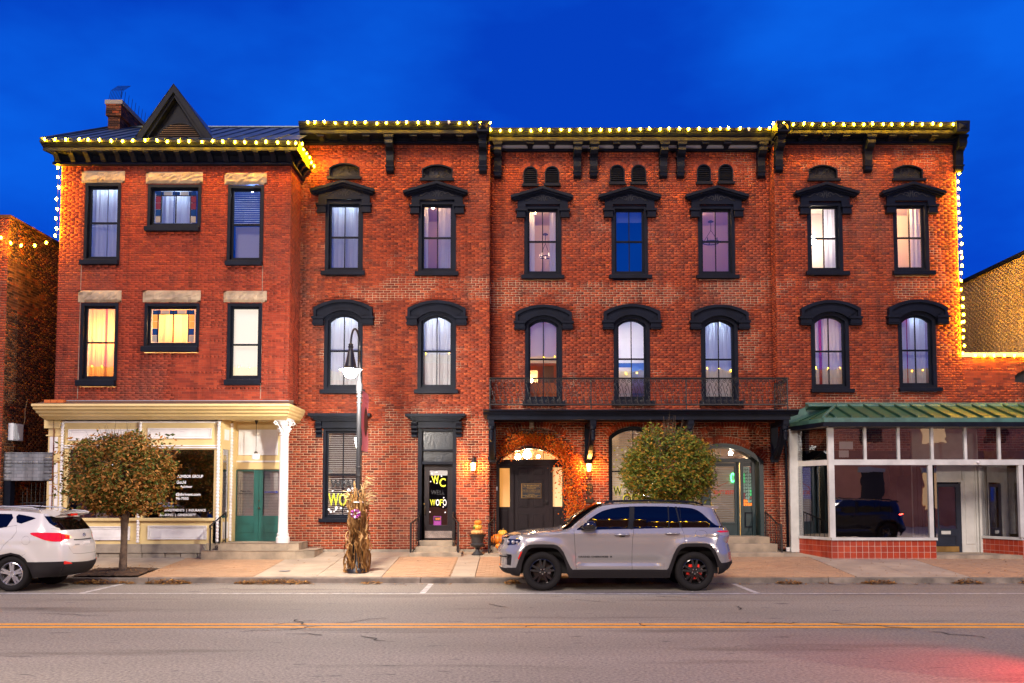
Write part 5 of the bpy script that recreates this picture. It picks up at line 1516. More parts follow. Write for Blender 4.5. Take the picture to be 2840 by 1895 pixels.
# panes and the dim office behind
LX = [(486, 985), (1035, 1545)]
for x0, x1 in LX:
    a, b_, c, d = box4(Z3, x0, 384, x1, 882, YS)
    MB().face([(a, YS + .06, c), (b_, YS + .06, c), (b_, YS + .06, d), (a, YS + .06, d)]).build('pane', M['glass_shop'], shop, recalc=False)
room(shop, box4(Z3, 470, 384, 1598, 882, YS)[0], PX(Z3, 1600, 600, YS) - .02, c - .5, d, YS + .12, 3.0, 'interior_dark', grow=.0)
def lt(s_, x, y, h_, width, mt='lettering_white'): return ztext(Z3, s_, x, y, h_, YS + .05, M[mt], shop, width=width, bold=.02)
lt('ADVISOR GROUP', 1377, 588, 20, 188); lt('Gould', 1312, 631, 21, 68); lt('Advisor', 1348, 660, 17, 90)
lt('@thrivent.com', 1362, 718, 20, 178); lt('96-7555', 1320, 747, 18, 92)
lt('INVESTMENTS  |  INSURANCE', 1340, 832, 17, 300); lt('BANKING  |  GENEROSITY', 1286, 866, 17, 262)
lt('THRIVENT', 700, 528, 44, 260); lt('Advisor', 740, 655, 18, 110)
lt('@thrivent.com', 740, 722, 20, 178)
a, b_, c, d = box4(Z3, 688, 845, 770, 882, YS); MB().box(a, b_, YS + .065, YS + .07, c, d + .06).build('paper_notice', M['paper'], shop)
# angled return and the recessed porch
YP = 24.98
xa, ya_ = PX(Z3, 1600, 600, YS), YS + .02
xb_, yb_ = PX(Z3, 1668, 600, YP - .32), YP - .32
def apt(t, z, off=0.0):
    dx, dy = xb_ - xa, yb_ - ya_; L_ = math.hypot(dx, dy)
    return (xa + dx * t + dy / L_ * off, ya_ + dy * t - dx / L_ * off, z)
def aq(t0, t1, z0, z1, off, name, mt, th=.05, par=None):
    v = [apt(t0, z0, off), apt(t1, z0, off), apt(t1, z1, off), apt(t0, z1, off)] + [apt(t0, z0, off - th), apt(t1, z0, off - th), apt(t1, z1, off - th), apt(t0, z1, off - th)]
    return MB().add(v, [(0, 1, 2, 3), (4, 7, 6, 5), (0, 4, 5, 1), (1, 5, 6, 2), (2, 6, 7, 3), (3, 7, 4, 0)]).build(name, M[mt], par or shop)
zs_, zt_ = PZ(Z3, 1620, 880, YS + .3), PZ(Z3, 1620, 384, YS + .3)
aq(0, 1, zlo - .05, zs_, 0, 'porch_side', 'paint_yellow'); aq(0, 1, zt_, zen, 0, 'porch_side', 'paint_yellow')
aq(0, .12, zs_, zt_, 0, 'porch_side', 'paint_yellow'); aq(.86, 1, zs_, zt_, 0, 'porch_side', 'paint_yellow')
aq(.12, .86, zs_, zt_, -.02, 'pane', 'glass_shop', .01)
aq(.25, .75, zt_ + .25, zen - .25, .015, 'white_panel', 'paint_white', .012); aq(.2, .8, zlo + .1, zs_ - .1, .015, 'white_panel', 'paint_white', .012)
beads(xb_ + .02, yb_ - .02, zlo + .02, zen - .1, .05)
PB = MB(); g = lambda x0, y0, x1, y1: box4(Z3, x0, y0, x1, y1, YP)
px0, px1 = xb_, XB0 + .12
zd = PZ(Z3, 1850, 527, YP)
PB.box(px0, px1, YP, YP + .1, zd, zen); q4 = g(1685, 520, 1692, 1060); PB.box(px0, q4[1], YP, YP + .1, zlo, zd)
PB.box(px0, px0 + .06, yb_, YP + .1, zlo, zen)
PB.build('porch_wall', M['paint_yellow'], shop)
wpanel((1730, 240, 2015, 425), Y=YP)
a, b_, c, d = g(1688, 465, 2025, 476); MB().box(a, px1, YP - .03, YP, c, d).build('white_rail', M['paint_white'], shop)
zfl = PZ(Z3, 1850, 1052, YP - .3)
for (x0, x1, g0, g1) in ((1690, 1872, 1714, 1838), (1874, 2032, 1905, 2022)):
    a, b_, c, d = g(x0, 533, x1, 1050); c = zfl; i4 = g(g0, 536, g1, 864)
    dd = MB(); dd.ring([(a, c), (b_, c), (b_, d), (a, d)], [(i4[0], i4[2]), (i4[1], i4[2]), (i4[1], i4[3] - .02), (i4[0], i4[3] - .02)], YP - .01, YP + .04)
    dd = dd.build('green_door', M['door_green'], A)
    MB().face([(i4[0], YP + .02, i4[2]), (i4[1], YP + .02, i4[2]), (i4[1], YP + .02, i4[3]), (i4[0], YP + .02, i4[3])]).build('pane', M['glass'], dd, recalc=False)
    B_ = MB(); blinds(B_, i4[0], i4[1], i4[2], i4[3], YP + .08, .042, 1.2); tag(B_.build('blind', M['blind_white'], dd, recalc=False), kind='stuff')
    r_ = g(g0, 915, g1, 985); R_ = MB(); R_.ring([(r_[0], r_[2]), (r_[1], r_[2]), (r_[1], r_[3]), (r_[0], r_[3])], [(r_[0] + .025, r_[2] + .025), (r_[1] - .025, r_[2] + .025), (r_[1] - .025, r_[3] - .025), (r_[0] + .025, r_[3] - .025)], YP - .025, YP - .01); R_.build('panel_moulding', M['door_green'], dd)
    if x0 > 1800:
        for y_, rr_ in ((754, .022), (808, .032)):
            p = P(*Z3(1879, y_), YP); MB().sphere((p[0], YP - .05, p[2]), rr_, 10, 8).build('door_knob', M['bronze'], dd, smooth='all')
        p = P(*Z3(1965, 692), YP + .012); ar = MB(); ar.box(p[0] - .19, p[0] + .14, YP + .008, YP + .012, p[2] - .013, p[2] + .013); ar.prism([(p[0] + .12, p[2] - .04), (p[0] + .20, p[2]), (p[0] + .12, p[2] + .04)], 'y', YP + .008, YP + .012)
        ar.build('arrow_mark', M['lettering_blue'], dd)
    else:
        ztext(Z3, 'Please Use', 1778, 690, 11, YP + .012, M['lettering_black'], dd, width=74, bold=.01); ztext(Z3, 'Other Entrance', 1776, 707, 11, YP + .012, M['lettering_black'], dd, width=106, bold=.01)
# corner column
cxp = PX(Z3, 2050, 700, YS - .02); cy = YS + .02
zb2, ztp = PZ(Z3, 2045, 1060, YS), zen
zcap = PZ(Z3, 2055, 270, YS)
col = MB(); col.lathe([(.175, zb2), (.175, zb2 + .15), (.15, zb2 + .17), (.155, zb2 + .24), (.13, zb2 + .27), (.125, zb2 + .6), (.112, zcap - .06), (.13, zcap - .04), (.13, zcap)], (cxp, cy, 0), 24)
colm = col.build('column', M['paint_white'], A, smooth=True)
cap = MB(); cap.lathe([(.105, zcap), (.115, zcap + .1), (.14, zcap + .2), (.19, ztp - .06)], (cxp, cy, 0), 16); cap.box(cxp - .21, cxp + .21, cy - .21, cy + .21, ztp - .055, ztp)
for k in range(8):
    t = k * math.pi / 4 + .2
    for zz, ro, sc in ((zcap + .04, .13, .10), (zcap + .15, .15, .10)):
        tt = t + (.39 if zz > zcap + .1 else 0)
        cap.tube([(cxp + .11 * math.cos(tt), cy + .11 * math.sin(tt), zz), (cxp + ro * math.cos(tt), cy + ro * math.sin(tt), zz + sc * .7), (cxp + (ro + .04) * math.cos(tt), cy + (ro + .04) * math.sin(tt), zz + sc), (cxp + (ro + .05) * math.cos(tt), cy + (ro + .05) * math.sin(tt), zz + sc * .7)], [.035, .032, .02, .01], 5)
for sx in (-1, 1):
    for sy in (-1, 1):
        pts = []
        for k in range(12):
            t = k * .62; r_ = .055 * (1 - k / 15); pts.append((cxp + sx * (.19 + r_ * math.cos(t)), cy + sy * .17, ztp - .12 + r_ * math.sin(t)))
        cap.tube(pts, .018, 5)
cap.build('capital', M['paint_white'], colm, recalc=True, smooth=True)
# foundation
FBm = MB(); x = PX(Z3, 345, 1100, YA); xe = PX(Z3, 1490, 1100, YA)
zA, zBm = PZ(Z3, 1000, 1078, YA), PZ(Z3, 1000, 1133, YA)
while x < xe:
    ln = rnd.uniform(1.0, 1.7); MB().box(x + .004, min(x + ln, xe) - .004, YA - .04, YA + .3, zBm, zA + .03).build('foundation_slab', M['limestone'], A, bevel=.008); x += ln
x = PX(Z3, 345, 1100, YA)
while x < xe:
    ln = rnd.uniform(.35, .65); MB().box(x + .008, min(x + ln, xe) - .008, YA + rnd.uniform(-.03, 0), YA + .3, zs(YA) - .05, zBm - .01).build('foundation_stone', M['limestone'], A, bevel=.02); x += ln
# entrance steps
st0 = thing('entrance_steps', 'two broad worn concrete steps under the white column of the yellow shopfront', 'steps', (-6.6, 23.8, zs(23.8)))
u0, u1 = PX(Z3, 1575, 1060, YA - .12), PX(Z3, 2155, 1060, YA - .1)
l0, l1 = PX(Z3, 1458, 1130, YA - .3), PX(Z3, 2275, 1115, 23.9)
MB().prism([(l0, YA - .34), (l1 - .45, YA - .34), (l1, YA - .02), (l1, YB - .05), (l0, YB - .05)], 'z', zs(YA) - .15, PZ(Z3, 1800, 1118, YA - .34)).build('step', M['concrete_step'], st0, bevel=.015)
MB().prism([(u0, YA - .10), (u1 - .25, YA - .10), (u1, YA + .04), (u1, YB - .06), (u0, YB - .06)], 'z', zs(YA) - .1, zb2).build('step', M['concrete_step'], st0, bevel=.015)
MB().box(PX(Z3, 1490, 1100, YA), u1 - .3, YA + .05, YB - .1, zs(YA), zb2 - .01).build('porch_floor', M['concrete_step'], st0)
# pendant lamp
pp = P(*Z3(1857, 190), YS + .35); pb = P(*Z3(1857, 455), YS + .35)
pen = thing('pendant_lamp', 'unlit white glass pendant lamp hanging in the yellow shop porch', 'lamp', (pp[0], pp[1], pb[2]))
MB().tube([(pp[0], pp[1], zen), (pp[0], pp[1], pb[2] + .2)], .007, 5).build('chain', M['iron_black'], pen)
MB().lathe([(.05, zen - .001), (.04, zen - .04), (.012, zen - .10), (.011, zen - .11)], (pp[0], pp[1], 0), 12).build('ceiling_rose', M['iron_black'], pen)
MB().lathe([(.02, .22), (.05, .19), (.055, .15), (.056, .145)], (pp[0], pp[1], pb[2]), 14).build('fitter', M['bronze'], pen)
MB().lathe([(.05, .15), (.10, .14), (.105, .12), (.105, 0), (.10, -.005), (.001, .0)], (pp[0], pp[1], pb[2]), 18).build('lamp_shade', M['shade_white'], pen, smooth=True)

# ------------------------------------------------------------------ alley building far left
AL = thing('alley_building', 'dark weathered brick building on the alley, cut off by the left edge', 'building', (-13.4, 24, .3))
XL = -13.38
def slp(z): return None
brick_wall(AL, 23.85, 31, zs(23.6), 9.35, XL, [], 'brick_alley', 'mortar_alley', axis='x', sgn=1, pitch=.215, course=.072, single=120, focus=(24.5, 7.5), seed=31, relief=.005)
brick_wall(AL, XL - 6, XL, zs(23.6), 9.35, 23.85, [], 'brick_hotel', 'mortar_alley', pitch=.205, course=.0677, single=0, seed=32)
ptop = P(0, 618, 23.9)[2]
mb = MB(); 
for k in range(14):
    y0 = 23.8 + k * .55; z = 9.35
    mb.box(XL - .35, XL + .06, y0 + .006, y0 + .544, z, z + .07)
mb.build('coping', M['brick_alley'], AL)
MB().box(XL - 6, XL - .05, 23.95, 31, 0, 9.3).build('building_core', M['interior_dark'], AL)
ub = box4(Z3, 32, 195, 112, 318, 24.2)
xpl = XL
B_ = MB(); 
u = thing('utility_box', 'white metal utility box fixed high on the alley brick wall at the left edge', 'box', (xpl, 24.3, ub[2]))
MB().box(xpl + .02, xpl + .16, 24.1, 24.6, ub[2], ub[3] + .0).build('box_body', M['utility_white'], u, bevel=.01); MB().box(xpl + .16, xpl + .17, 24.13, 24.57, ub[2] + .03, ub[3] - .03).build('box_door', M['utility_white'], u)
c_ = [P(*Z2(*t_), YY) for t_, YY in (((205, 935), 25.0), ((190, 1010), 24.9), ((180, 1080), 24.9), ((150, 1160), 24.8), ((115, 1220), 24.8))]
c_ = [(xpl + .03, p[1], p[2]) for p in c_]
top_mesh(MB().tube(c_, .012, 5), 'loose_cable', M['cable'], 'pale cable curving down the dark alley wall to the white utility box', 'cable', c_[-1])
# wall over the alley mouth, with gate
AW = thing('alley_wall', 'grey painted brick wall above the dark alley opening at far left', 'wall', (-12.7, 25.6, .4))
a, b_, c, d = box4(Z3, 5, 405, 350, 610, 23.98)
brick_wall(AW, XL, XA0, c, d, 23.98, [], 'brick_grey_paint', 'mortar_grey', pitch=.28, course=.088, joint=.008, single=40, focus=(-12.7, 3), seed=33)
MB().box(XL, XA0, 24.0, 24.2, c, d).build('backing', M['mortar_grey'], AW)
MB().box(XL + .02, XL + .2, 23.98, 24.2, .3, c).build('jamb', M['trim_black'], AW)
gt = thing('iron_gate', 'slender iron gate with spear tips closing the alley behind the white car', 'gate', (-12.7, 24.4, .35))
gx0, gx1 = XL + .25, XA0 - .02; n = 9
for k in range(n):
    x = gx0 + (gx1 - gx0) * (k + .5) / n; ht = 1.95 + .42 * math.sin(math.pi * (k + .5) / n)
    MB().tube([(x, 24.4, .35), (x, 24.4, ht), (x, 24.4, ht + .06)], [.012, .012, .002], 5).build('gate_bar', M['iron_black'], gt)
mb = MB(); mb.box(gx0, gx1, 24.385, 24.415, 1.76, 1.79); mb.box(gx0, gx1, 24.385, 24.415, .5, .53); mb.build('gate_rail', M['iron_black'], gt)
MB().box(XL, XA0, 31, 31.2, 0, 9).build('alley_end', M['brick_alley'], AW)

# ------------------------------------------------------------------ cream painted building and low brick block at right
XR = 14.28
PBd = thing('painted_building', 'building with peeling cream painted brick side wall above the low block at right', 'building', (XR, 25.4, .4))
ztopR = P(2840, 716, 25.45)[2]
brick_wall(PBd, 24.9, 29.6, 4.0, ztopR, XR, [], 'brick_cream_paint', 'mortar_cream', axis='x', sgn=-1, pitch=.205, course=.0677, joint=.006, single=150, focus=(25.6, 4.5), seed=41, relief=.003)
MB().box(XR - .04, XR + .3, 24.85, 29.6, ztopR, ztopR + .10).build('coping', M['trim_black'], PBd)
MB().box(XR + .02, XR + 9, 24.9, 33, 0, ztopR - .02).build('building_core', M['mortar_cream'], PBd)
Lw = thing('low_brick_building', 'low red brick block at right with green metal awning over a white framed shopfront', 'building', (10, 24.4, zs(24.4)))
zlt = PZ(R3, 2050, 660, YB); YL = YB + .04
va = box4(R3, 2243, 765, 2500, 890, YL); opL = [arch_open(va[0], va[0] + .95, va[2], va[3], .18)]
brick_wall(Lw, XD1, XR + 3, 3.2, zlt, YL, opL, seed=42, single=80, focus=(12.8, 5.5))
MB().box(XD1, XR + 3, YL - .06, YL + .3, zlt, zlt + .12).build('coping', M['paint_white_trim'], Lw)
arch_bricks(Lw, va[0], va[0] + .95, va[3], .18, YL, .12, .075)
MB().box(va[0], va[0] + .95, YL + .12, YL + .14, va[2], va[3]).build('vent_back', M['trim_shadow'], Lw)
# awning
AW_ = MB(); ye = 23.45
ze = PZ(R4, 1200, 217, ye); zt2 = PZ(R4, 1400, 126, 24.85); xe0 = PX(R4, 500, 230, ye); xt0 = PX(R4, 590, 126, 24.85); xR_ = XR + 4
xw = PX(R4, 246, 235, YB - .1)
AW_.face([(xe0, ye, ze), (xR_, ye, ze), (xR_, 24.85, zt2), (xt0, 24.85, zt2)])
AW_.face([(xw, YB - .02, ze), (xe0, ye, ze), (xt0, 24.85, zt2), (xt0 - .0, YB - .02, zt2)])
aw = AW_.build('awning', M['awning_green'], Lw)
x = xe0 + .3; sp = (PX(R4, 1375, 217, ye) - PX(R4, 1252, 217, ye)); lean = 0
dxs = PX(R4, 1252, 217, ye) - PX(R4, 1145, 130, 24.85)
k = 0
while x < xR_ - .5:
    y0 = ye + .01; xs_, zs0 = x, ze + .01
    f1 = 1.0
    s_ = MB(); top = (x, 24.85, zt2)
    if x < xt0: f1 = (x - xe0) / (xt0 - xe0); top = (x, ye + (24.85 - ye) * f1, ze + (zt2 - ze) * f1)
    s_.box(-.016, .016, 0, 1, 0, .06); v = []
    for vx, vy, vz in s_.v: v.append((x + vx, y0 + (top[1] - y0) * vy, zs0 + (top[2] - zs0) * vy + vz))
    s_.v = v; s_.build('seam', M['awning_seam'], aw, recalc=False); x += sp; 
s_ = MB(); s_.tube([(xe0, ye, ze + .03), (xt0, 24.85, zt2 + .03)], .05, 5); s_.build('hip_cap', M['awning_flashing'], aw)
for t in (.3, .6):
    a_ = Vector((xw, YB - .02, ze)).lerp(Vector((xe0, ye, ze)), t); b2 = Vector((xt0, YB - .02, zt2)).lerp(Vector((xt0, 24.85, zt2)), t); MB().tube([a_ + Vector((0, 0, .02)), b2 + Vector((0, 0, .02))], .018, 4).build('seam', M['awning_seam'], aw)
FL = MB(); zf2 = PZ(R4, 1200, 100, YB)
FL.prism([(24.80, zt2 - .01), (24.84, zt2 + .05), (YB - .03, zt2 + .1), (YB - .03, zf2), (YB - .003, zf2), (YB - .003, zt2 - .1)], 'x', PX(R4, 360, 115, YB), xR_)
FL.prism([(xw - .15, PZ(R4, 300, 195, YB)), (PX(R4, 370, 115, YB), PZ(R4, 300, 130, YB)), (PX(R4, 560, 115, YB), PZ(R4, 300, 130, YB)), (PX(R4, 560, 115, YB), ze), (xw - .15, ze)], 'y', YB - .03, YB - .004)
FL.build('flashing', M['awning_flashing'], aw)
EG = MB(); EG.box(xe0, xR_, ye - .03, ye + .03, ze - .10, ze + .012)
v = [(xw, YB - .03), (xe0, ye - .03), (xe0, ye + .05), (xw + .08, YB - .03)]
EG.prism(v, 'z', ze - .10, ze + .01); EG.build('eave_trim', M['awning_flashing'], aw)
GT = MB(); GT.box(xe0 - .05, xR_, ye - .10, ye + .02, ze - .22, ze - .105); GT.prism([(xw - .05, YB - .03), (xe0 - .05, ye - .10), (xe0 - .05, ye + .02), (xw + .1, YB - .03)], 'z', ze - .22, ze - .105)
GT.build('gutter', M['trim_black'], aw)
SO = MB(); SO.face([(xw, YB - .02, ze - .17), (xe0, ye, ze - .17), (xR_, ye, ze - .17), (xR_, YB - .02, ze - .17)]); SO.build('soffit', M['paint_white_trim'], Lw, recalc=False)
# white framed glazing: plan line of the front
YG = 23.72
fx0 = PX(R4, 555, 800, YG); wx0 = PX(R4, 300, 800, YB - .12)
zhead = PZ(R4, 1200, 285, YG); ztr1, ztr0 = PZ(R4, 1200, 527, YG), PZ(R4, 1200, 568, YG); zsil1, zsil0 = PZ(R4, 900, 1112, YG), PZ(R4, 900, 1132, YG)
def post(x0, x1, y0, y1, z0, z1, nm='mullion'): return MB().box(x0, x1, y0, y1, z0, z1).build(nm, M['paint_white_trim'], gz, bevel=.005)
zsoff = ze - .175
GZ = MB(); GZ.box(fx0 - .03, XR + 3, YG - .03, YG + .08, zhead, zsoff)
GZ.box(fx0 - .02, XR + 3, YG - .035, YG + .08, ztr0, ztr1)
gz = GZ.build('shopfront_frame', M['paint_white_trim'], Lw)
xF1 = PX(R4, 1302, 800, YG)
GZ = MB(); GZ.box(fx0 - .03, xF1 + .12, YG - .07, YG + .1, zsil0, zsil1); GZ.build('window_sill', M['paint_white_trim'], gz)
for x in (808, 1058, 1310, 1560, 1813, 2085, 2340): xm = PX(R4, x, 400, YG); post(xm - .035, xm + .035, YG - .025, YG + .06, ztr1, zhead)
xm = PX(R4, 540, 400, YG); post(fx0 - .06, fx0 + .09, YG - .03, YG + .1, zsil1, zsoff)
post(xF1 - .06, xF1 + .05, YG - .028, YG + .08, zsil1, ztr0)
post(PX(R4, 250, 800, YB - .17), wx0 + .04, YB - .17, YB - .015, zs(YB), zsoff, 'corner_post')
xr2 = PX(R4, 1980, 800, YG); post(xr2 - .06, xr2 + .05, YG - .028, YG + .08, zsil1, ztr0)
def gpane(p0, p1, z0, z1): MB().face([(p0[0], p0[1], z0), (p1[0], p1[1], z0), (p1[0], p1[1], z1), (p0[0], p0[1], z1)]).build('pane', M['glass_shop'], gz, recalc=False)
tx = [fx0 + .06] + [PX(R4, x, 400, YG) for x in (808, 1058, 1310, 1560, 1813, 2085, 2340)]
for i in range(len(tx) - 1): gpane((tx[i] + .02, YG + .02), (tx[i + 1] - .02, YG + .02), ztr1, zhead)
gpane((fx0 + .08, YG + .02), (xF1 - .05, YG + .02), zsil1, ztr0)
xr3 = XR + 2.5; gpane((xr2 + .03, YG + .02), (xr3, YG + .02), zsil1, ztr0)
# angled left bay
def lerp2(p, q_, t): return (p[0] + (q_[0] - p[0]) * t, p[1] + (q_[1] - p[1]) * t)
pA, pB = (wx0, YB - .12), (fx0 - .03, YG)
def aslab(p, q_, z0, z1, th, name, mt, par, off=0):
    dx, dy = q_[0] - p[0], q_[1] - p[1]; L_ = math.hypot(dx, dy); nx_, ny_ = -dy / L_, dx / L_
    pl = [(p[0] + nx_ * off, p[1] + ny_ * off), (q_[0] + nx_ * off, q_[1] + ny_ * off), (q_[0] + nx_ * (off + th), q_[1] + ny_ * (off + th)), (p[0] + nx_ * (off + th), p[1] + ny_ * (off + th))]
    return MB().prism(pl, 'z', z0, z1).build(name, M[mt], par)
aslab(pA, pB, zhead, zsoff, .08, 'rail', 'paint_white_trim', gz); aslab(pA, pB, ztr0, ztr1, .08, 'rail', 'paint_white_trim', gz); aslab(pA, pB, zsil0, zsil1, .10, 'window_sill', 'paint_white_trim', gz, -.03)
gpane(lerp2(pA, pB, .04), lerp2(pA, pB, .95), ztr1, zhead); gpane(lerp2(pA, pB, .04), lerp2(pA, pB, .95), zsil1, ztr0)
# tiled stall riser
def tiles(p, q_, z0f, z1, par, skip=0):
    L_ = math.hypot(q_[0] - p[0], q_[1] - p[1]); n = int(round(L_ / .155)); hh = .155
    m_ = int(math.ceil((z1 - zs(23.4)) / hh))
    aslab(p, q_, z0f - .3, z1, .05, 'tile_bed', 'tile_joint', par, .006)
    for j in range(m_):
        zt_ = z1 - hh * j
        for i in range(n):
            a_, b2 = lerp2(p, q_, (i + .045) / n), lerp2(p, q_, (i + .955) / n)
            aslab(a_, b2, zt_ - hh + .009, zt_ - .005, .012, 'tile', 'tile_red', par, rnd.uniform(-.003, 0))
zg_ = zs(YG)
tb = MB().box(fx0, xF1 + .09, YG + .05, YG + .2, zs(YG) - .2, zsil0).build('stall_riser', M['tile_joint'], Lw)
tiles((fx0 - .02, YG - .02), (xF1 + .10, YG - .02), zs(YG), zsil0, tb); tiles(pA, (fx0 - .02, YG - .02), zs(YG), zsil0, tb)
tiles((xF1 + .10, YG - .02), (xF1 + .10, YG + .25), zs(YG), zsil0, tb)
# recess: door wall, side light, right bay
YD = 25.0; rx0_ = PX(R4, 1325, 900, YD) ; g = lambda x0, y0, x1, y1: box4(R4, x0, y0, x1, y1, YD)
dq = g(1312, 708, 1528, 1222); zfl2 = dq[2]
RW = MB(); x_end = PX(R4, 1668, 900, YD)
RW.box(dq[0] - .5, dq[0], YD, YD + .1, zfl2, zsoff); RW.box(dq[0], dq[1], YD, YD + .1, dq[3] + .06, zsoff); RW.box(dq[1], x_end, YD, YD + .1, zfl2, zsoff)
rw = RW.build('porch_wall', M['paint_white_trim'], Lw)
TRm = MB()
for r4 in ((1303, 683, 1537, 697), (1528, 697, 1545, 1228), (1533, 570, 1540, 690), (1638, 575, 1646, 1225)):
    a, b_, c, d = g(*r4); TRm.box(a, b_, YD - .035, YD, c, d)
TRm.build('door_casing', M['paint_white_trim'], rw)
wpan = g(1560, 600, 1630, 1160); R_ = MB(); R_.ring([(wpan[0], wpan[2]), (wpan[1], wpan[2]), (wpan[1], wpan[3]), (wpan[0], wpan[3])], [(wpan[0] + .02, wpan[2] + .02), (wpan[1] - .02, wpan[2] + .02), (wpan[1] - .02, wpan[3] - .02), (wpan[0] + .02, wpan[3] - .02)], YD - .015, YD); R_.build('panel_moulding', M['paint_white_trim'], rw)
i4 = g(1318, 732, 1490, 1045)
i4 = (g(1335, 0, 0, 9)[0], i4[1], i4[2], i4[3])
nd = MB(); nd.ring([(dq[0], dq[2]), (dq[1], dq[2]), (dq[1], dq[3]), (dq[0], dq[3])], [(i4[0], i4[2]), (i4[1], i4[2]), (i4[1], i4[3]), (i4[0], i4[3])], YD - .02, YD + .04)
nd = nd.build('navy_door', M['door_navy'], Lw)
MB().face([(i4[0], YD + .01, i4[2]), (i4[1], YD + .01, i4[2]), (i4[1], YD + .01, i4[3]), (i4[0], YD + .01, i4[3])]).build('pane', M['glass_shop'], nd, recalc=False)
for r4, nm, mt, dy in (((1378, 1062, 1447, 1087), 'mail_slot', 'paint_white_trim', .035), ((1333, 1178, 1512, 1218), 'kick_plate', 'brass', .028)):
    a, b_, c, d = g(*r4); MB().box(a, b_, YD - dy, YD - .02, c, d).build(nm, M[mt], nd)
a, b_, c, d = g(1340, 1092, 1495, 1175); R_ = MB(); R_.ring([(a, c), (b_, c), (b_, d), (a, d)], [(a + .03, c + .03), (b_ - .03, c + .03), (b_ - .03, d - .03), (a + .03, d - .03)], YD - .04, YD - .02); R_.build('panel_moulding', M['door_navy'], nd)
room(nd, dq[0], dq[1], dq[2], dq[3], YD + .12, 2, 'interior_dark', grow=.1)
pC, pD = (x_end, YD - .02), (xr2, YG)
zr1_ = zsil0 + .03
aslab(pC, pD, ztr0, ztr1 + .0, .08, 'rail', 'paint_white_trim', gz); aslab(pC, pD, zsil0, zsil1, .10, 'window_sill', 'paint_white_trim', gz, -.03)
gpane(lerp2(pC, pD, .04), lerp2(pC, pD, .96), zsil1, ztr0)
post(x_end - .04, x_end + .06, YD - .08, YD, zfl2, ztr0)
tb2 = MB().box(xr2, xr3, YG + .05, YG + .2, zs(YG) - .2, zsil0).build('stall_riser', M['tile_joint'], Lw)
tiles(pC, (xr2, YG - .02), zs(YG), zsil0, tb2); tiles((xr2, YG - .02), (XR + .4, YG - .02), zs(YG), zsil0, tb2)
MB().prism([(xF1 + .1, YG), (xr2, YG), (x_end, YD), (dq[0] - .2, YD)], 'z', zs(YG) - .2, zfl2).build('porch_floor', M['concrete_step'], Lw)
MB().prism([(xF1 + .1, YG), (xF1 + .1, YD), (xF1 + .16, YD), (xF1 + .16, YG)], 'z', zsil1, ztr0).build('side_pane', M['glass_shop'], gz)
a, b_, c, d = box4(R4, 1645, 540, 1665, 556, YG - .05); MB().sphere(((a + b_) / 2, YG - .06, (c + d) / 2), .035, 10, 8).build('door_bell', M['paint_white'], gz, smooth='all')
# display room behind
RM = MB(); zlo_ = zs(YG) + .3
RM.face([(wx0, 27.6, zlo_), (XR + 3, 27.6, zlo_), (XR + 3, 27.6, zsoff), (wx0, 27.6, zsoff)]); RM.face([(wx0, YB, zlo_), (wx0, 27.6, zlo_), (wx0, 27.6, zsoff), (wx0, YB, zsoff)])
RM.face([(wx0, YB, zsil0 - .1), (fx0, YG + .1, zsil0 - .1), (xF1, YG + .1, zsil0 - .1), (xF1, 27.6, zsil0 - .1), (wx0, 27.6, zsil0 - .1)])
RM.build('room_wall', M['interior_dark'], Lw, recalc=False)
for r4 in ((618, 392, 722, 450), (616, 458, 690, 510)):
    a, b_, c, d = box4(R4, *r4, YG); MB().box(a, b_, YG + .03, YG + .035, c, d).build('paper_notice', M['paper'], gz)
mb = MB()
for k in range(5): mb.box(XR - 3.1 + k * .4, XR - 2.8 + k * .4, 27.0, 27.05, 1.2, 3.2)
mb.build('storage_panel', M['interior_brown'], Lw)

# ------------------------------------------------------------------ vehicles
def lin(pts):
    xs = [p[0] for p in pts]; ys_ = [p[1] for p in pts]
    return lambda v: float(np.interp(v, xs, ys_))
def inpoly(x, y, poly):
    c = False; n = len(poly); j = n - 1
    for i in range(n):
        xi, yi = poly[i]; xj, yj = poly[j]
        if (yi > y) != (yj > y) and x < (xj - xi) * (y - yi) / (yj - yi) + xi: c = not c
        j = i
    return c
def resample(poly, st=.05, closed=True):
    out = []; n = len(poly)
    for i in range(n if closed else n - 1):
        a, b = poly[i], poly[(i + 1) % n]
        k = max(1, int(math.hypot(b[0] - a[0], b[1] - a[1]) / st))
        out += [(a[0] + (b[0] - a[0]) * t / k, a[1] + (b[1] - a[1]) * t / k) for t in range(k)]
    if not closed: out.append(poly[-1])
    return out
def smooth_poly(p, it=2, closed=True):
    for _ in range(it):
        q = []
        n = len(p)
        for i in range(n):
            a, b = p[i], p[(i + 1) % n]
            q += [(a[0] * .75 + b[0] * .25, a[1] * .75 + b[1] * .25), (a[0] * .25 + b[0] * .75, a[1] * .25 + b[1] * .75)]
        p = q
    return p
def stroke(pl, wd):
    L_, R_ = [], []
    for i, p in enumerate(pl):
        a = pl[max(i - 1, 0)]; b = pl[min(i + 1, len(pl) - 1)]
        dx, dy = b[0] - a[0], b[1] - a[1]; l = math.hypot(dx, dy) or 1
        L_.append((p[0] - dy / l * wd / 2, p[1] + dx / l * wd / 2)); R_.append((p[0] + dy / l * wd / 2, p[1] - dx / l * wd / 2))
    return L_ + R_[::-1]
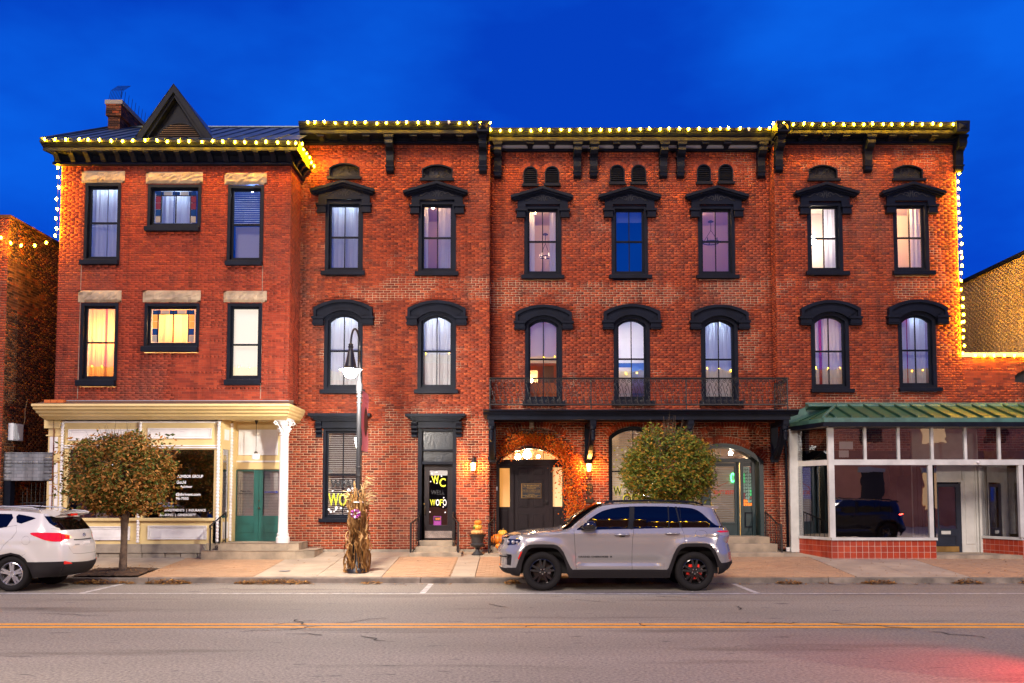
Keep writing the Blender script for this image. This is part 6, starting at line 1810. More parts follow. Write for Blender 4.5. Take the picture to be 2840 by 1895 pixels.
def skin(outer, regions, grid, lift, mats, names, root, mirror=None, skirt=.025):
    """triangulate a panel drawing, lift it on to the body surface, one mesh per region.
    regions: (key, polygon, offset) later ones win; key None cuts a hole"""
    V, Ed = [], []
    def addp(poly, st=.045):
        p = resample(poly, st); o = len(V); V.extend([Vector(q) for q in p]); Ed.extend([(o + i, o + (i + 1) % len(p)) for i in range(len(p))])
    addp(outer)
    for r in regions: addp(r[1])
    x0 = min(p[0] for p in outer); x1 = max(p[0] for p in outer); z0 = min(p[1] for p in outer); z1 = max(p[1] for p in outer)
    x = x0 + grid / 3
    while x < x1:
        z = z0 + grid / 3
        while z < z1:
            if inpoly(x, z, outer): V.append(Vector((x, z)))
            z += grid * .8
        x += grid
    vs, es, fs, *_ = mgeo.delaunay_2d_cdt(V, Ed, [], 0, 1e-5)
    bxs = [(min(p[0] for p in r[1]), max(p[0] for p in r[1]), min(p[1] for p in r[1]), max(p[1] for p in r[1])) for r in regions]
    groups = {}
    for f in fs:
        cx = sum(vs[i][0] for i in f) / len(f); cz = sum(vs[i][1] for i in f) / len(f)
        if not inpoly(cx, cz, outer): continue
        key = -1
        for k in range(len(regions) - 1, -1, -1):
            b = bxs[k]
            if b[0] <= cx <= b[1] and b[2] <= cz <= b[3] and inpoly(cx, cz, regions[k][1]): key = k; break
        if key >= 0 and regions[key][0] is None: continue
        groups.setdefault(key, []).append(f)
    # regions that share a key and name join
    out = {}
    for key, fl in groups.items():
        nm = 'body' if key < 0 else regions[key][0]; off = 0 if key < 0 else regions[key][2]
        out.setdefault((nm, key if nm != 'body' else -1), (off, []))[1].extend(fl)
    made = {}
    for (nm, key), (off, fl) in out.items():
        idx = {}; vv = []
        for f in fl:
            for i in f:
                if i not in idx: idx[i] = len(vv); vv.append(lift(vs[i][0], vs[i][1], off))
        ff = [tuple(idx[i] for i in f) for f in fl]
        cnt = {}
        for f in ff:
            for a, b in zip(f, f[1:] + f[:1]): cnt[(min(a, b), max(a, b))] = cnt.get((min(a, b), max(a, b)), 0) + 1
        inv = {v: k for k, v in idx.items()}
        sk = {}
        for (a, b), c in cnt.items():
            if c == 1:
                for q in (a, b):
                    if q not in sk: sk[q] = len(vv); i = inv[q]; vv.append(lift(vs[i][0], vs[i][1], off - skirt))
        for (a, b), c in list(cnt.items()):
            if c == 1: ff.append((a, b, sk[b], sk[a]))
        for m_ in ((1, -1) if mirror is None or (names.get(nm, nm) in mirror) else (1,)):
            v2 = [(p[0], p[1] * m_, p[2]) for p in vv]
            me = bpy.data.meshes.new(names.get(nm, nm)); me.from_pydata(v2, [], ff); me.materials.append(M[mats[nm]])
            me.polygons.foreach_set('use_smooth', [True] * len(me.polygons))
            bm = bmesh.new(); bm.from_mesh(me); bmesh.ops.recalc_face_normals(bm, faces=bm.faces)
            for e in bm.edges:
                if len(e.link_faces) == 2 and e.calc_face_angle(0) > .8: e.smooth = False
            bm.to_mesh(me); bm.free()
            o = link(names.get(nm, nm), me, root)
            made.setdefault(nm, []).append(o)
    return made

def body_fns(sp):
    Ef, xf, xr, wz = lin(sp['E']), lin(sp['xf']), lin(sp['xr']), lin(sp['w'])
    n = sp.get('n', 3.2); sf, sr = sp['sf'], sp['sr']; bulge = sp.get('bulge')
    def W(x, z):
        w_ = wz(z)
        if x < sf: 
            d = max(sf - xf(z), .01); p = min(1, (sf - x) / d); w_ *= max(0, 1 - p ** n) ** (1 / n)
        if x > sr:
            d = max(xr(z) - sr, .01); p = min(1, (x - sr) / d); w_ *= max(0, 1 - p ** n) ** (1 / n)
        if bulge: w_ += bulge(x, z)
        return w_
    q = .5 ** (1 / n)
    return Ef, xf, xr, wz, W, n, sf, sr, q

def car_body(root, sp, loc):
    """sp['regions'] for the sides, sp['rear'] / sp['front'] for the ends; local x runs front to rear, z up, y lateral (camera side is -y)"""
    Ef, xf, xr, wz, W, n, sf, sr, q = body_fns(sp)
    L_ = sp['L']; zb = lin(sp['zb'])
    seamf = lambda z: sf - q * (sf - xf(z)); seamr = lambda z: sr + q * (xr(z) - sr)
    zt0, zt1 = Ef(0), Ef(L_)
    outer = [(seamf(z), z) for z in np.linspace(zb(0), zt0, 14)]
    for x in np.arange(seamf(zt0) + .04, seamr(zt1) - .02, .05): outer.append((x, Ef(x)))
    outer += [(seamr(z), z) for z in np.linspace(zt1, zb(L_), 26)]
    for x in np.arange(seamr(zb(L_)) - .05, seamf(zb(0)) + .03, -.08): outer.append((x, zb(x)))
    lift = lambda x, z, off: (x, -(W(x, z) + off), z)
    names = sp['names']; mats = sp['mats']
    skin(outer, sp['regions'], sp.get('grid', .055), lift, mats, names, root, mirror=sp.get('mirror'))
    # ends
    for end, xe_, ss, zt, regs in (('front', xf, sf, zt0, sp.get('front', [])), ('rear', xr, sr, zt1, sp.get('rear', []))):
        zlo = zb(0 if end == 'front' else L_)
        zz = np.linspace(zlo, zt, 26)
        outer = [(-q * wz(z), z) for z in zz] + [(q * wz(z), z) for z in zz[::-1]]
        def lf(y, z, off, xe_=xe_, ss=ss, end=end):
            w_ = wz(z); p = max(0, 1 - min(1, abs(y) / w_) ** n) ** (1 / n)
            x = ss + (xe_(z) - ss) * p
            return (x + (off if end == 'rear' else -off), y, z)
        skin(outer, regs, sp.get('grid', .055), lf, mats, names, root, mirror=())
    # top: bonnet, screen, roof
    xs_ = sorted(set([float(v) for v in np.concatenate([xf(zt0) + (seamf(zt0) - xf(zt0)) * np.linspace(0, 1, 7) ** 1.6, np.arange(seamf(zt0), seamr(zt1), .06), xr(zt1) - (xr(zt1) - seamr(zt1)) * np.linspace(0, 1, 7) ** 1.6])] + list(sp['ws'])))
    crown = lin(sp['crown']); nv = 20
    P_, strip = [], []
    for x in xs_:
        w_ = W(x, Ef(x)) if x > sf * .0 else 0
        row = []
        for k in range(nv + 1):
            v = -1 + 2 * k / nv
            row.append((x, v * w_, Ef(x) + crown(x) * (1 - abs(v) ** sp.get('cp', 2.2))))
        P_.append(row)
    def part_(nm, mt, cond, dz=0):
        mb = MB(); vs = [(p[0], p[1], p[2] + dz) for r_ in P_ for p in r_]; fs = []
        for i in range(len(xs_) - 1):
            xm = (xs_[i] + xs_[i + 1]) / 2
            for k in range(nv):
                if cond(xm, abs(-1 + 2 * (k + .5) / nv)): fs.append((i * (nv + 1) + k, i * (nv + 1) + k + 1, (i + 1) * (nv + 1) + k + 1, (i + 1) * (nv + 1) + k))
        if not fs: return
        used = sorted({i for f in fs for i in f}); mp_ = {v: i for i, v in enumerate(used)}
        mb.v = [vs[i] for i in used]; mb.f = [tuple(mp_[i] for i in f) for f in fs]
        return mb.build(nm, M[mt], root, smooth='all', recalc=False, o0=(0, 0, 0))
    ws0, ws1 = sp['ws'][0], sp['ws'][1]
    part_('bonnet', sp['paint'], lambda x, v: x < ws0)
    part_('windscreen', 'tinted_glass', lambda x, v: ws0 < x < ws1 and v < .93)
    part_('windscreen_pillar', sp['paint'], lambda x, v: ws0 < x < ws1 and v >= .93)
    part_('roof', sp['paint'], lambda x, v: x > ws1)
    # dark floor and wheel wells
    mb = MB(); mb.box(.35, L_ - .35, -.60, .60, sp['zb'][1][1] + .03, .95); mb.box(.3, L_ - .4, -.72, .72, .86 if 'well' not in sp else sp['well'], 1.1)
    for a, b in sp['sills']: mb.box(a, b, -.86, .86, .28, .6)
    mb.build('underbody', M['trim_shadow'], root, recalc=False, o0=(0, 0, 0))
    return W

def wheel(root, x, y, z, R_, rr, spokes, rim, wd=.23, side=-1, red=False, tw=.5):
    o0 = (0, 0, 0)
    s_ = side
    yf = lambda d: y - s_ * d      # d = depth behind the outer face
    def lth(prof, name, mt, n=40, parent=root, smooth=True): return MB().lathe([(r, h) for r, h in prof], (x, 0, z), n, 'y', cap=False).build(name, M[mt], parent, smooth=smooth, o0=o0)
    ty = [(rr, .02), (rr + .012, .004), (rr + (R_ - rr) * .45, -.012), (R_ - .035, -.006), (R_ - .010, .012), (R_, .035), (R_, wd - .035), (R_ - .02, wd), (rr, wd - .01), (rr - .02, wd * .5)]
    tyre = MB().lathe([(r, yf(d)) for r, d in ty] , (x, 0, z), 48, 'y', cap=False)
    W_ = tyre.build('wheel', M['rubber'], root, smooth=True, o0=o0)
    for k in range(60):
        pass
    lth([(rr, yf(.02)), (rr - .014, yf(.012)), (rr - .02, yf(.03)), (rr - .035, yf(.10)), (rr - .04, yf(.19))], 'rim', rim, parent=W_)
    MB().lathe([(.001, yf(.14)), (rr * .72, yf(.14)), (rr * .72, yf(.15))], (x, 0, z), 28, 'y').build('brake_disc', M['disc_steel'], W_, o0=o0)
    MB().lathe([(.001, yf(.17)), (rr - .03, yf(.17))], (x, 0, z), 28, 'y').build('wheel_back', M['trim_shadow'], W_, o0=o0)
    S_ = MB()
    for k in range(spokes):
        for d in ((-1, 1) if tw else (0,)):
            a0 = 2 * math.pi * k / spokes + math.pi / 2; a1 = a0 + d * tw * .5 * (2 * math.pi / spokes) * .55
            r0, r1 = .045, rr - .012
            pts = []
            h0, h1 = .040, .020 if tw else .045
            c0 = (r0 * math.cos(a0 + d * .25), r0 * math.sin(a0 + d * .25)); c1 = (r1 * math.cos(a1), r1 * math.sin(a1))
            dx, dz = c1[0] - c0[0], c1[1] - c0[1]; l = math.hypot(dx, dz); nx_, nz_ = -dz / l, dx / l
            wa, wb = .026, .020
            q = [(c0[0] + nx_ * wa, c0[1] + nz_ * wa), (c1[0] + nx_ * wb, c1[1] + nz_ * wb), (c1[0] - nx_ * wb, c1[1] - nz_ * wb), (c0[0] - nx_ * wa, c0[1] - nz_ * wa)]
            S_.add([(x + a, yf(.035), z + b) for a, b in q[:1]] + [(x + q[1][0], yf(.022), z + q[1][1]), (x + q[2][0], yf(.022), z + q[2][1]), (x + q[3][0], yf(.035), z + q[3][1])] + [(x + a, yf(.085), z + b) for a, b in q],
                   [(0, 1, 2, 3), (4, 7, 6, 5), (0, 4, 5, 1), (1, 5, 6, 2), (2, 6, 7, 3), (3, 7, 4, 0)])
    S_.lathe([(.001, yf(.025)), (.06, yf(.028)), (.075, yf(.045)), (.075, yf(.1))], (x, 0, z), 24, 'y')
    S_.build('spoke', M[rim], W_, o0=o0)
    N_ = MB()
    for k in range(5):
        a = 2 * math.pi * (k + .5) / 5 + math.pi / 2; N_.lathe([(.011, yf(.015)), (.013, yf(.05))], (x + .052 * math.cos(a), 0, z + .052 * math.sin(a)), 8, 'y')
    tag(N_.build('wheel_nut', M['nut_chrome'], W_, o0=o0), kind='stuff')
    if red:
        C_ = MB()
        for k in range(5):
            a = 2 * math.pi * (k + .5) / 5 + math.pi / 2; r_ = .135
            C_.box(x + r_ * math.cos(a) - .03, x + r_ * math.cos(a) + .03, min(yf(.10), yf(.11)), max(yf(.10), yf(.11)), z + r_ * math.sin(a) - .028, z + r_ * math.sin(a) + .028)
        C_.build('reflector_face', M['reflected_red'], W_, o0=o0)  # red faces between the spokes, coloured bright as if reflecting
    MB().box(x + .10, x + .17, min(yf(.10), yf(.14)), max(yf(.10), yf(.14)), z - .06, z + .06).build('caliper', M['galvanised'], W_, o0=o0, bevel=.01)
    return W_

# ---- grey SUV in profile
def suv(name, label, loc, paint, group=None, lights_on=False):
    root = thing(name, label, 'car', loc, group)
    dlo = [(1.64, 1.262), (1.68, 1.285), (1.908, 1.467), (2.06, 1.575), (2.214, 1.655), (2.469, 1.715), (2.903, 1.742), (3.54, 1.735), (4.0, 1.709), (4.12, 1.68), (4.23, 1.62), (4.36, 1.50), (4.51, 1.365), (4.60, 1.33), (4.80, 1.326), (4.82, 1.30), (4.51, 1.300), (3.796, 1.300), (2.775, 1.272), (1.68, 1.250)]
    front_arch = [(.395, .479), (.452, .651), (.516, .804), (.560, .880), (.60, .925), (.669, .954), (.80, .962), (.97, .962), (1.17, .957), (1.24, .94), (1.30, .895), (1.37, .804), (1.46, .60), (1.52, .48), (1.56, .44)]
    rear_arch = [(3.50, .44), (3.532, .478), (3.57, .574), (3.634, .753), (3.69, .865), (3.74, .93), (3.80, .968), (3.889, .98), (4.10, .983), (4.31, .98), (4.38, .962), (4.43, .925), (4.488, .842), (4.578, .638), (4.629, .574)]
    clad = [(-.2, .455), (.20, .465)] + front_arch + rear_arch + [(4.884, .593), (5.1, .64), (5.1, .2), (-.2, .2)]
    fin = [(.465, .281), (.516, .549), (.57, .72), (.618, .817), (.66, .858), (.72, .884), (.82, .896), (.924, .898), (1.10, .892), (1.179, .882), (1.24, .855), (1.281, .820), (1.37, .702), (1.434, .498), (1.472, .319), (1.48, .1), (.44, .1)]
    rin = [(3.57, .332), (3.634, .536), (3.71, .753), (3.75, .82), (3.80, .870), (3.889, .908), (4.05, .915), (4.27, .912), (4.35, .888), (4.412, .842), (4.488, .702), (4.565, .459), (4.578, .30), (4.58, .1), (3.55, .1)]
    gap = .007
    lights = [(.06, 1.059), (.30, 1.062), (.484, 1.056), (.492, 1.03), (.47, 1.0), (.389, .95), (.25, .93), (.04, .92)]
    tail = [(4.545, 1.225), (4.60, 1.236), (4.95, 1.232), (4.95, 1.128), (4.70, 1.128), (4.62, 1.150)]
    fd1 = stroke([(1.595, 1.25), (1.60, 1.1), (1.615, .8), (1.635, .44)], gap)
    fd2 = stroke([(2.86, 1.74), (2.83, 1.27), (2.80, 1.05), (2.785, .8), (2.785, .44)], gap)
    fd3 = stroke([(3.80, 1.74), (3.825, 1.29), (3.86, 1.18), (3.88, 1.05), (3.878, .98)], gap)
    regs = [('clad', clad, .016), ('glass', smooth_poly(dlo, 1), .004), ('gap', fd1, -.012), ('gap', fd2, -.012), ('gap', fd3, -.012),
            ('trim', stroke([(2.755, 1.27), (2.79, 1.50), (2.81, 1.735)], .10), .006), ('trim', stroke([(3.56, 1.29), (3.56, 1.74)], .022), .008), ('trim', stroke([(3.72, 1.735), (3.80, 1.30)], .03), .008),
            ('gap', stroke([(.46, 1.02), (.56, .93)], gap), -.01), ('gap', stroke([(4.58, 1.14), (4.52, .95)], gap), -.01), ('gap', stroke([(.16, 1.10), (.30, 1.135), (.9, 1.18), (1.30, 1.20), (1.5, 1.232)], .006), -.008),
            ('headlamp', lights, -.004), ('tail_red', [(4.545, 1.225), (4.60, 1.238), (4.95, 1.234), (4.95, 1.200), (4.62, 1.198)], .006), ('tail_clear', [(4.58, 1.198), (4.95, 1.200), (4.95, 1.128), (4.70, 1.128), (4.62, 1.150)], .003),
            ('grille', [(.04, .745), (.30, .746), (.306, .70), (.287, .517), (.19, .53), (.13, .66), (.04, .69)], -.03), ('marker', [(.49, .812), (.525, .806), (.452, .650), (.428, .662)], .006),
            ('fuel', stroke(smooth_poly([(4.093, 1.241), (4.33, 1.241), (4.345, 1.10), (4.11, 1.094)], 2) + [(4.12, 1.241)], .005), -.006),
            (None, fin, 0), (None, rin, 0)]
    def bulge(x, z):
        b = 0
        if 0 < x < 5: b += .012 * math.exp(-((z - 1.165) / .022) ** 2) * (1 if .5 < x < 4.6 else .3)          # shoulder line
        b -= .030 * math.exp(-((z - .60) / .075) ** 2) * float(np.interp(x, [1.6, 1.8, 3.3, 3.5], [0, 1, 1, 0]))  # door scallop
        b += .022 * math.exp(-((z - .50) / .03) ** 2) * float(np.interp(x, [1.6, 1.8, 3.2, 3.45], [0, 1, 1, 0]))
        for cx in (.94, 4.08):
            d = math.hypot(x - cx, (z - .42) * 1.05); b += .035 * math.exp(-((d - .60) / .13) ** 2)
        if x > 4.5 and z < 1.1: b += .02 * math.exp(-((z - .8) / .15) ** 2)
        return b
    sp = dict(L=4.98, n=3.0, sf=.80, sr=4.30, grid=.05, paint=paint,
              E=[(0, 1.075), (.10, 1.08), (.22, 1.115), (.73, 1.185), (1.22, 1.215), (1.45, 1.235), (1.54, 1.262), (1.70, 1.40), (1.92, 1.58), (2.08, 1.69), (2.21, 1.745), (2.39, 1.772), (2.9, 1.795), (3.54, 1.795), (4.0, 1.775), (4.3, 1.735), (4.45, 1.70), (5, 1.70)],
              xf=[(.28, .25), (.35, .12), (.42, .05), (.5, .03), (.70, .03), (.765, 0), (.855, .01), (.93, .06), (1.06, .08), (1.1, .09)],
              xr=[(.28, 4.6), (.36, 4.80), (.43, 4.90), (.55, 4.985), (.65, 4.975), (.80, 4.96), (.90, 4.93), (.98, 4.905), (1.11, 4.94), (1.21, 4.925), (1.30, 4.86), (1.325, 4.80), (1.69, 4.60), (1.72, 4.59)],
              w=[(.25, .90), (.42, .955), (.75, .972), (1.0, .968), (1.12, .955), (1.22, .940), (1.30, .918), (1.4, .903), (1.5, .885), (1.6, .862), (1.7, .835), (1.8, .80), (1.9, .76)],
              zb=[(0, .34), (.4, .30), (1.6, .265), (3.4, .265), (4.6, .34), (5, .42)],
              crown=[(0, .0), (.15, .03), (.5, .055), (1.2, .06), (1.33, .07), (1.45, .13), (1.60, .20), (1.85, .155), (2.15, .085), (2.4, .055), (3.5, .04), (4.3, .03), (4.6, .0)], ws=(1.38, 2.20), regions=regs, bulge=bulge,
              names=dict(clad='wheel_arch_cladding', glass='side_window', gap='panel_gap', trim='window_trim', headlamp='headlamp', tail_red='tail_lamp', tail_clear='tail_lamp_lens', grille='fog_grille', marker='side_marker', fuel='fuel_flap', plate='number_plate'),
              mats=dict(body=paint, clad='plastic_dark', glass='tinted_glass', gap='trim_shadow', trim='trim_black', headlamp='lamp_dark', tail_red='lamp_red' if not lights_on else 'brake_red', tail_clear='lamp_clear', grille='plastic_dark', marker='lamp_red', fuel='trim_shadow', plate='plate_blue'),
              sills=[(1.5, 3.5)],
              front=[('grille', [(-.62, 1.04), (.62, 1.04), (.6, .93), (-.6, .93)], -.02), ('grille', [(-.6, .72), (.6, .72), (.5, .48), (-.5, .48)], -.03), ('clad', [(-1, .455), (1, .455), (1, .1), (-1, .1)], .01)],
              rear=[('clad', [(-1, .60), (1, .60), (1, .1), (-1, .1)], .01), ('glass', [(-.70, 1.68), (.70, 1.68), (.80, 1.33), (-.80, 1.33)], .003), ('tail_red', [(-.9, 1.235), (-.55, 1.235), (-.55, 1.20), (-.9, 1.20)], .006), ('tail_red', [(.9, 1.235), (.55, 1.235), (.55, 1.20), (.9, 1.20)], .006),
                    ('tail_clear', [(-.9, 1.2), (-.6, 1.2), (-.62, 1.13), (-.9, 1.13)], .004), ('tail_clear', [(.9, 1.2), (.6, 1.2), (.62, 1.13), (.9, 1.13)], .004), ('plate', [(-.16, .98), (.16, .98), (.16, .83), (-.16, .83)], .006)])
    W = car_body(root, sp, loc)
    o0 = (0, 0, 0)
    for s_ in (-1, 1):
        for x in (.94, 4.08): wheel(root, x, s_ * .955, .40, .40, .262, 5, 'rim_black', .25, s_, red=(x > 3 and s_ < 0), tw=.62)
        # roof rail, mirror, handles, door bottoms
        RL = MB(); RL.tube([(2.25, s_ * .665, 1.80), (2.40, s_ * .655, 1.835), (3.0, s_ * .64, 1.855), (3.7, s_ * .64, 1.852), (4.15, s_ * .64, 1.825), (4.33, s_ * .64, 1.765)], .017, 6); RL.build('roof_rail', M['trim_black'], root, smooth='all', o0=o0)
        MR = MB()
        mr = smooth_poly([(1.745, 1.30), (1.76, 1.36), (1.83, 1.43), (1.95, 1.445), (2.04, 1.42), (2.055, 1.30), (2.02, 1.265), (1.80, 1.26)], 1)
        y0, y1 = s_ * .93, s_ * 1.13
        n_ = len(mr); cx_, cz_ = 1.9, 1.35
        vs = [(p[0], s_ * .96, p[1]) for p in mr] + [(p[0], s_ * 1.07, p[1]) for p in mr] + [(cx_ + (p[0] - cx_) * .75, s_ * 1.13, cz_ + (p[1] - cz_) * .72) for p in mr]
        MR.add(vs, [tuple(range(n_)), tuple(range(3 * n_ - 1, 2 * n_ - 1, -1))] + [(i, (i + 1) % n_, n_ + (i + 1) % n_, n_ + i) for i in range(n_)] + [(n_ + i, n_ + (i + 1) % n_, 2 * n_ + (i + 1) % n_, 2 * n_ + i) for i in range(n_)])
        MR.build('wing_mirror', M['rim_black'], root, smooth='all', o0=o0)
        MB().box(1.74, 1.86, min(s_ * .86, s_ * .98), max(s_ * .86, s_ * .98), 1.262, 1.29).build('mirror_arm', M['trim_black'], root, o0=o0)
        for hx, hz in ((2.585, 1.155), (3.625, 1.182)):
            yy = W(hx, hz)
            MB().tube([(hx - .15, s_ * (yy + .006), hz - .004), (hx - .12, s_ * (yy + .034), hz), (hx, s_ * (yy + .042), hz + .004), (hx + .12, s_ * (yy + .034), hz), (hx + .15, s_ * (yy + .006), hz - .002)], [.012, .018, .02, .018, .012], 8).build('door_handle', M[paint], root, smooth='all', o0=o0)
            MB().prism(smooth_poly([(hx - .08, hz - .005), (hx + .08, hz - .005), (hx + .05, hz - .05), (hx - .05, hz - .05)], 1), 'y', s_ * (yy + .003), s_ * (yy - .01)).build('handle_recess', M['trim_shadow'], root, o0=o0)
        # body coloured splitter bar in the fog opening, lamp internals
        MB().tube([(.06, s_ * .70, .705), (.15, s_ * .79, .70), (.24, s_ * .835, .70)], .016, 6).build('grille_bar', M['plastic_dark'], root, o0=o0)
        for hx, r_ in ((.24, .035), (.34, .040), (.42, .03)):
            yy = W(hx, .995); MB().sphere((hx, s_ * (yy - .01), .995), r_, 10, 8).build('headlamp_lens', M['lamp_clear'], root, smooth='all', o0=o0)
    MB().prism([(4.28, 1.722), (4.60, 1.69), (4.66, 1.705), (4.62, 1.735), (4.30, 1.757)], 'y', -.60, .60).build('rear_spoiler', M[paint], root, bevel=.01, smooth=True, o0=o0)
    MB().box(4.0, 4.12, -.03, .03, 1.80, 1.855).build('antenna_fin', M['trim_black'], root, bevel=.01, o0=o0)
    yy = -(W(1.98, .705) + .006)
    lt_ = text('GRAND CHEROKEE', .030, 1.985, yy, .690, M['lettering_black'], None, width=.62, bold=.04)
    lt_.parent = root
    MB().box(2.335, 2.37, yy - .002, yy, .690, .72).build('badge', M['lettering_black'], root, o0=o0)
    return root
YSV = 18.90
grey_suv = suv('parked_car', 'silver grey SUV parked in profile at the kerb, black wheels and dark tinted windows', (-.312, YSV + .955, 0), 'paint_silver')

# ---- pearl white crossover cut by the left edge
def crossover(loc):
    root = thing('parked_car', 'white crossover with large red tail lamps, cut off by the left edge', 'car', loc)
    cx = lambda zx: 3.131 + zx / 756; cz = lambda zy: 1.926 - zy / 756
    c = lambda *p: [(cx(a), cz(b)) for a, b in p]
    fin = [(.22, .28), (.25, .45), (.32, .60), (.45, .72), (.62, .76), (.80, .72), (.93, .60), (1.0, .45), (1.03, .28), (1.03, .05), (.2, .05)]
    rin = [(2.86, .28), (2.89, .46), (2.96, .60), (3.09, .71), (3.26, .755), (3.42, .72), (3.55, .62), (3.65, .47), (3.70, .30), (3.70, .05), (2.85, .05)]
    clad = [(-.2, .42), (.19, .44), (.24, .60), (.38, .75), (.62, .81), (.86, .75), (1.0, .60), (1.07, .42), (1.3, .38), (2.7, .38), (2.82, .42), (2.90, .62), (3.04, .75), (3.26, .795), (3.44, .755), (3.56, .67), (3.60, .605), (4.6, .605), (4.6, .1), (-.2, .1)]
    gap = .006
    regs = [('clad', clad, .012), ('glass', [(1.42, 1.12), (1.60, 1.30), (1.95, 1.51), (2.25, 1.565), (2.32, 1.57), (2.34, 1.19)], .003), ('glass', [(2.38, 1.195), (2.36, 1.572), (2.85, 1.585), (3.12, 1.58), (3.175, 1.50), (3.10, 1.315)], .003),
            ('glass', smooth_poly([(3.205, 1.583), (3.42, 1.55), (3.655, 1.497), (3.62, 1.475), (3.30, 1.352)], 1), .003),
            ('glass', [(3.80, 1.535), (4.5, 1.50), (4.5, 1.25), (4.16, 1.265), (4.06, 1.30), (3.93, 1.39)], .002),
            ('tail', smooth_poly(c((355, 555), (420, 545), (600, 548), (760, 556), (1000, 580), (1000, 690), (860, 692), (700, 690), (600, 665), (500, 625), (400, 590)), 1), .008),
            ('gap', stroke([(3.10, 1.315), (3.295, 1.35), (3.325, 1.22), (3.26, 1.10), (3.10, .95), (3.02, .78)], gap), -.008), ('gap', stroke([(2.35, 1.57), (2.34, 1.19), (2.30, .8), (2.30, .4)], gap), -.008),
            ('gap', stroke([(3.99, 1.28), (4.12, 1.26), (4.16, 1.22)], .004), -.006),
            ('fuel', stroke([(cx(308 + 68 * math.cos(t * .45)), cz(668 + 68 * math.sin(t * .45))) for t in range(15)], .004), -.005),
            ('gap', stroke(c((265, 905), (330, 868)), .004), -.005), ('gap', stroke([(3.78, 1.66), (3.77, 1.60), (3.80, 1.535)], .005), -.006),
            (None, fin, 0), (None, rin, 0)]
    rg = .006
    rear = [('clad', [(-1, .615), (-.6, .58), (0, .562), (.6, .58), (1, .615), (1, .1), (-1, .1)], .014), ('glass', [(-.75, 1.505), (.75, 1.505), (.95, 1.25), (.66, 1.245), (-.66, 1.245), (-.95, 1.25)], .002),
            ('tail', [(-1, 1.185), (-.66, 1.165), (-.50, 1.128), (-.53, 1.05), (-.62, 1.015), (-1, 1.01)], .008), ('tail', [(1, 1.185), (.66, 1.165), (.50, 1.128), (.53, 1.05), (.62, 1.015), (1, 1.01)], .008),
            ('gap', stroke([(-.645, 1.245), (-.665, 1.16)], rg), -.008),
            ('gap', stroke([(-.63, 1.01), (-.60, .87), (-.52, .755), (-.3, .738), (.3, .738), (.52, .755), (.60, .87), (.63, 1.01)], rg), -.008),
            ('lens', [(-.66, 1.05), (-.54, 1.055), (-.56, 1.02), (-.66, 1.015)], .011),
            ('reflector', [(-1, .622), (-.70, .612), (-.58, .575), (-.55, .545), (-.70, .545), (-1, .60)], .018), ('reflector', [(1, .622), (.70, .612), (.58, .575), (.55, .545), (.70, .545), (1, .60)], .018),
            ('clad', stroke([(-.40, 1.035), (-.1, 1.03), (.40, 1.035)], .022), -.012)]
    sp = dict(L=4.42, n=2.7, sf=.80, sr=3.70, grid=.06, paint='paint_pearl',
              E=[(0, .90), (.12, .91), (.3, .98), (1.0, 1.055), (1.2, 1.08), (1.35, 1.13), (1.65, 1.36), (1.95, 1.56), (2.25, 1.625), (2.7, 1.645), (3.1, 1.64), (3.5, 1.615), (3.8, 1.58), (4.5, 1.56)],
              xf=[(.25, .15), (.35, .04), (.6, 0), (.8, .02), (.9, .08)],
              xr=[(.28, 4.18), (.36, 4.30), (.5, 4.39), (.60, 4.40), (.75, 4.40), (.90, 4.385), (.98, 4.36), (1.03, 4.31), (1.10, 4.30), (1.22, 4.28), (1.25, 4.25), (1.5, 4.03), (1.62, 3.95)],
              w=[(.25, .84), (.40, .90), (.6, .915), (.85, .915), (1.0, .905), (1.15, .885), (1.25, .855), (1.4, .78), (1.6, .67), (1.7, .62)],
              zb=[(0, .30), (.4, .24), (1.2, .24), (2.8, .24), (3.7, .28), (4.4, .30)],
              crown=[(0, 0), (.2, .03), (1.0, .05), (1.2, .07), (1.4, .15), (1.7, .13), (2.0, .08), (2.6, .065), (3.5, .055), (3.9, .02), (4.0, 0)], ws=(1.18, 2.02), regions=regs,
              bulge=lambda x, z: .012 * math.exp(-((z - 1.02 - .03 * (x - 3)) / .04) ** 2) + sum(.03 * math.exp(-((math.hypot(x - c_, z - .36) - .50) / .10) ** 2) for c_ in (.62, 3.26)) * (1 if x < 3.8 else .4),
              names=dict(clad='lower_cladding', glass='side_window', gap='panel_gap', tail='tail_lamp', fuel='fuel_flap', reflector='reflector', lens='reversing_lens'),
              mats=dict(body='paint_pearl', clad='plastic_dark', glass='tinted_glass', gap='trim_shadow', tail='lamp_red', fuel='trim_shadow', reflector='lamp_red', lens='lamp_clear'),
              sills=[(1.05, 2.85)], well=.72, rear=rear, front=[('clad', [(-.6, .9), (.6, .9), (.5, .4), (-.5, .4)], -.02)])
    W = car_body(root, sp, loc); o0 = (0, 0, 0)
    for s_ in (-1, 1):
        for x in (.62, 3.26): wheel(root, x, s_ * .91, .362, .362, .238, 5, 'rim_silver', .23, s_, tw=.42)
        MB().tube([(2.1, s_ * .60, 1.68), (2.2, s_ * .59, 1.715), (2.9, s_ * .58, 1.735), (3.5, s_ * .58, 1.70), (3.62, s_ * .58, 1.675)], .018, 6).build('roof_rail', M['galvanised'], root, smooth='all', o0=o0)
    SPm = MB(); SPm.prism([(3.72, 1.60), (3.74, 1.645), (4.02, 1.625), (4.10, 1.60), (4.085, 1.575), (3.98, 1.53), (3.9, 1.555)], 'y', -.64, .64); SPm.build('rear_spoiler', M['paint_pearl'], root, bevel=.012, smooth=True, o0=o0)
    MB().box(4.02, 4.086, -.15, .15, 1.535, 1.58).build('brake_light', M['lamp_red'], root, o0=o0)
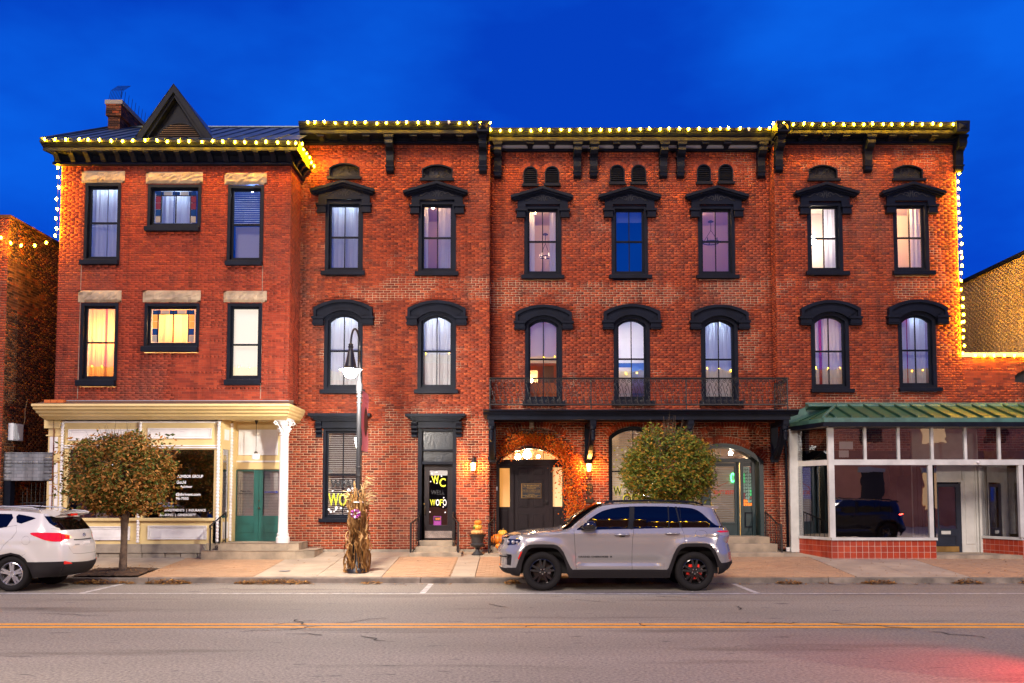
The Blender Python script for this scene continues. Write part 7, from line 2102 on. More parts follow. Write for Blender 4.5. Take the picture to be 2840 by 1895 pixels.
    MB().box(4.36, 4.372, -.15, .155, .845, .995).build('number_plate', M['paint_white'], root, o0=o0)
    MB().box(4.371, 4.374, -.14, .145, .85, .90).build('plate_band', M['plate_blue'], root, o0=o0)
    def rtext(s_, h_, y, z, x, w_, mt='lettering_black'):
        t = text(s_, h_, x, y, z, M[mt], None, width=w_, bold=.03, axis='x'); t.parent = root; return t
    rtext('HYUNDAI', .028, -.47, .925, 4.395, .20); rtext('Limited', .03, .64, .955, 4.335, .14)
    E_ = MB(); E_.tube([(4.315, .06 * math.cos(t * .5), 1.125 + .036 * math.sin(t * .5)) for t in range(14)], .006, 5)
    E_.tube([(4.318, -.028, 1.103), (4.318, -.018, 1.147), (4.318, .0, 1.125), (4.318, .018, 1.147), (4.318, .028, 1.103)], .006, 5)
    E_.build('badge', M['chrome'], root, o0=o0)
    MB().tube([(3.33, .0, 1.70), (3.52, 0, 1.90)], .006, 4).build('antenna', M['trim_black'], root, o0=o0)
    return root
white_car = crossover((-13.50, 19.66, 0))

# ------------------------------------------------------------------ trees
def leafy(center, rad, n, size, seed, sq=3.0, hole=.5, stretch=(1, 1, 1), hang=.5):
    rs = np.random.RandomState(seed)
    c = np.array(center); out = MB(); cl = []
    clumps = rs.normal(0, 1, (170, 3)); clumps /= np.linalg.norm(clumps, axis=1)[:, None]; clumps *= rs.uniform(.55, .98, (170, 1))
    k = 0
    while k < n:
        if rs.rand() < .88:
            b = clumps[rs.randint(170)] + rs.normal(0, .105, 3)
        else:
            b = rs.uniform(-1, 1, 3)
        l = (abs(b[0]) ** sq + abs(b[1]) ** sq + abs(b[2]) ** sq) ** (1 / sq)
        edge = 1 + .05 * math.sin(4 * b[0] + seed) + .06 * math.sin(7 * b[2] + 3 * b[1]) + .06 * math.sin(11 * b[0] + 5 * b[2])
        if l > edge * (1.0 if rs.rand() < .93 else 1.10): continue
        if l < .6 and rs.rand() < hole: continue
        p = c + b * np.array(rad)
        s = size * rs.uniform(.6, 1.25)
        a = rs.uniform(0, 2 * math.pi); down = rs.uniform(-.9, .35) * (1 if hang else 0) 
        d = np.array([math.cos(a) * .8, math.sin(a) * .8, down]); d /= np.linalg.norm(d)
        t = rs.normal(0, 1, 3); t -= d * t.dot(d); t /= np.linalg.norm(t)
        nn = np.cross(d, t)
        w_ = s * .26
        o = len(out.v)
        m_ = p + d * s * .5
        out.v += [tuple(p), tuple(m_ + t * w_ - nn * w_ * .3), tuple(p + d * s - nn * s * .15), tuple(m_ - t * w_ - nn * w_ * .3), tuple(m_ + nn * w_ * .25)]
        out.f += [(o, o + 1, o + 4), (o + 1, o + 2, o + 4), (o + 2, o + 3, o + 4), (o + 3, o, o + 4)]
        k += 1
    return out
def tree(label, base, ctr, rad, n, size, mat, seed, trunk_r=.085, sq=3.2):
    t = thing('street_tree', label, 'tree', base, 'clipped street trees')
    r_ = random.Random(seed)
    T_ = MB(); b = Vector(base); fork = Vector((base[0] + .03, base[1], ctr[2] - rad[2] * .92))
    T_.tube([b - Vector((0, 0, .1)), b + Vector((.01, 0, .1)), b + Vector((.02, .01, .6)), b.lerp(fork, .7), fork], [trunk_r * 1.5, trunk_r * 1.15, trunk_r * .95, trunk_r * .92, trunk_r * 1.35], 10, cap=False)
    T_.build('trunk', M['bark'], t, smooth='all')
    L_ = MB()
    for k in range(9):
        a = k * .7 + r_.uniform(-.2, .2); e = Vector((ctr[0] + rad[0] * .75 * math.cos(a) * r_.uniform(.4, 1), ctr[1] + rad[1] * .7 * math.sin(a), ctr[2] + rad[2] * r_.uniform(-.3, .75)))
        m_ = fork.lerp(e, .45) + Vector((r_.uniform(-.12, .12), r_.uniform(-.1, .1), .12)); L_.tube([fork - Vector((0, 0, .08)), m_, e], [trunk_r * .75, trunk_r * .35, .012], 6)
        for q in range(7):
            s0 = m_.lerp(e, r_.random()); d = Vector((r_.uniform(-1, 1), r_.uniform(-1, 1), r_.uniform(-.2, 1))) * .5
            L_.tube([s0, s0 + d * .5 + Vector((0, 0, .04)), s0 + d], [.012, .008, .004], 4)
    L_.build('limb', M['bark'], t, smooth='all', recalc=False)
    W_ = MB()
    for k in range(420):
        a, ph = r_.uniform(0, 6.28), r_.uniform(-.6, 1.5)
        d = Vector((math.cos(a) * math.cos(ph), math.sin(a) * math.cos(ph), math.sin(ph)))
        s0 = Vector(ctr) + Vector((d.x * rad[0], d.y * rad[1], d.z * rad[2])) * r_.uniform(.6, .95); e = s0 + d * r_.uniform(.12, .38) + Vector((r_.uniform(-.08, .08), 0, r_.uniform(0, .10)))
        W_.tube([s0, s0.lerp(e, .5) + Vector((0, 0, .015)), e], [.006, .004, .0015], 3, cap=False)
    tag(W_.build('twigs', M['twig'], t, recalc=False), kind='stuff')
    tag(leafy(ctr, rad, n, size, seed, sq).build('crown', M[mat], t, recalc=False), kind='stuff')
    return t
tb_ = (P(339, 1585, 21.35)[0], 21.35, sl(0, 21.35)[2])
ty = 21.35
ct = P(333, 1315, ty); rx_ = (P(479, 1318, ty)[0] - P(187, 1318, ty)[0]) / 2; rz_ = (P(333, 1202, ty)[2] - P(333, 1432, ty)[2]) / 2
tree('rust-brown clipped street tree in the planting pit in front of the yellow shopfront', tb_, ct, (rx_, 1.15, rz_), 17000, .105, 'leaf_rust', 5, .082)
ty = 21.7
ct = P(1853, 1305, ty); rx_ = (P(1985, 1305, ty)[0] - P(1722, 1305, ty)[0]) / 2; rz_ = (P(1853, 1186, ty)[2] - P(1853, 1425, ty)[2]) / 2
tree('green and yellow clipped street tree rising behind the grey SUV', (ct[0], ty, sl(0, ty)[2]), ct, (rx_, 1.0, rz_), 16000, .092, 'leaf_olive', 9, .07, 2.9)

# fallen leaves in the gutter and on the sidewalk
rs = np.random.RandomState(3)
def fallen(name, spots):
    mb = MB()
    for (x0, x1, y, n, hh) in spots:
        for k in range(n):
            u = rs.rand(); x = x0 + (x1 - x0) * u; hump = math.sin(math.pi * u) ** .7
            yy = y - abs(rs.normal(0, .13)) * (.5 + hump); z = .006 + rs.rand() * hh * 1.6 * hump
            s = rs.uniform(.03, .06); a = rs.uniform(0, 6.28); t_ = rs.uniform(-.5, .8)
            c, s_ = math.cos(a), math.sin(a)
            mb.face([(x - s * c, yy - s * s_, z), (x + s * .4 * s_, yy - s * .4 * c, z + s * t_ * .3), (x + s * c, yy + s * s_, z + s * t_), (x - s * .4 * s_, yy + s * .4 * c, z + s * t_ * .4)])
    return tag(mb.build(name, M['leaf_fallen'], None, recalc=False), kind='stuff')
gx = lambda px: P(px, 1615, 20.5)[0]
fallen('gutter_leaves', [(gx(205), gx(370), 20.57, 420, .05), (gx(405), gx(530), 20.57, 320, .06), (gx(650), gx(865), 20.57, 520, .06), (gx(1000), gx(1060), 20.57, 90, .03), (gx(1400), gx(1440), 20.57, 120, .05), (gx(2155), gx(2225), 20.57, 170, .05),
                         (gx(2390), gx(2485), 20.57, 230, .05), (gx(2640), gx(2722), 20.57, 210, .06), (gx(2825), gx(2900), 20.57, 120, .05), (gx(2275), gx(2310), 20.57, 30, .02), (gx(1760), gx(1830), 20.57, 60, .02), (-12, 14, 20.5, 240, .0)])
mb = MB()
for k in range(330):
    x = rs.uniform(-10, 13); y = rs.uniform(20.8, 24)
    if k < 120: x, y = rs.uniform(PIT[0] - .3, PIT[1] + .5), rs.uniform(20.8, 22.2)
    if 120 <= k < 200: x = rs.uniform(8, 13)
    s = rs.uniform(.02, .045); a = rs.uniform(0, 6.28); c, s_ = math.cos(a), math.sin(a); p = sl(x, y, .012 + (.045 if k < 120 else 0))
    mb.face([(p[0] - s * c, p[1] - s * s_, p[2]), (p[0] + s * .4 * s_, p[1] - s * .4 * c, p[2] + .004), (p[0] + s * c, p[1] + s * s_, p[2] + s * .5), (p[0] - s * .4 * s_, p[1] + s * .4 * c, p[2] + .006)])
tag(mb.build('scattered_leaves', M['leaf_fallen'], None, recalc=False), kind='stuff')

# ------------------------------------------------------------------ street lamp
LXp, LYp = P(991.5, 1585, 21.46)[0], 21.46
zl0 = sl(0, LYp)[2]
def street_lamp(x, y, z, label, ang, energy, col=(1.0, .90, .78), group=None, arm=.72):
    t = thing('street_lamp', label, 'street lamp', (x, y, z), group)
    B = MB(); B.lathe([(.26, -.02), (.26, .05), (.235, .09), (.20, .11), (.17, .20), (.13, .26), (.135, .34), (.12, .38), (.115, .95), (.13, .98), (.13, 1.03), (.10, 1.08), (.075, 1.20)], (x, y, z), 16, wob=lambda a, h: 1 + (.06 * math.cos(a * 16) if .36 < h < .97 else 0)); B.build('base', M['cast_iron_lamp'], t, smooth=True)
    MB().lathe([(.064, 1.15), (.058, 3.0), (.052, 4.25)], (x, y, z), 14).build('pole', M['cast_iron_lamp'], t, smooth=True)
    C_ = MB()
    for h, r_ in ((4.22, .075), (4.12, .07), (3.98, .07), (2.45, .07), (2.25, .068), (1.62, .085), (1.35, .075)): C_.lathe([(r_ - .015, h - .025), (r_, h - .012), (r_, h + .012), (r_ - .015, h + .025)], (x, y, z), 14)
    C_.lathe([(.075, 4.25), (.08, 4.40), (.06, 4.48), (.045, 4.6)], (x, y, z), 12); C_.build('collar', M['cast_iron_lamp'], t, smooth=True)
    dx, dy = math.cos(ang) * arm, math.sin(ang) * arm
    pts = [(x, y, z + 4.5), (x, y, z + 5.22)]
    for k in range(11):
        a = math.pi * k / 10; pts.append((x + dx * (1 - math.cos(a)) / 2, y + dy * (1 - math.cos(a)) / 2, z + 5.22 + .45 * math.sin(a)))
    pts.append((x + dx, y + dy, z + 5.22))
    MB().tube(pts, .024, 8).build('arm', M['cast_iron_lamp'], t, smooth='all')
    hx, hy, hz = x + dx, y + dy, z + 4.62
    MB().lathe([(.02, .66), (.055, .63), (.05, .59), (.065, .57), (.05, .54), (.05, .50), (.07, .44), (.095, .30), (.13, .14), (.14, .10), (.25, .06), (.26, .045)], (hx, hy, hz), 24).build('lamp_shade', M['cast_iron_lamp'], t, smooth=True)
    MB().lathe([(.255, .04), (.14, .052)], (hx, hy, hz), 24, cap=False).build('reflector', M['paint_white'], t, smooth='all')
    MB().lathe([(.15, .045), (.155, -.03), (.12, -.10), (.06, -.14), (.001, -.15)], (hx, hy, hz), 20).build('light_globe', M['lamp_led'], t, smooth='all')
    ld = bpy.data.lights.new('street_lamp_light', 'POINT'); ld.energy = energy; ld.color = col; ld.shadow_soft_size = .10
    lo = bpy.data.objects.new('street_lamp_light', ld); COL.objects.link(lo); lo.parent = t; lo.location = (dx, dy, 4.62 - .28)
    return t
lamp = street_lamp(LXp, LYp, zl0, 'lit black crook-necked street lamp standing on the sidewalk with corn stalks round its foot', math.atan2(-.70, -.085), LAMP_W)
# banner
bn = thing('banner', 'pink awareness banner with an oval portrait hanging from the lamp post', 'banner', (LXp + .06, LYp + .08, 2.6))
bz1, bz0 = P(1008, 1083, LYp + .1)[2], P(1008, 1250, LYp + .1)[2]
bxp = LXp + .05; by0, by1 = LYp + .06, LYp + .98
mb = MB(); nn = 10
vs = [(bxp + .02 * math.sin(j * .9), by0 + (by1 - by0) * i / 6, bz0 + (bz1 - bz0) * j / nn) for j in range(nn + 1) for i in range(7)]
mb.add(vs, [(j * 7 + i, j * 7 + i + 1, j * 7 + i + 8, j * 7 + i + 7) for j in range(nn) for i in range(6)]); mb.build('cloth', M['banner_pink'], bn, smooth='all', recalc=False)
for z in (bz0, bz1): MB().tube([(LXp, LYp, z), (bxp, by1 + .02, z)], .012, 6).build('banner_arm', M['cast_iron_lamp'], bn)
yc_, zc_ = (by0 + by1) / 2, bz0 + (bz1 - bz0) * .50
rw_, rh_ = .26, (bz1 - bz0) * .235
MB().face([(bxp + .028, yc_ + (rw_ + .02) * math.cos(t * .3142), zc_ + (rh_ + .03) * math.sin(t * .3142)) for t in range(20)]).build('oval_border', M['lettering_red'], bn, recalc=False)
MB().face([(bxp + .031, yc_ + rw_ * math.cos(t * .3142), zc_ + rh_ * math.sin(t * .3142)) for t in range(20)]).build('oval_portrait', M['portrait_dark'], bn, recalc=False)
prf_ = [(-.12, -.26), (-.10, -.05), (-.16, .02), (-.12, .14), (-.04, .22), (.06, .20), (.10, .12), (.08, .05), (.10, -.02), (.05, -.07), (.07, -.16), (.14, -.26)]
MB().face([(bxp + .034, yc_ + a, zc_ + b) for a, b in prf_]).build('profile_figure', M['portrait_mid'], bn, recalc=False)
for s_, f, h_ in (('Breast Cancer', .87, .06), ('Awareness', .80, .06)):
    text(s_, h_, bxp + .03, yc_, bz0 + (bz1 - bz0) * f, M['lettering_red'] if f > .5 or f < .1 else M['portrait_dark'], bn, axis='x', width=.62 if h_ > .05 and f > .85 else .42)
# corn stalk bundle
cs = thing('corn_stalk_bundle', 'dry corn stalks with a purple bow tied round the street lamp', 'corn stalks', (LXp, LYp, zl0))
rc = random.Random(11)
def ribbon(mb, pts, w_, tw=0):
    vs = []; n = len(pts)
    for i, p in enumerate(pts):
        a = Vector(pts[max(i - 1, 0)]); b = Vector(pts[min(i + 1, n - 1)]); d = (b - a).normalized() if (b - a).length > 1e-6 else Vector((0, 0, 1))
        s_ = d.cross(Vector((math.cos(tw + i * .35), math.sin(tw + i * .35), .2))); s_ = s_.normalized() if s_.length > 1e-4 else Vector((1, 0, 0))
        ww = w_ * math.sin(math.pi * (i + .6) / (n + .6)) ** .6
        vs += [tuple(Vector(p) - s_ * ww / 2), tuple(Vector(p) + s_ * ww / 2)]
    mb.add(vs, [(2 * i, 2 * i + 1, 2 * i + 3, 2 * i + 2) for i in range(n - 1)])
for k in range(14):
    a = 2 * math.pi * k / 14 + rc.uniform(-.15, .15); r0 = rc.uniform(.11, .16); top = rc.uniform(1.75, 2.15)
    pts = [(LXp + (r0 + .07) * math.cos(a), LYp + (r0 + .07) * math.sin(a), zl0 + .02), (LXp + (r0 + .03) * math.cos(a), LYp + r0 * math.sin(a), zl0 + .8), (LXp + .11 * math.cos(a), LYp + .11 * math.sin(a), zl0 + 1.6), (LXp + .17 * math.cos(a + .2), LYp + .17 * math.sin(a + .2), zl0 + top)]
    MB().tube(pts, [.014, .013, .011, .006], 5).build('stalk', M['straw'], cs, smooth='all', recalc=False)
LB = MB()
for k in range(235):
    a = rc.uniform(0, 6.28); h = rc.choice([rc.uniform(.1, 1.0), rc.uniform(.7, 1.6), rc.uniform(1.3, 1.95)]); r0 = .10 + .06 * (h < 1.2)
    out_ = rc.uniform(.01, .17) * (1.0 if 1.2 < h < 2.0 else 1); ln = rc.uniform(.25, .6)
    x, y = LXp + r0 * math.cos(a), LYp + r0 * math.sin(a)
    pts = []
    for q in range(7):
        t = q / 6; rr_ = r0 + out_ * math.sin(t * 2.4); aa = a + rc.uniform(-.12, .12) + .3 * t
        zz = h + ln * .22 * math.sin(t * 3.1) - ln * t * 1.15
        pts.append((LXp + rr_ * math.cos(aa), LYp + rr_ * math.sin(aa), zl0 + max(zz, .02)))
    ribbon(LB, pts, rc.uniform(.03, .065), rc.uniform(0, 3))
tag(LB.build('husk_leaves', M['leaf_corn'], cs, recalc=False), kind='stuff')
TB = MB()
for (tx_, tz_, n) in ((.36, 2.16, 9), (.30, 2.0, 6), (-.40, 1.80, 9), (-.32, 1.66, 6), (.42, 1.80, 9), (.38, 1.66, 6), (.05, 2.0, 5)):
    for k in range(n):
        e = (LXp + tx_ * rc.uniform(.7, 1.15), LYp + rc.uniform(-.2, .1), zl0 + tz_ + rc.uniform(-.12, .12)); s0 = (LXp + .1 * (1 if tx_ > 0 else -1), LYp - .05, zl0 + tz_ - rc.uniform(.25, .5) * (1 if tz_ > 2.1 else .5))
        m_ = ((s0[0] + e[0]) / 2, (s0[1] + e[1]) / 2, max(s0[2], e[2]) + rc.uniform(-.02, .06)); ribbon(TB, [s0, ((s0[0] + m_[0]) / 2, s0[1], (s0[2] + m_[2]) / 2 + .04), m_, ((e[0] + m_[0]) / 2, e[1], (e[2] + m_[2]) / 2 + .01), e], .02, k)
tag(TB.build('tassels', M['straw_pale'], cs, recalc=False), kind='stuff')
BW = MB()
p0 = Vector((LXp - .02, LYp - .22, zl0 + 1.36))
for k in range(9):
    a = k * .7; BW.box(0, 0, 0, 0, 0, 0) if False else None
    pts = [p0, p0 + Vector((.10 * math.cos(a), -.04, .08 * math.sin(a))), p0 + Vector((.13 * math.cos(a + .35), -.02, .11 * math.sin(a + .35))), p0]
    ribbon(BW, pts, .055, a)
BW.build('ribbon_bow', M['purple_cloth'], cs, recalc=False)
BW = MB()
for k in range(4):
    a = k * 1.4 + .4; ribbon(BW, [p0 + Vector((0, -.01, 0)), p0 + Vector((.09 * math.cos(a), -.055, .08 * math.sin(a))), p0 + Vector((.12 * math.cos(a), -.03, .11 * math.sin(a)))], .02, a)
BW.build('ribbon_stripe', M['lettering_white'], cs, recalc=False)
MB().lathe([(.165, 1.62), (.17, 1.63), (.165, 1.64)], (LXp, LYp, zl0), 16).build('twine', M['lettering_white'], cs)

# ------------------------------------------------------------------ steps, rails, urn, pumpkins, lanterns and small fittings
st1 = thing('entrance_steps', 'three narrow concrete steps below the black shop door marked WOFO', 'steps', (-1.6, 24.4, zs(24.4)))
g1 = lambda x0, y0, x1, y1, Y: box4(Z6, x0, y0, x1, y1, Y)
for (x0, x1, yt, Yf) in ((1110, 1567, 1297, 24.15), (1165, 1525, 1243, 24.5), (1192, 1510, 1192, 24.8)):
    a, b_, c, d = g1(x0, yt, x1, yt + 30, Yf); MB().box(a, b_, Yf, YB + .1, zs(Yf) - .15, d).build('step', M['concrete_step'], st1, bevel=.014)
a, b_, c, d = g1(1525, 1185, 1240, 1192, 24.9)
st2 = thing('entrance_steps', 'worn stone steps at the hotel entrance behind the front of the grey SUV', 'steps', (.3, 24.6, zs(24.6)))
hx0 = P(*Z7(128, 1230), 24.3)[0]; hx1 = ea + 2.3
for k, Yf in enumerate((24.25, 24.6, 24.95)): MB().box(hx0 + .14 * k, hx1, Yf, YC + .3, zs(Yf) - .15, P(*Z7(170, 1207), 24.25)[2] + .16 * k).build('step', M['concrete_step'], st2, bevel=.014)
st3 = thing('entrance_steps', 'tan stone steps at the salon door, right of the grey SUV', 'steps', (6.2, 24.3, zs(24.3)))
for (x1, yt, Yf) in ((1072, 1452, 24.1), (992, 1347, 24.5), (895, 1262, 24.9)):
    p = P(*R5(x1, yt), Yf); MB().box(3.9, p[0], Yf, YC + .3, zs(Yf) - .15, p[2]).build('step', M['concrete_step'], st3, bevel=.014)
def railing(label, pts_top, drop, nb, group=None, r_=.014, curl=None, thick=.02):
    b = pts_top[0]; base = (pts_top[-1][0], pts_top[-1][1], pts_top[-1][2] - drop[-1])
    t = thing('handrail', label, 'handrail', base, group)
    MB().tube(pts_top, thick, 6).build('top_rail', M['iron_black'], t, smooth='all')
    lo = [(p[0], p[1], p[2] - d + .10) for p, d in zip(pts_top, drop)]
    MB().tube(lo, r_, 6).build('bottom_rail', M['iron_black'], t, smooth='all')
    n = len(pts_top)
    for i in (0, n - 1):
        p = pts_top[i]; MB().box(p[0] - .018, p[0] + .018, p[1] - .018, p[1] + .018, p[2] - drop[i], p[2] + .01).build('post', M['iron_black'], t)
    for k in range(1, nb):
        f = k / nb * (n - 1); i = min(int(f), n - 2); f -= i
        p = Vector(pts_top[i]).lerp(Vector(pts_top[i + 1]), f); q_ = Vector(lo[i]).lerp(Vector(lo[i + 1]), f)
        MB().tube([p, q_], .009, 5).build('baluster', M['iron_black'], t)
    if curl: MB().tube([(curl[0] + .05 * math.cos(a * .6), curl[1], curl[2] + .05 * math.sin(a * .6)) for a in range(10)], .012, 5).build('scroll', M['iron_black'], t, smooth='all')
    return t
rb_, rt_ = P(*Z3(1524, 935), YA - .25), P(*Z3(1636, 840), YA + .25)
railing('slim black handrail with a scroll end on the yellow shopfront steps', [rb_, rt_], [.86, .80], 3, curl=(rb_[0] + .02, rb_[1], rb_[2] - .03))
for x, xx2, lab in ((1125, 1200, 'black iron handrail left of the narrow shop door steps'), (1540, 1497, 'black iron handrail right of the narrow shop door steps')):
    a_, b2 = P(*Z6(x, 1040), 24.2), P(*Z6(xx2, 945), 24.95)
    railing(lab, [a_, (a_[0], 24.45, a_[2] + .0), (b2[0], 24.7, (a_[2] + b2[2]) / 2), b2], [.92, .9, .84, .8], 7)
a_, b2 = P(*Z6(1805, 1050), 24.3), P(*Z6(1855, 945), 24.95)
railing('black iron handrail between the pumpkin urn and the hotel entrance', [a_, (a_[0], 24.5, a_[2]), (b2[0], 24.7, (a_[2] + b2[2]) / 2), b2], [.92, .9, .84, .8], 7)
a_, b2 = P(*R5(1035, 1115), 24.15), P(*R5(840, 960), 25.3)
railing('black iron handrail stepping down to the sidewalk right of the salon door', [b2, P(*R5(900, 1015), 24.95), P(*R5(985, 1105), 24.45), a_], [.95, 1.0, 1.12, 1.18], 9)
# urn with pumpkins
ux, uy = P(*Z6(1706, 1350), 24.5)[0], 24.5; uz = sl(0, uy)[2]
ub_, ut_ = uz, P(*Z6(1706, 1138), uy)[2]; uh = ut_ - ub_
urn = thing('garden_urn', 'black footed iron urn by the brick wall, three pumpkins stacked in its mouth', 'urn', (ux, uy, uz))
MB().lathe([(.155, 0), (.155, .05 * uh), (.13, .07 * uh)], (ux, uy, ub_), 4 * 6).build('foot', M['urn_iron'], urn)
pf = [(.125, .07), (.11, .12), (.06, .18), (.05, .27), (.07, .31), (.055, .33), (.13, .40), (.175, .48), (.18, .53), (.15, .58), (.155, .61), (.165, .80), (.20, .93), (.235, .985), (.235, 1.0), (.20, .99), (.17, .9), (.15, .7)]
MB().lathe([(r_, h * uh) for r_, h in pf], (ux, uy, ub_), 40, wob=lambda a, h: 1 + (.05 * abs(math.sin(a * 10)) if .36 * uh < h < .56 * uh else 0)).build('bowl', M['urn_iron'], urn, smooth=True)
def pumpkin(label, c, r_, h, mat, ribs=10, group='pumpkins stacked in the urn', stem=True, green=None):
    t = thing('pumpkin', label, 'pumpkin', (c[0], c[1], c[2]), group)
    prof = [(max(.02, r_ * math.sin(math.pi * k / 10) ** .75), h / 2 * (1 - math.cos(math.pi * k / 10)) - (.10 * h if k in (10,) else 0)) for k in range(1, 11)]
    prof = [(.02, .02)] + prof
    MB().lathe(prof, c, ribs * 6, wob=lambda a, z: 1 - .13 * abs(math.sin(a * ribs / 2)) ** .0 * (1 - abs(math.cos(a * ribs / 2 * 2 / 2)) ** .5) if False else 1 - .12 * (1 - abs(math.sin(a * ribs / 2)) ** .6)).build('flesh', M[mat], t, smooth='all')
    if stem: MB().tube([(c[0], c[1], c[2] + h * .86), (c[0] + .01, c[1], c[2] + h + .02), (c[0] + .03, c[1], c[2] + h + .05)], [.02, .014, .012], 6).build('stem', M['stem_tan'], t)
    return t
z1_ = P(*Z6(1706, 1138), uy)[2]; z2_ = P(*Z6(1708, 1098), uy)[2]; z3_ = P(*Z6(1710, 1052), uy)[2]; z4_ = P(*Z6(1710, 1012), uy)[2]
pumpkin('wide pale orange ribbed pumpkin at the bottom of the stack in the urn', (ux, uy, z1_ - .02), .178, z2_ - z1_ + .03, 'pumpkin_pale', 14, stem=False)
mid = pumpkin('yellow pumpkin with a green flank in the middle of the stack in the urn', (ux + .01, uy, z2_), .125, z3_ - z2_ + .01, 'pumpkin_yellow', 11, stem=False)
mb = MB(); mb.lathe([(max(.01, .128 * math.sin(math.pi * k / 8) ** .75), (z3_ - z2_) / 2 * (1 - math.cos(math.pi * k / 8))) for k in range(1, 8)], (ux + .01, uy, z2_), 40)
fl_ = [f for f in mb.f if len(f) == 4 and sum(mb.v[i][0] for i in f) / 4 < ux - .055]; mb.f = fl_; mb.build('green_flank', M['pumpkin_green'], mid, recalc=False, smooth='all')
pumpkin('small bright orange pumpkin on top of the stack in the urn', (ux + .015, uy, z3_ - .005), .105, z4_ - z3_, 'pumpkin_orange', 9)
for lab, x, y, Yp, r_, mt in (('large orange pumpkin on the hotel steps behind the grey SUV', 1885, 1225, 24.9, .20, 'pumpkin_orange'), ('small orange pumpkin at the lowest hotel step behind the grey SUV headlamp', 1895, 1262, 24.5, .10, 'pumpkin_orange'), ('striped yellow gourd pumpkin on top of the hotel steps behind the grey SUV', 1925, 1162, 25.0, .14, 'pumpkin_yellow')):
    p = P(*Z6(x, y), Yp); pumpkin(lab, (p[0], Yp, p[2]), r_, r_ * 1.45, mt, 10, group='pumpkins on the hotel steps')
# wall lanterns
def lantern(x, y, Y, label, energy):
    p = P(x, y, Y - .16); t = thing('wall_lantern', label, 'lantern', (p[0], Y, p[2]), 'lit wall lanterns')
    x_, y_, z_ = p[0], Y - .17, p[2]
    MB().lathe([(.04, 0), (.045, .012), (.02, .03)], (x_ + .04, 0, z_ + .23), 12, 'y').build('wall_plate', M['iron_black'], t) if False else MB().box(x_ + .005, x_ + .075, Y - .025, Y - .001, z_ + .12, z_ + .26).build('wall_plate', M['iron_black'], t)
    MB().tube([(x_ + .04, Y - .02, z_ + .2), (x_ + .02, Y - .08, z_ + .30), (x_, y_, z_ + .28), (x_, y_, z_ + .22)], .01, 6).build('bracket_arm', M['iron_black'], t, smooth='all')
    MB().lathe([(.085, .105), (.08, .12), (.045, .18), (.02, .21), (.012, .24)], (x_, y_, z_), 6).build('hood', M['iron_black'], t)
    MB().lathe([(.045, -.10), (.052, -.10), (.05, -.125), (.02, -.13)], (x_, y_, z_), 6).build('base', M['iron_black'], t)
    MB().lathe([(.048, -.10), (.066, .10)], (x_, y_, z_), 6).build('glass_lens', M['lantern_glow'], t)
    ld = bpy.data.lights.new('lantern_light', 'POINT'); ld.energy = energy; ld.color = (1, .42, .08); ld.shadow_soft_size = .05
    lo = bpy.data.objects.new('lantern_light', ld); COL.objects.link(lo); lo.parent = t; lo.location = (x_ - p[0], y_ - Y - .09, .0)
lantern(1312.3, 1295, YB, 'glowing amber wall lantern between the shop door and the hotel entrance', LANT_W)
lantern(1633.4, 1297, YC, 'glowing amber wall lantern right of the leafy garland at the hotel entrance', LANT_W)
# plaques, speaker, bell boxes
p = P(*Z7(970, 687), YC - .02); a_ = .115; h_ = .165
t = top_mesh(MB().lathe([(1, 0), (1, .02), (.9, .03)], (0, 0, 0), 24), 'oval_plaque', M['bronze'], 'dark oval metal plaque with raised bronze letters below the right lantern', 'plaque', (0, 0, 0))
t.rotation_euler = (R(90), 0, 0); t.scale = (a_, h_, 1); t.location = (p[0], YC - .001, p[2])
bpy.context.view_layer.update()
me = t.data; mtx = Matrix.Diagonal((a_, h_, 1, 1)); me.transform(Matrix.Rotation(R(90), 4, 'X') @ mtx); t.rotation_euler = (0, 0, 0); t.scale = (1, 1, 1)
text('W', .07, p[0] - .02, YC - .034, p[2] + .03, M['gold_frame'], t, width=.08); text('H', .07, p[0] + .03, YC - .034, p[2] + .02, M['gold_frame'], t, width=.06); text('T', .09, p[0] + .0, YC - .034, p[2] - .10, M['gold_frame'], t, width=.05)
q4 = box4(Z7, 935, 753, 1005, 797, YC); pl = top_mesh(MB().box(q4[0], q4[1], YC - .03, YC - .002, q4[2], q4[3]), 'bronze_plaque', M['bronze'], 'small rectangular dark bronze plaque under the oval one', 'plaque', (q4[0], YC, q4[2]), bevel=.004)
q4 = box4(Z7, 487, 146, 525, 200, YC); sb = thing('wall_speaker', 'small beige box fixed in the brick arch above the hotel entrance', 'box', (q4[0], YC, q4[2]))
MB().box(q4[0], q4[1], YC - .09, YC - .002, q4[2], q4[3]).build('case', M['stone_lintel'], sb, bevel=.006); MB().box(q4[0] + .03, q4[1] - .03, YC - .095, YC - .0905, q4[2] + .035, q4[3] - .035).build('grille', M['plaster_cream'], sb)
for q, x0, y0, x1, y1, lab in ((Z7, 222, 668, 232, 700, 'doorbell on the left jamb of the hotel entrance'), (Z7, 772, 668, 783, 700, 'keypad on the right jamb of the hotel entrance')):
    q4 = box4(q, x0, y0, x1, y1, YC - .03); k_ = thing('doorbell', lab, 'doorbell', (q4[0], YC - .03, q4[2])); MB().box(q4[0], q4[1], YC - .05, YC - .022, q4[2], q4[3]).build('case', M['galvanised'], k_); MB().box(q4[0] + .008, q4[1] - .008, YC - .055, YC - .0505, q4[3] - .05, q4[3] - .02).build('button', M['paint_white'], k_)
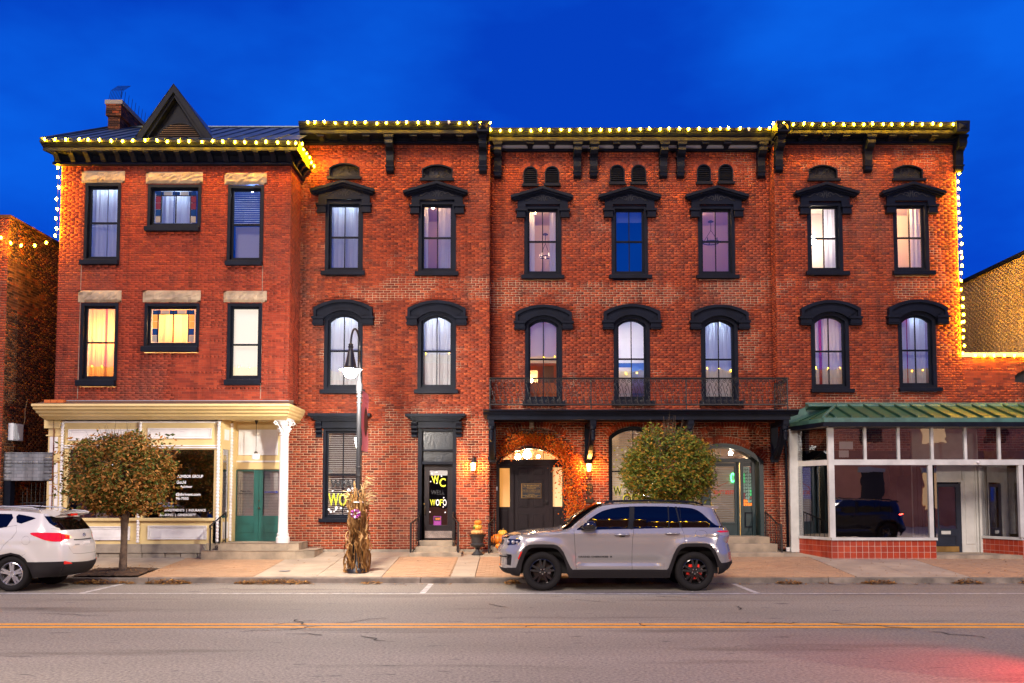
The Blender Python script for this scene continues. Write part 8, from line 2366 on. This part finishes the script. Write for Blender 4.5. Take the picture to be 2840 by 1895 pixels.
# downspout
dpx = P(*R5(1100, 900), YB - .08)[0]; t = thing('downspout', 'black downspout with a white foot between the hotel wall and the white shopfront', 'pipe', (dpx, YB - .08, zs(YB)))
zt_ = zg0 - .10
pz_ = PZ(R5, 1100, 1395, YB - .08)
MB().tube([(dpx - .07, YB - .35, zt_), (dpx - .06, YB - .3, zt_ - .25), (dpx - .03, YB - .08, zt_ - .5), (dpx, YB - .08, zt_ - .7), (dpx + .01, YB - .08, pz_)], .038, 10).build('pipe', M['trim_black'], t, smooth='all')
for z in (2.6, 1.5): MB().lathe([(.045, -.02), (.045, .02)], (dpx, YB - .08, z), 12).build('pipe_clip', M['trim_black'], t)
MB().lathe([(.055, zs(YB) + .02), (.055, pz_ - .02), (.062, pz_ - .02), (.062, pz_ + .02)], (dpx + .01, YB - .08, 0), 14).build('pipe_foot', M['paint_white'], t, smooth=True)
# garland
gl = thing('leaf_garland', 'orange bittersweet garland draped over the arched hotel doorway', 'garland', P(*Z7(560, 300), YC - .1))
path = [Z7(270, 395), Z7(320, 330), Z7(370, 280), Z7(430, 262), Z7(500, 262), Z7(570, 270), Z7(640, 290), Z7(700, 325), Z7(755, 380), Z7(790, 440), Z7(808, 510), Z7(815, 590), Z7(830, 670), Z7(840, 760), Z7(855, 850), Z7(860, 930)]
pw = [(P(a, b, YC - .15)) for a, b in path]
rg_ = random.Random(4)
def onpath(t):
    f = t * (len(pw) - 1); i = min(int(f), len(pw) - 2); return Vector(pw[i]).lerp(Vector(pw[i + 1]), f - i)
TW = MB()
for k in range(150):
    t = rg_.random(); s0 = onpath(t) + Vector((rg_.uniform(-.08, .08), rg_.uniform(-.08, .08), rg_.uniform(-.06, .10)))
    d = (onpath(min(1, t + .1)) - onpath(max(0, t - .1))).normalized() * rg_.uniform(.2, .6) * rg_.choice([-1, 1, 1]); bend = Vector((rg_.uniform(-.25, .25), rg_.uniform(-.12, .04), rg_.uniform(-.28, .22)))
    TW.tube([s0, s0 + d * .4 + bend * .35, s0 + d * .8 + bend], [.010, .007, .003], 4, cap=False)
for c_, r0, a0, a1 in ((P(*Z7(850, 370), YC - .1), .30, -1.0, 2.4), (P(*Z7(880, 600), YC - .1), .26, -1.8, 1.3), (P(*Z7(560, 330), YC - .12), .45, .4, 2.7), (P(*Z7(500, 330), YC - .16), .5, .8, 2.9)):
    TW.tube([(c_[0] + r0 * math.cos(a0 + (a1 - a0) * k / 14), c_[1] - .02 * math.sin(k), c_[2] + r0 * math.sin(a0 + (a1 - a0) * k / 14)) for k in range(15)], .007, 4, cap=False)
tag(TW.build('twigs', M['twig'], gl, recalc=False), kind='stuff')
BR = MB()
for k in range(3400):
    t = rg_.random() ** .9; w_ = .11 + .07 * (t > .55) + .04 * math.sin(t * 19)
    c_ = onpath(t) + Vector((rg_.gauss(0, w_), rg_.uniform(-.16, .08), rg_.gauss(-.06 if t < .5 else 0, w_ * .9)))
    s = rg_.uniform(.015, .030)
    if rg_.random() < .6:
        BR.add([c_ + Vector(v) * s for v in ((1, 0, 0), (-1, 0, 0), (0, 1, 0), (0, -1, 0), (0, 0, 1), (0, 0, -1))], [(0, 2, 4), (2, 1, 4), (1, 3, 4), (3, 0, 4), (2, 0, 5), (1, 2, 5), (3, 1, 5), (0, 3, 5)])
    else:
        d = Vector((rg_.uniform(-1, 1), rg_.uniform(-1, 1), rg_.uniform(-1, .3))).normalized() * s * 2.4; q_ = d.orthogonal().normalized() * s * .7
        BR.face([c_, c_ + d * .5 + q_, c_ + d, c_ + d * .5 - q_])
tag(BR.build('berries', M['leaf_berry'], gl, recalc=False), kind='stuff')
# chandeliers seen through third-floor windows
def chandelier(q, x, ytop, ybot, Y, w_, label):
    a = P(*q(x, ytop), Y); b = P(*q(x, ybot), Y); t = thing('chandelier', label, 'chandelier', b)
    m = Vector((a[0], Y, b[2] + (a[2] - b[2]) * .6))
    MB().lathe([(.09, 0), (.09, .015), (.03, .05)], (a[0], Y, a[2]), 14).build('ceiling_rose', M['iron_black'], t)
    k_ = MB(); k_.tube([a, m], .01, 5)
    for s_ in (-1, 1): k_.tube([m, (a[0] + s_ * w_ * .9, Y, b[2] + .03)], .008, 5)
    k_.build('suspension', M['iron_black'], t)
    MB().tube([(a[0] + w_ * math.cos(u * .393), Y + w_ * math.sin(u * .393), b[2]) for u in range(17)], .016, 6).build('ring', M['iron_black'], t, smooth='all')
    for u in range(5):
        c_ = (a[0] + w_ * math.cos(u * 1.257 + .3), Y + w_ * math.sin(u * 1.257 + .3), b[2]); MB().lathe([(.03, .0), (.03, .015), (.012, .02), (.012, .10)], c_, 8).build('candle', M['candle_glow' if q is Z8 and x < 800 else 'iron_black'], t)
chandelier(Z8, 450, 918, 1080, YC + 1.3, .17, 'small candle chandelier inside a lit third-floor hotel window with cream curtains')
chandelier(Z8, 1648, 826, 975, YC + 1.3, .24, 'dark ring chandelier inside the curtainless pink-lit third-floor window')

# ------------------------------------------------------------------ strings of bulbs
Yb_ = YB - PRJ - .045; Yc_ = YC - PRJ - .045
def bl(q, xs, y0, y1, Y): return [P(*q(x, y0 + (y1 - y0) * (x - xs[0]) / max(1, xs[-1] - xs[0])), Y) for x in xs]
L1 = bl(Z4, [135, 187, 263, 337, 411, 487, 562, 636, 711, 786, 860, 935, 1010, 1084, 1158, 1234, 1307, 1380, 1457], 104, 108, Yb_)
bulb_string('string_light', 'warm bulbs along the left hotel cornice, right of the gabled corner building', L1, L1, dead=(14,))
L2 = bl(Z8, [58, 123, 195, 267, 340, 412, 484, 557, 629, 701, 772, 845, 917, 990, 1061, 1133, 1205, 1278, 1350, 1421, 1494, 1567, 1638, 1710, 1783, 1855, 1930, 2000, 2070], 161, 149, Yc_)
bulb_string('string_light', 'warm bulbs along the lower middle hotel cornice', L2, L2, dead=(26,))
L3 = bl(R1, [280, 342, 417, 488, 562, 633, 705, 777, 851, 923, 995, 1067, 1137, 1208, 1280, 1353, 1425, 1496, 1570, 1640], 114, 118, Yb_)
bulb_string('string_light', 'warm bulbs along the right hotel cornice', L3, L3)
ys_r = [(1630, 415), (1632, 473), (1633, 532), (1637, 588), (1638, 643), (1641, 698), (1644, 757), (1648, 808), (1650, 870), (1653, 925), (1656, 984), (1659, 1043), (1661, 1085), (1664, 1138), (1667, 1197), (1670, 1255), (1675, 1317), (1679, 1378), (1681, 1440), (1683, 1497), (1685, 1552)]
zsr = [PZ(R1, x, y, YB - .05) for x, y in ys_r] + [PZ(R3, 1830, y, YB - .05) for y in (148 + 72, 292, 355, 425, 490, 563, 627)]
L4 = [(XD1 + .045, YB - .05, z) for z in zsr]
bulb_string('string_light', 'warm bulbs running down the right corner of the hotel', [(XD1 + .03, YB - .05, zsr[0] + .6)] + L4, L4)
L5 = [P(*R3(x, 648), YL - .08) for x in (1895, 1980, 2065, 2150, 2240, 2325, 2410)]
bulb_string('string_light', 'warm bulbs along the coping of the low brick block at right', L5, L5)
Ya_ = YA - PR - .045
L6 = bl(Z1, [325, 403, 481, 567, 643, 723, 807, 887, 968, 1047, 1136, 1211, 1294, 1374, 1455, 1534, 1614, 1695, 1772, 1857, 1933, 2008, 2093, 2145], 489, 512, Ya_)
bulb_string('string_light', 'warm bulbs along the corner building cornice, passing under its gable', L6, L6)
zl6 = L6[-1][2]
L7 = [(XA1 + PR * .57 + .045, Ya_ + .10 + 1.5 * k / 5, zl6 - .01 * k) for k in range(6)]
bulb_string('string_light', 'warm bulbs along the short side return between corner building and hotel', L7, L7)
L8 = [(XA0 - .05, YA - .06, PZ(Z1, 395, y, YA)) for y in (615, 693, 768, 843, 920, 995, 1063, 1132, 1193)]
bulb_string('string_light', 'warm bulbs down the left corner of the corner building', [(XA0 - .03, YA - .06, zt - .1)] + L8, L8)
L9 = [P(*Z1(x, y), Y) for x, y, Y in ((0, 1195, 23.55), (72, 1238, 23.6), (160, 1255, 23.7), (250, 1255, 23.8), (335, 1232, 23.85))]
bulb_string('string_light', 'short swag of warm bulbs crossing the alley at far left', L9 + [L8[-1]], L9)

# ------------------------------------------------------------------ across the street (seen as reflections): buildings, lamps, cars
osw = quad_sheet('far_sidewalk', -60, 60, -9, 7.05, .12, M['concrete'])
YO = -8.0
OP = thing('opposite_building', 'long brick building across the street, mirrored in the upper windows', 'building', (0, YO, 0))
def obox(x0, x1, y0, y1, z0, z1, nm, mt): return MB().box(x0, x1, y0, y1, z0, z1).build(nm, M[mt], OP)
obox(-34, -9, YO - 6, YO, .1, 9.4, 'wall', 'opposite_wall'); obox(-9, 7, YO - 6, YO - .4, .1, 10.6, 'wall', 'opposite_wall'); obox(7, 36, YO - 6, YO, .1, 9.6, 'wall', 'opposite_wall')
for x0, x1, z, y in ((-34, -9, 9.4, YO), (-9, 7, 10.6, YO - .4), (7, 36, 9.6, YO)): obox(x0, x1, y - .3, y + .45, z, z + .5, 'cornice', 'opposite_trim')
for k in range(18):
    x = -32 + k * 3.8; y = YO + .02 if not -9 < x < 7 else YO - .38
    for z in (1.2, 5.2):
        if -9.5 < x < -7 or 6 < x < 7.6: continue
        obox(x, x + 1.4, y - .01, y + .02, z, z + 2.2, 'window', 'interior_dark' if k % 5 else 'sidelight_amber'); obox(x - .15, x + 1.55, y - .01, y + .12, z + 2.2, z + 2.5, 'lintel', 'opposite_trim')
for x0, x1, z, y, lb in ((-33, -9, 9.75, YO + .5, 'warm bulbs on the left part of the cornice across the street'), (-9, 7, 10.95, YO + .1, 'warm bulbs on the tall middle cornice across the street'), (7, 35, 9.95, YO + .5, 'warm bulbs on the right part of the cornice across the street')):
    n = int((x1 - x0) / .75); Lq = [(x0 + (x1 - x0) * (i + .5) / n, y, z + .25 * abs(math.sin(i * .26))) for i in range(n)]
    bulb_string('string_light', lb, Lq, Lq)
for x, lb in ((-7.5, 'near-side street lamp beyond the left edge, lighting the road'), (12.5, 'street lamp across the street mirrored in the right shop window')):
    street_lamp(x, 5.6, .12, lb, math.pi / 2, NEAR_W, (1.0, .84, .70))
dark = copy_tree(grey_suv); dark.location = (11.6, 8.4, 0); dark['label'] = 'black SUV parked across the street, mirrored in the white-framed shop window'
for o in [c for c in bpy.data.objects if c.parent == dark]:
    if o.data and o.data.materials and o.data.materials[0] == M['paint_silver']:
        o.data = o.data.copy(); o.data.materials[0] = M['paint_dark_car']
    if o.data and o.name.startswith('tail_lamp') and o.data.materials[0] == M['lamp_red']: o.data = o.data.copy(); o.data.materials[0] = M['brake_red']
# a car waiting on the near lane, right of the frame: only the red of its brake lamps reaches the road
bcar = copy_tree(dark); bcar.rotation_euler = (0, 0, R(180)); bcar.location = (11.4, 9.9, 0); bcar['label'] = 'black SUV waiting in the near lane beyond the right edge, brake lamps lit'
for dy in (-.62, .62):
    ld = bpy.data.lights.new('brake_light', 'SPOT'); ld.energy = BRAKE_W; ld.color = (1, .02, .015); ld.spot_size = R(140); ld.spot_blend = .8; ld.shadow_soft_size = .1
    lo = bpy.data.objects.new('brake_light', ld); COL.objects.link(lo); lo.parent = bcar; lo.location = (5.03, dy, 1.1); lo.rotation_euler = (0, R(-65), 0)
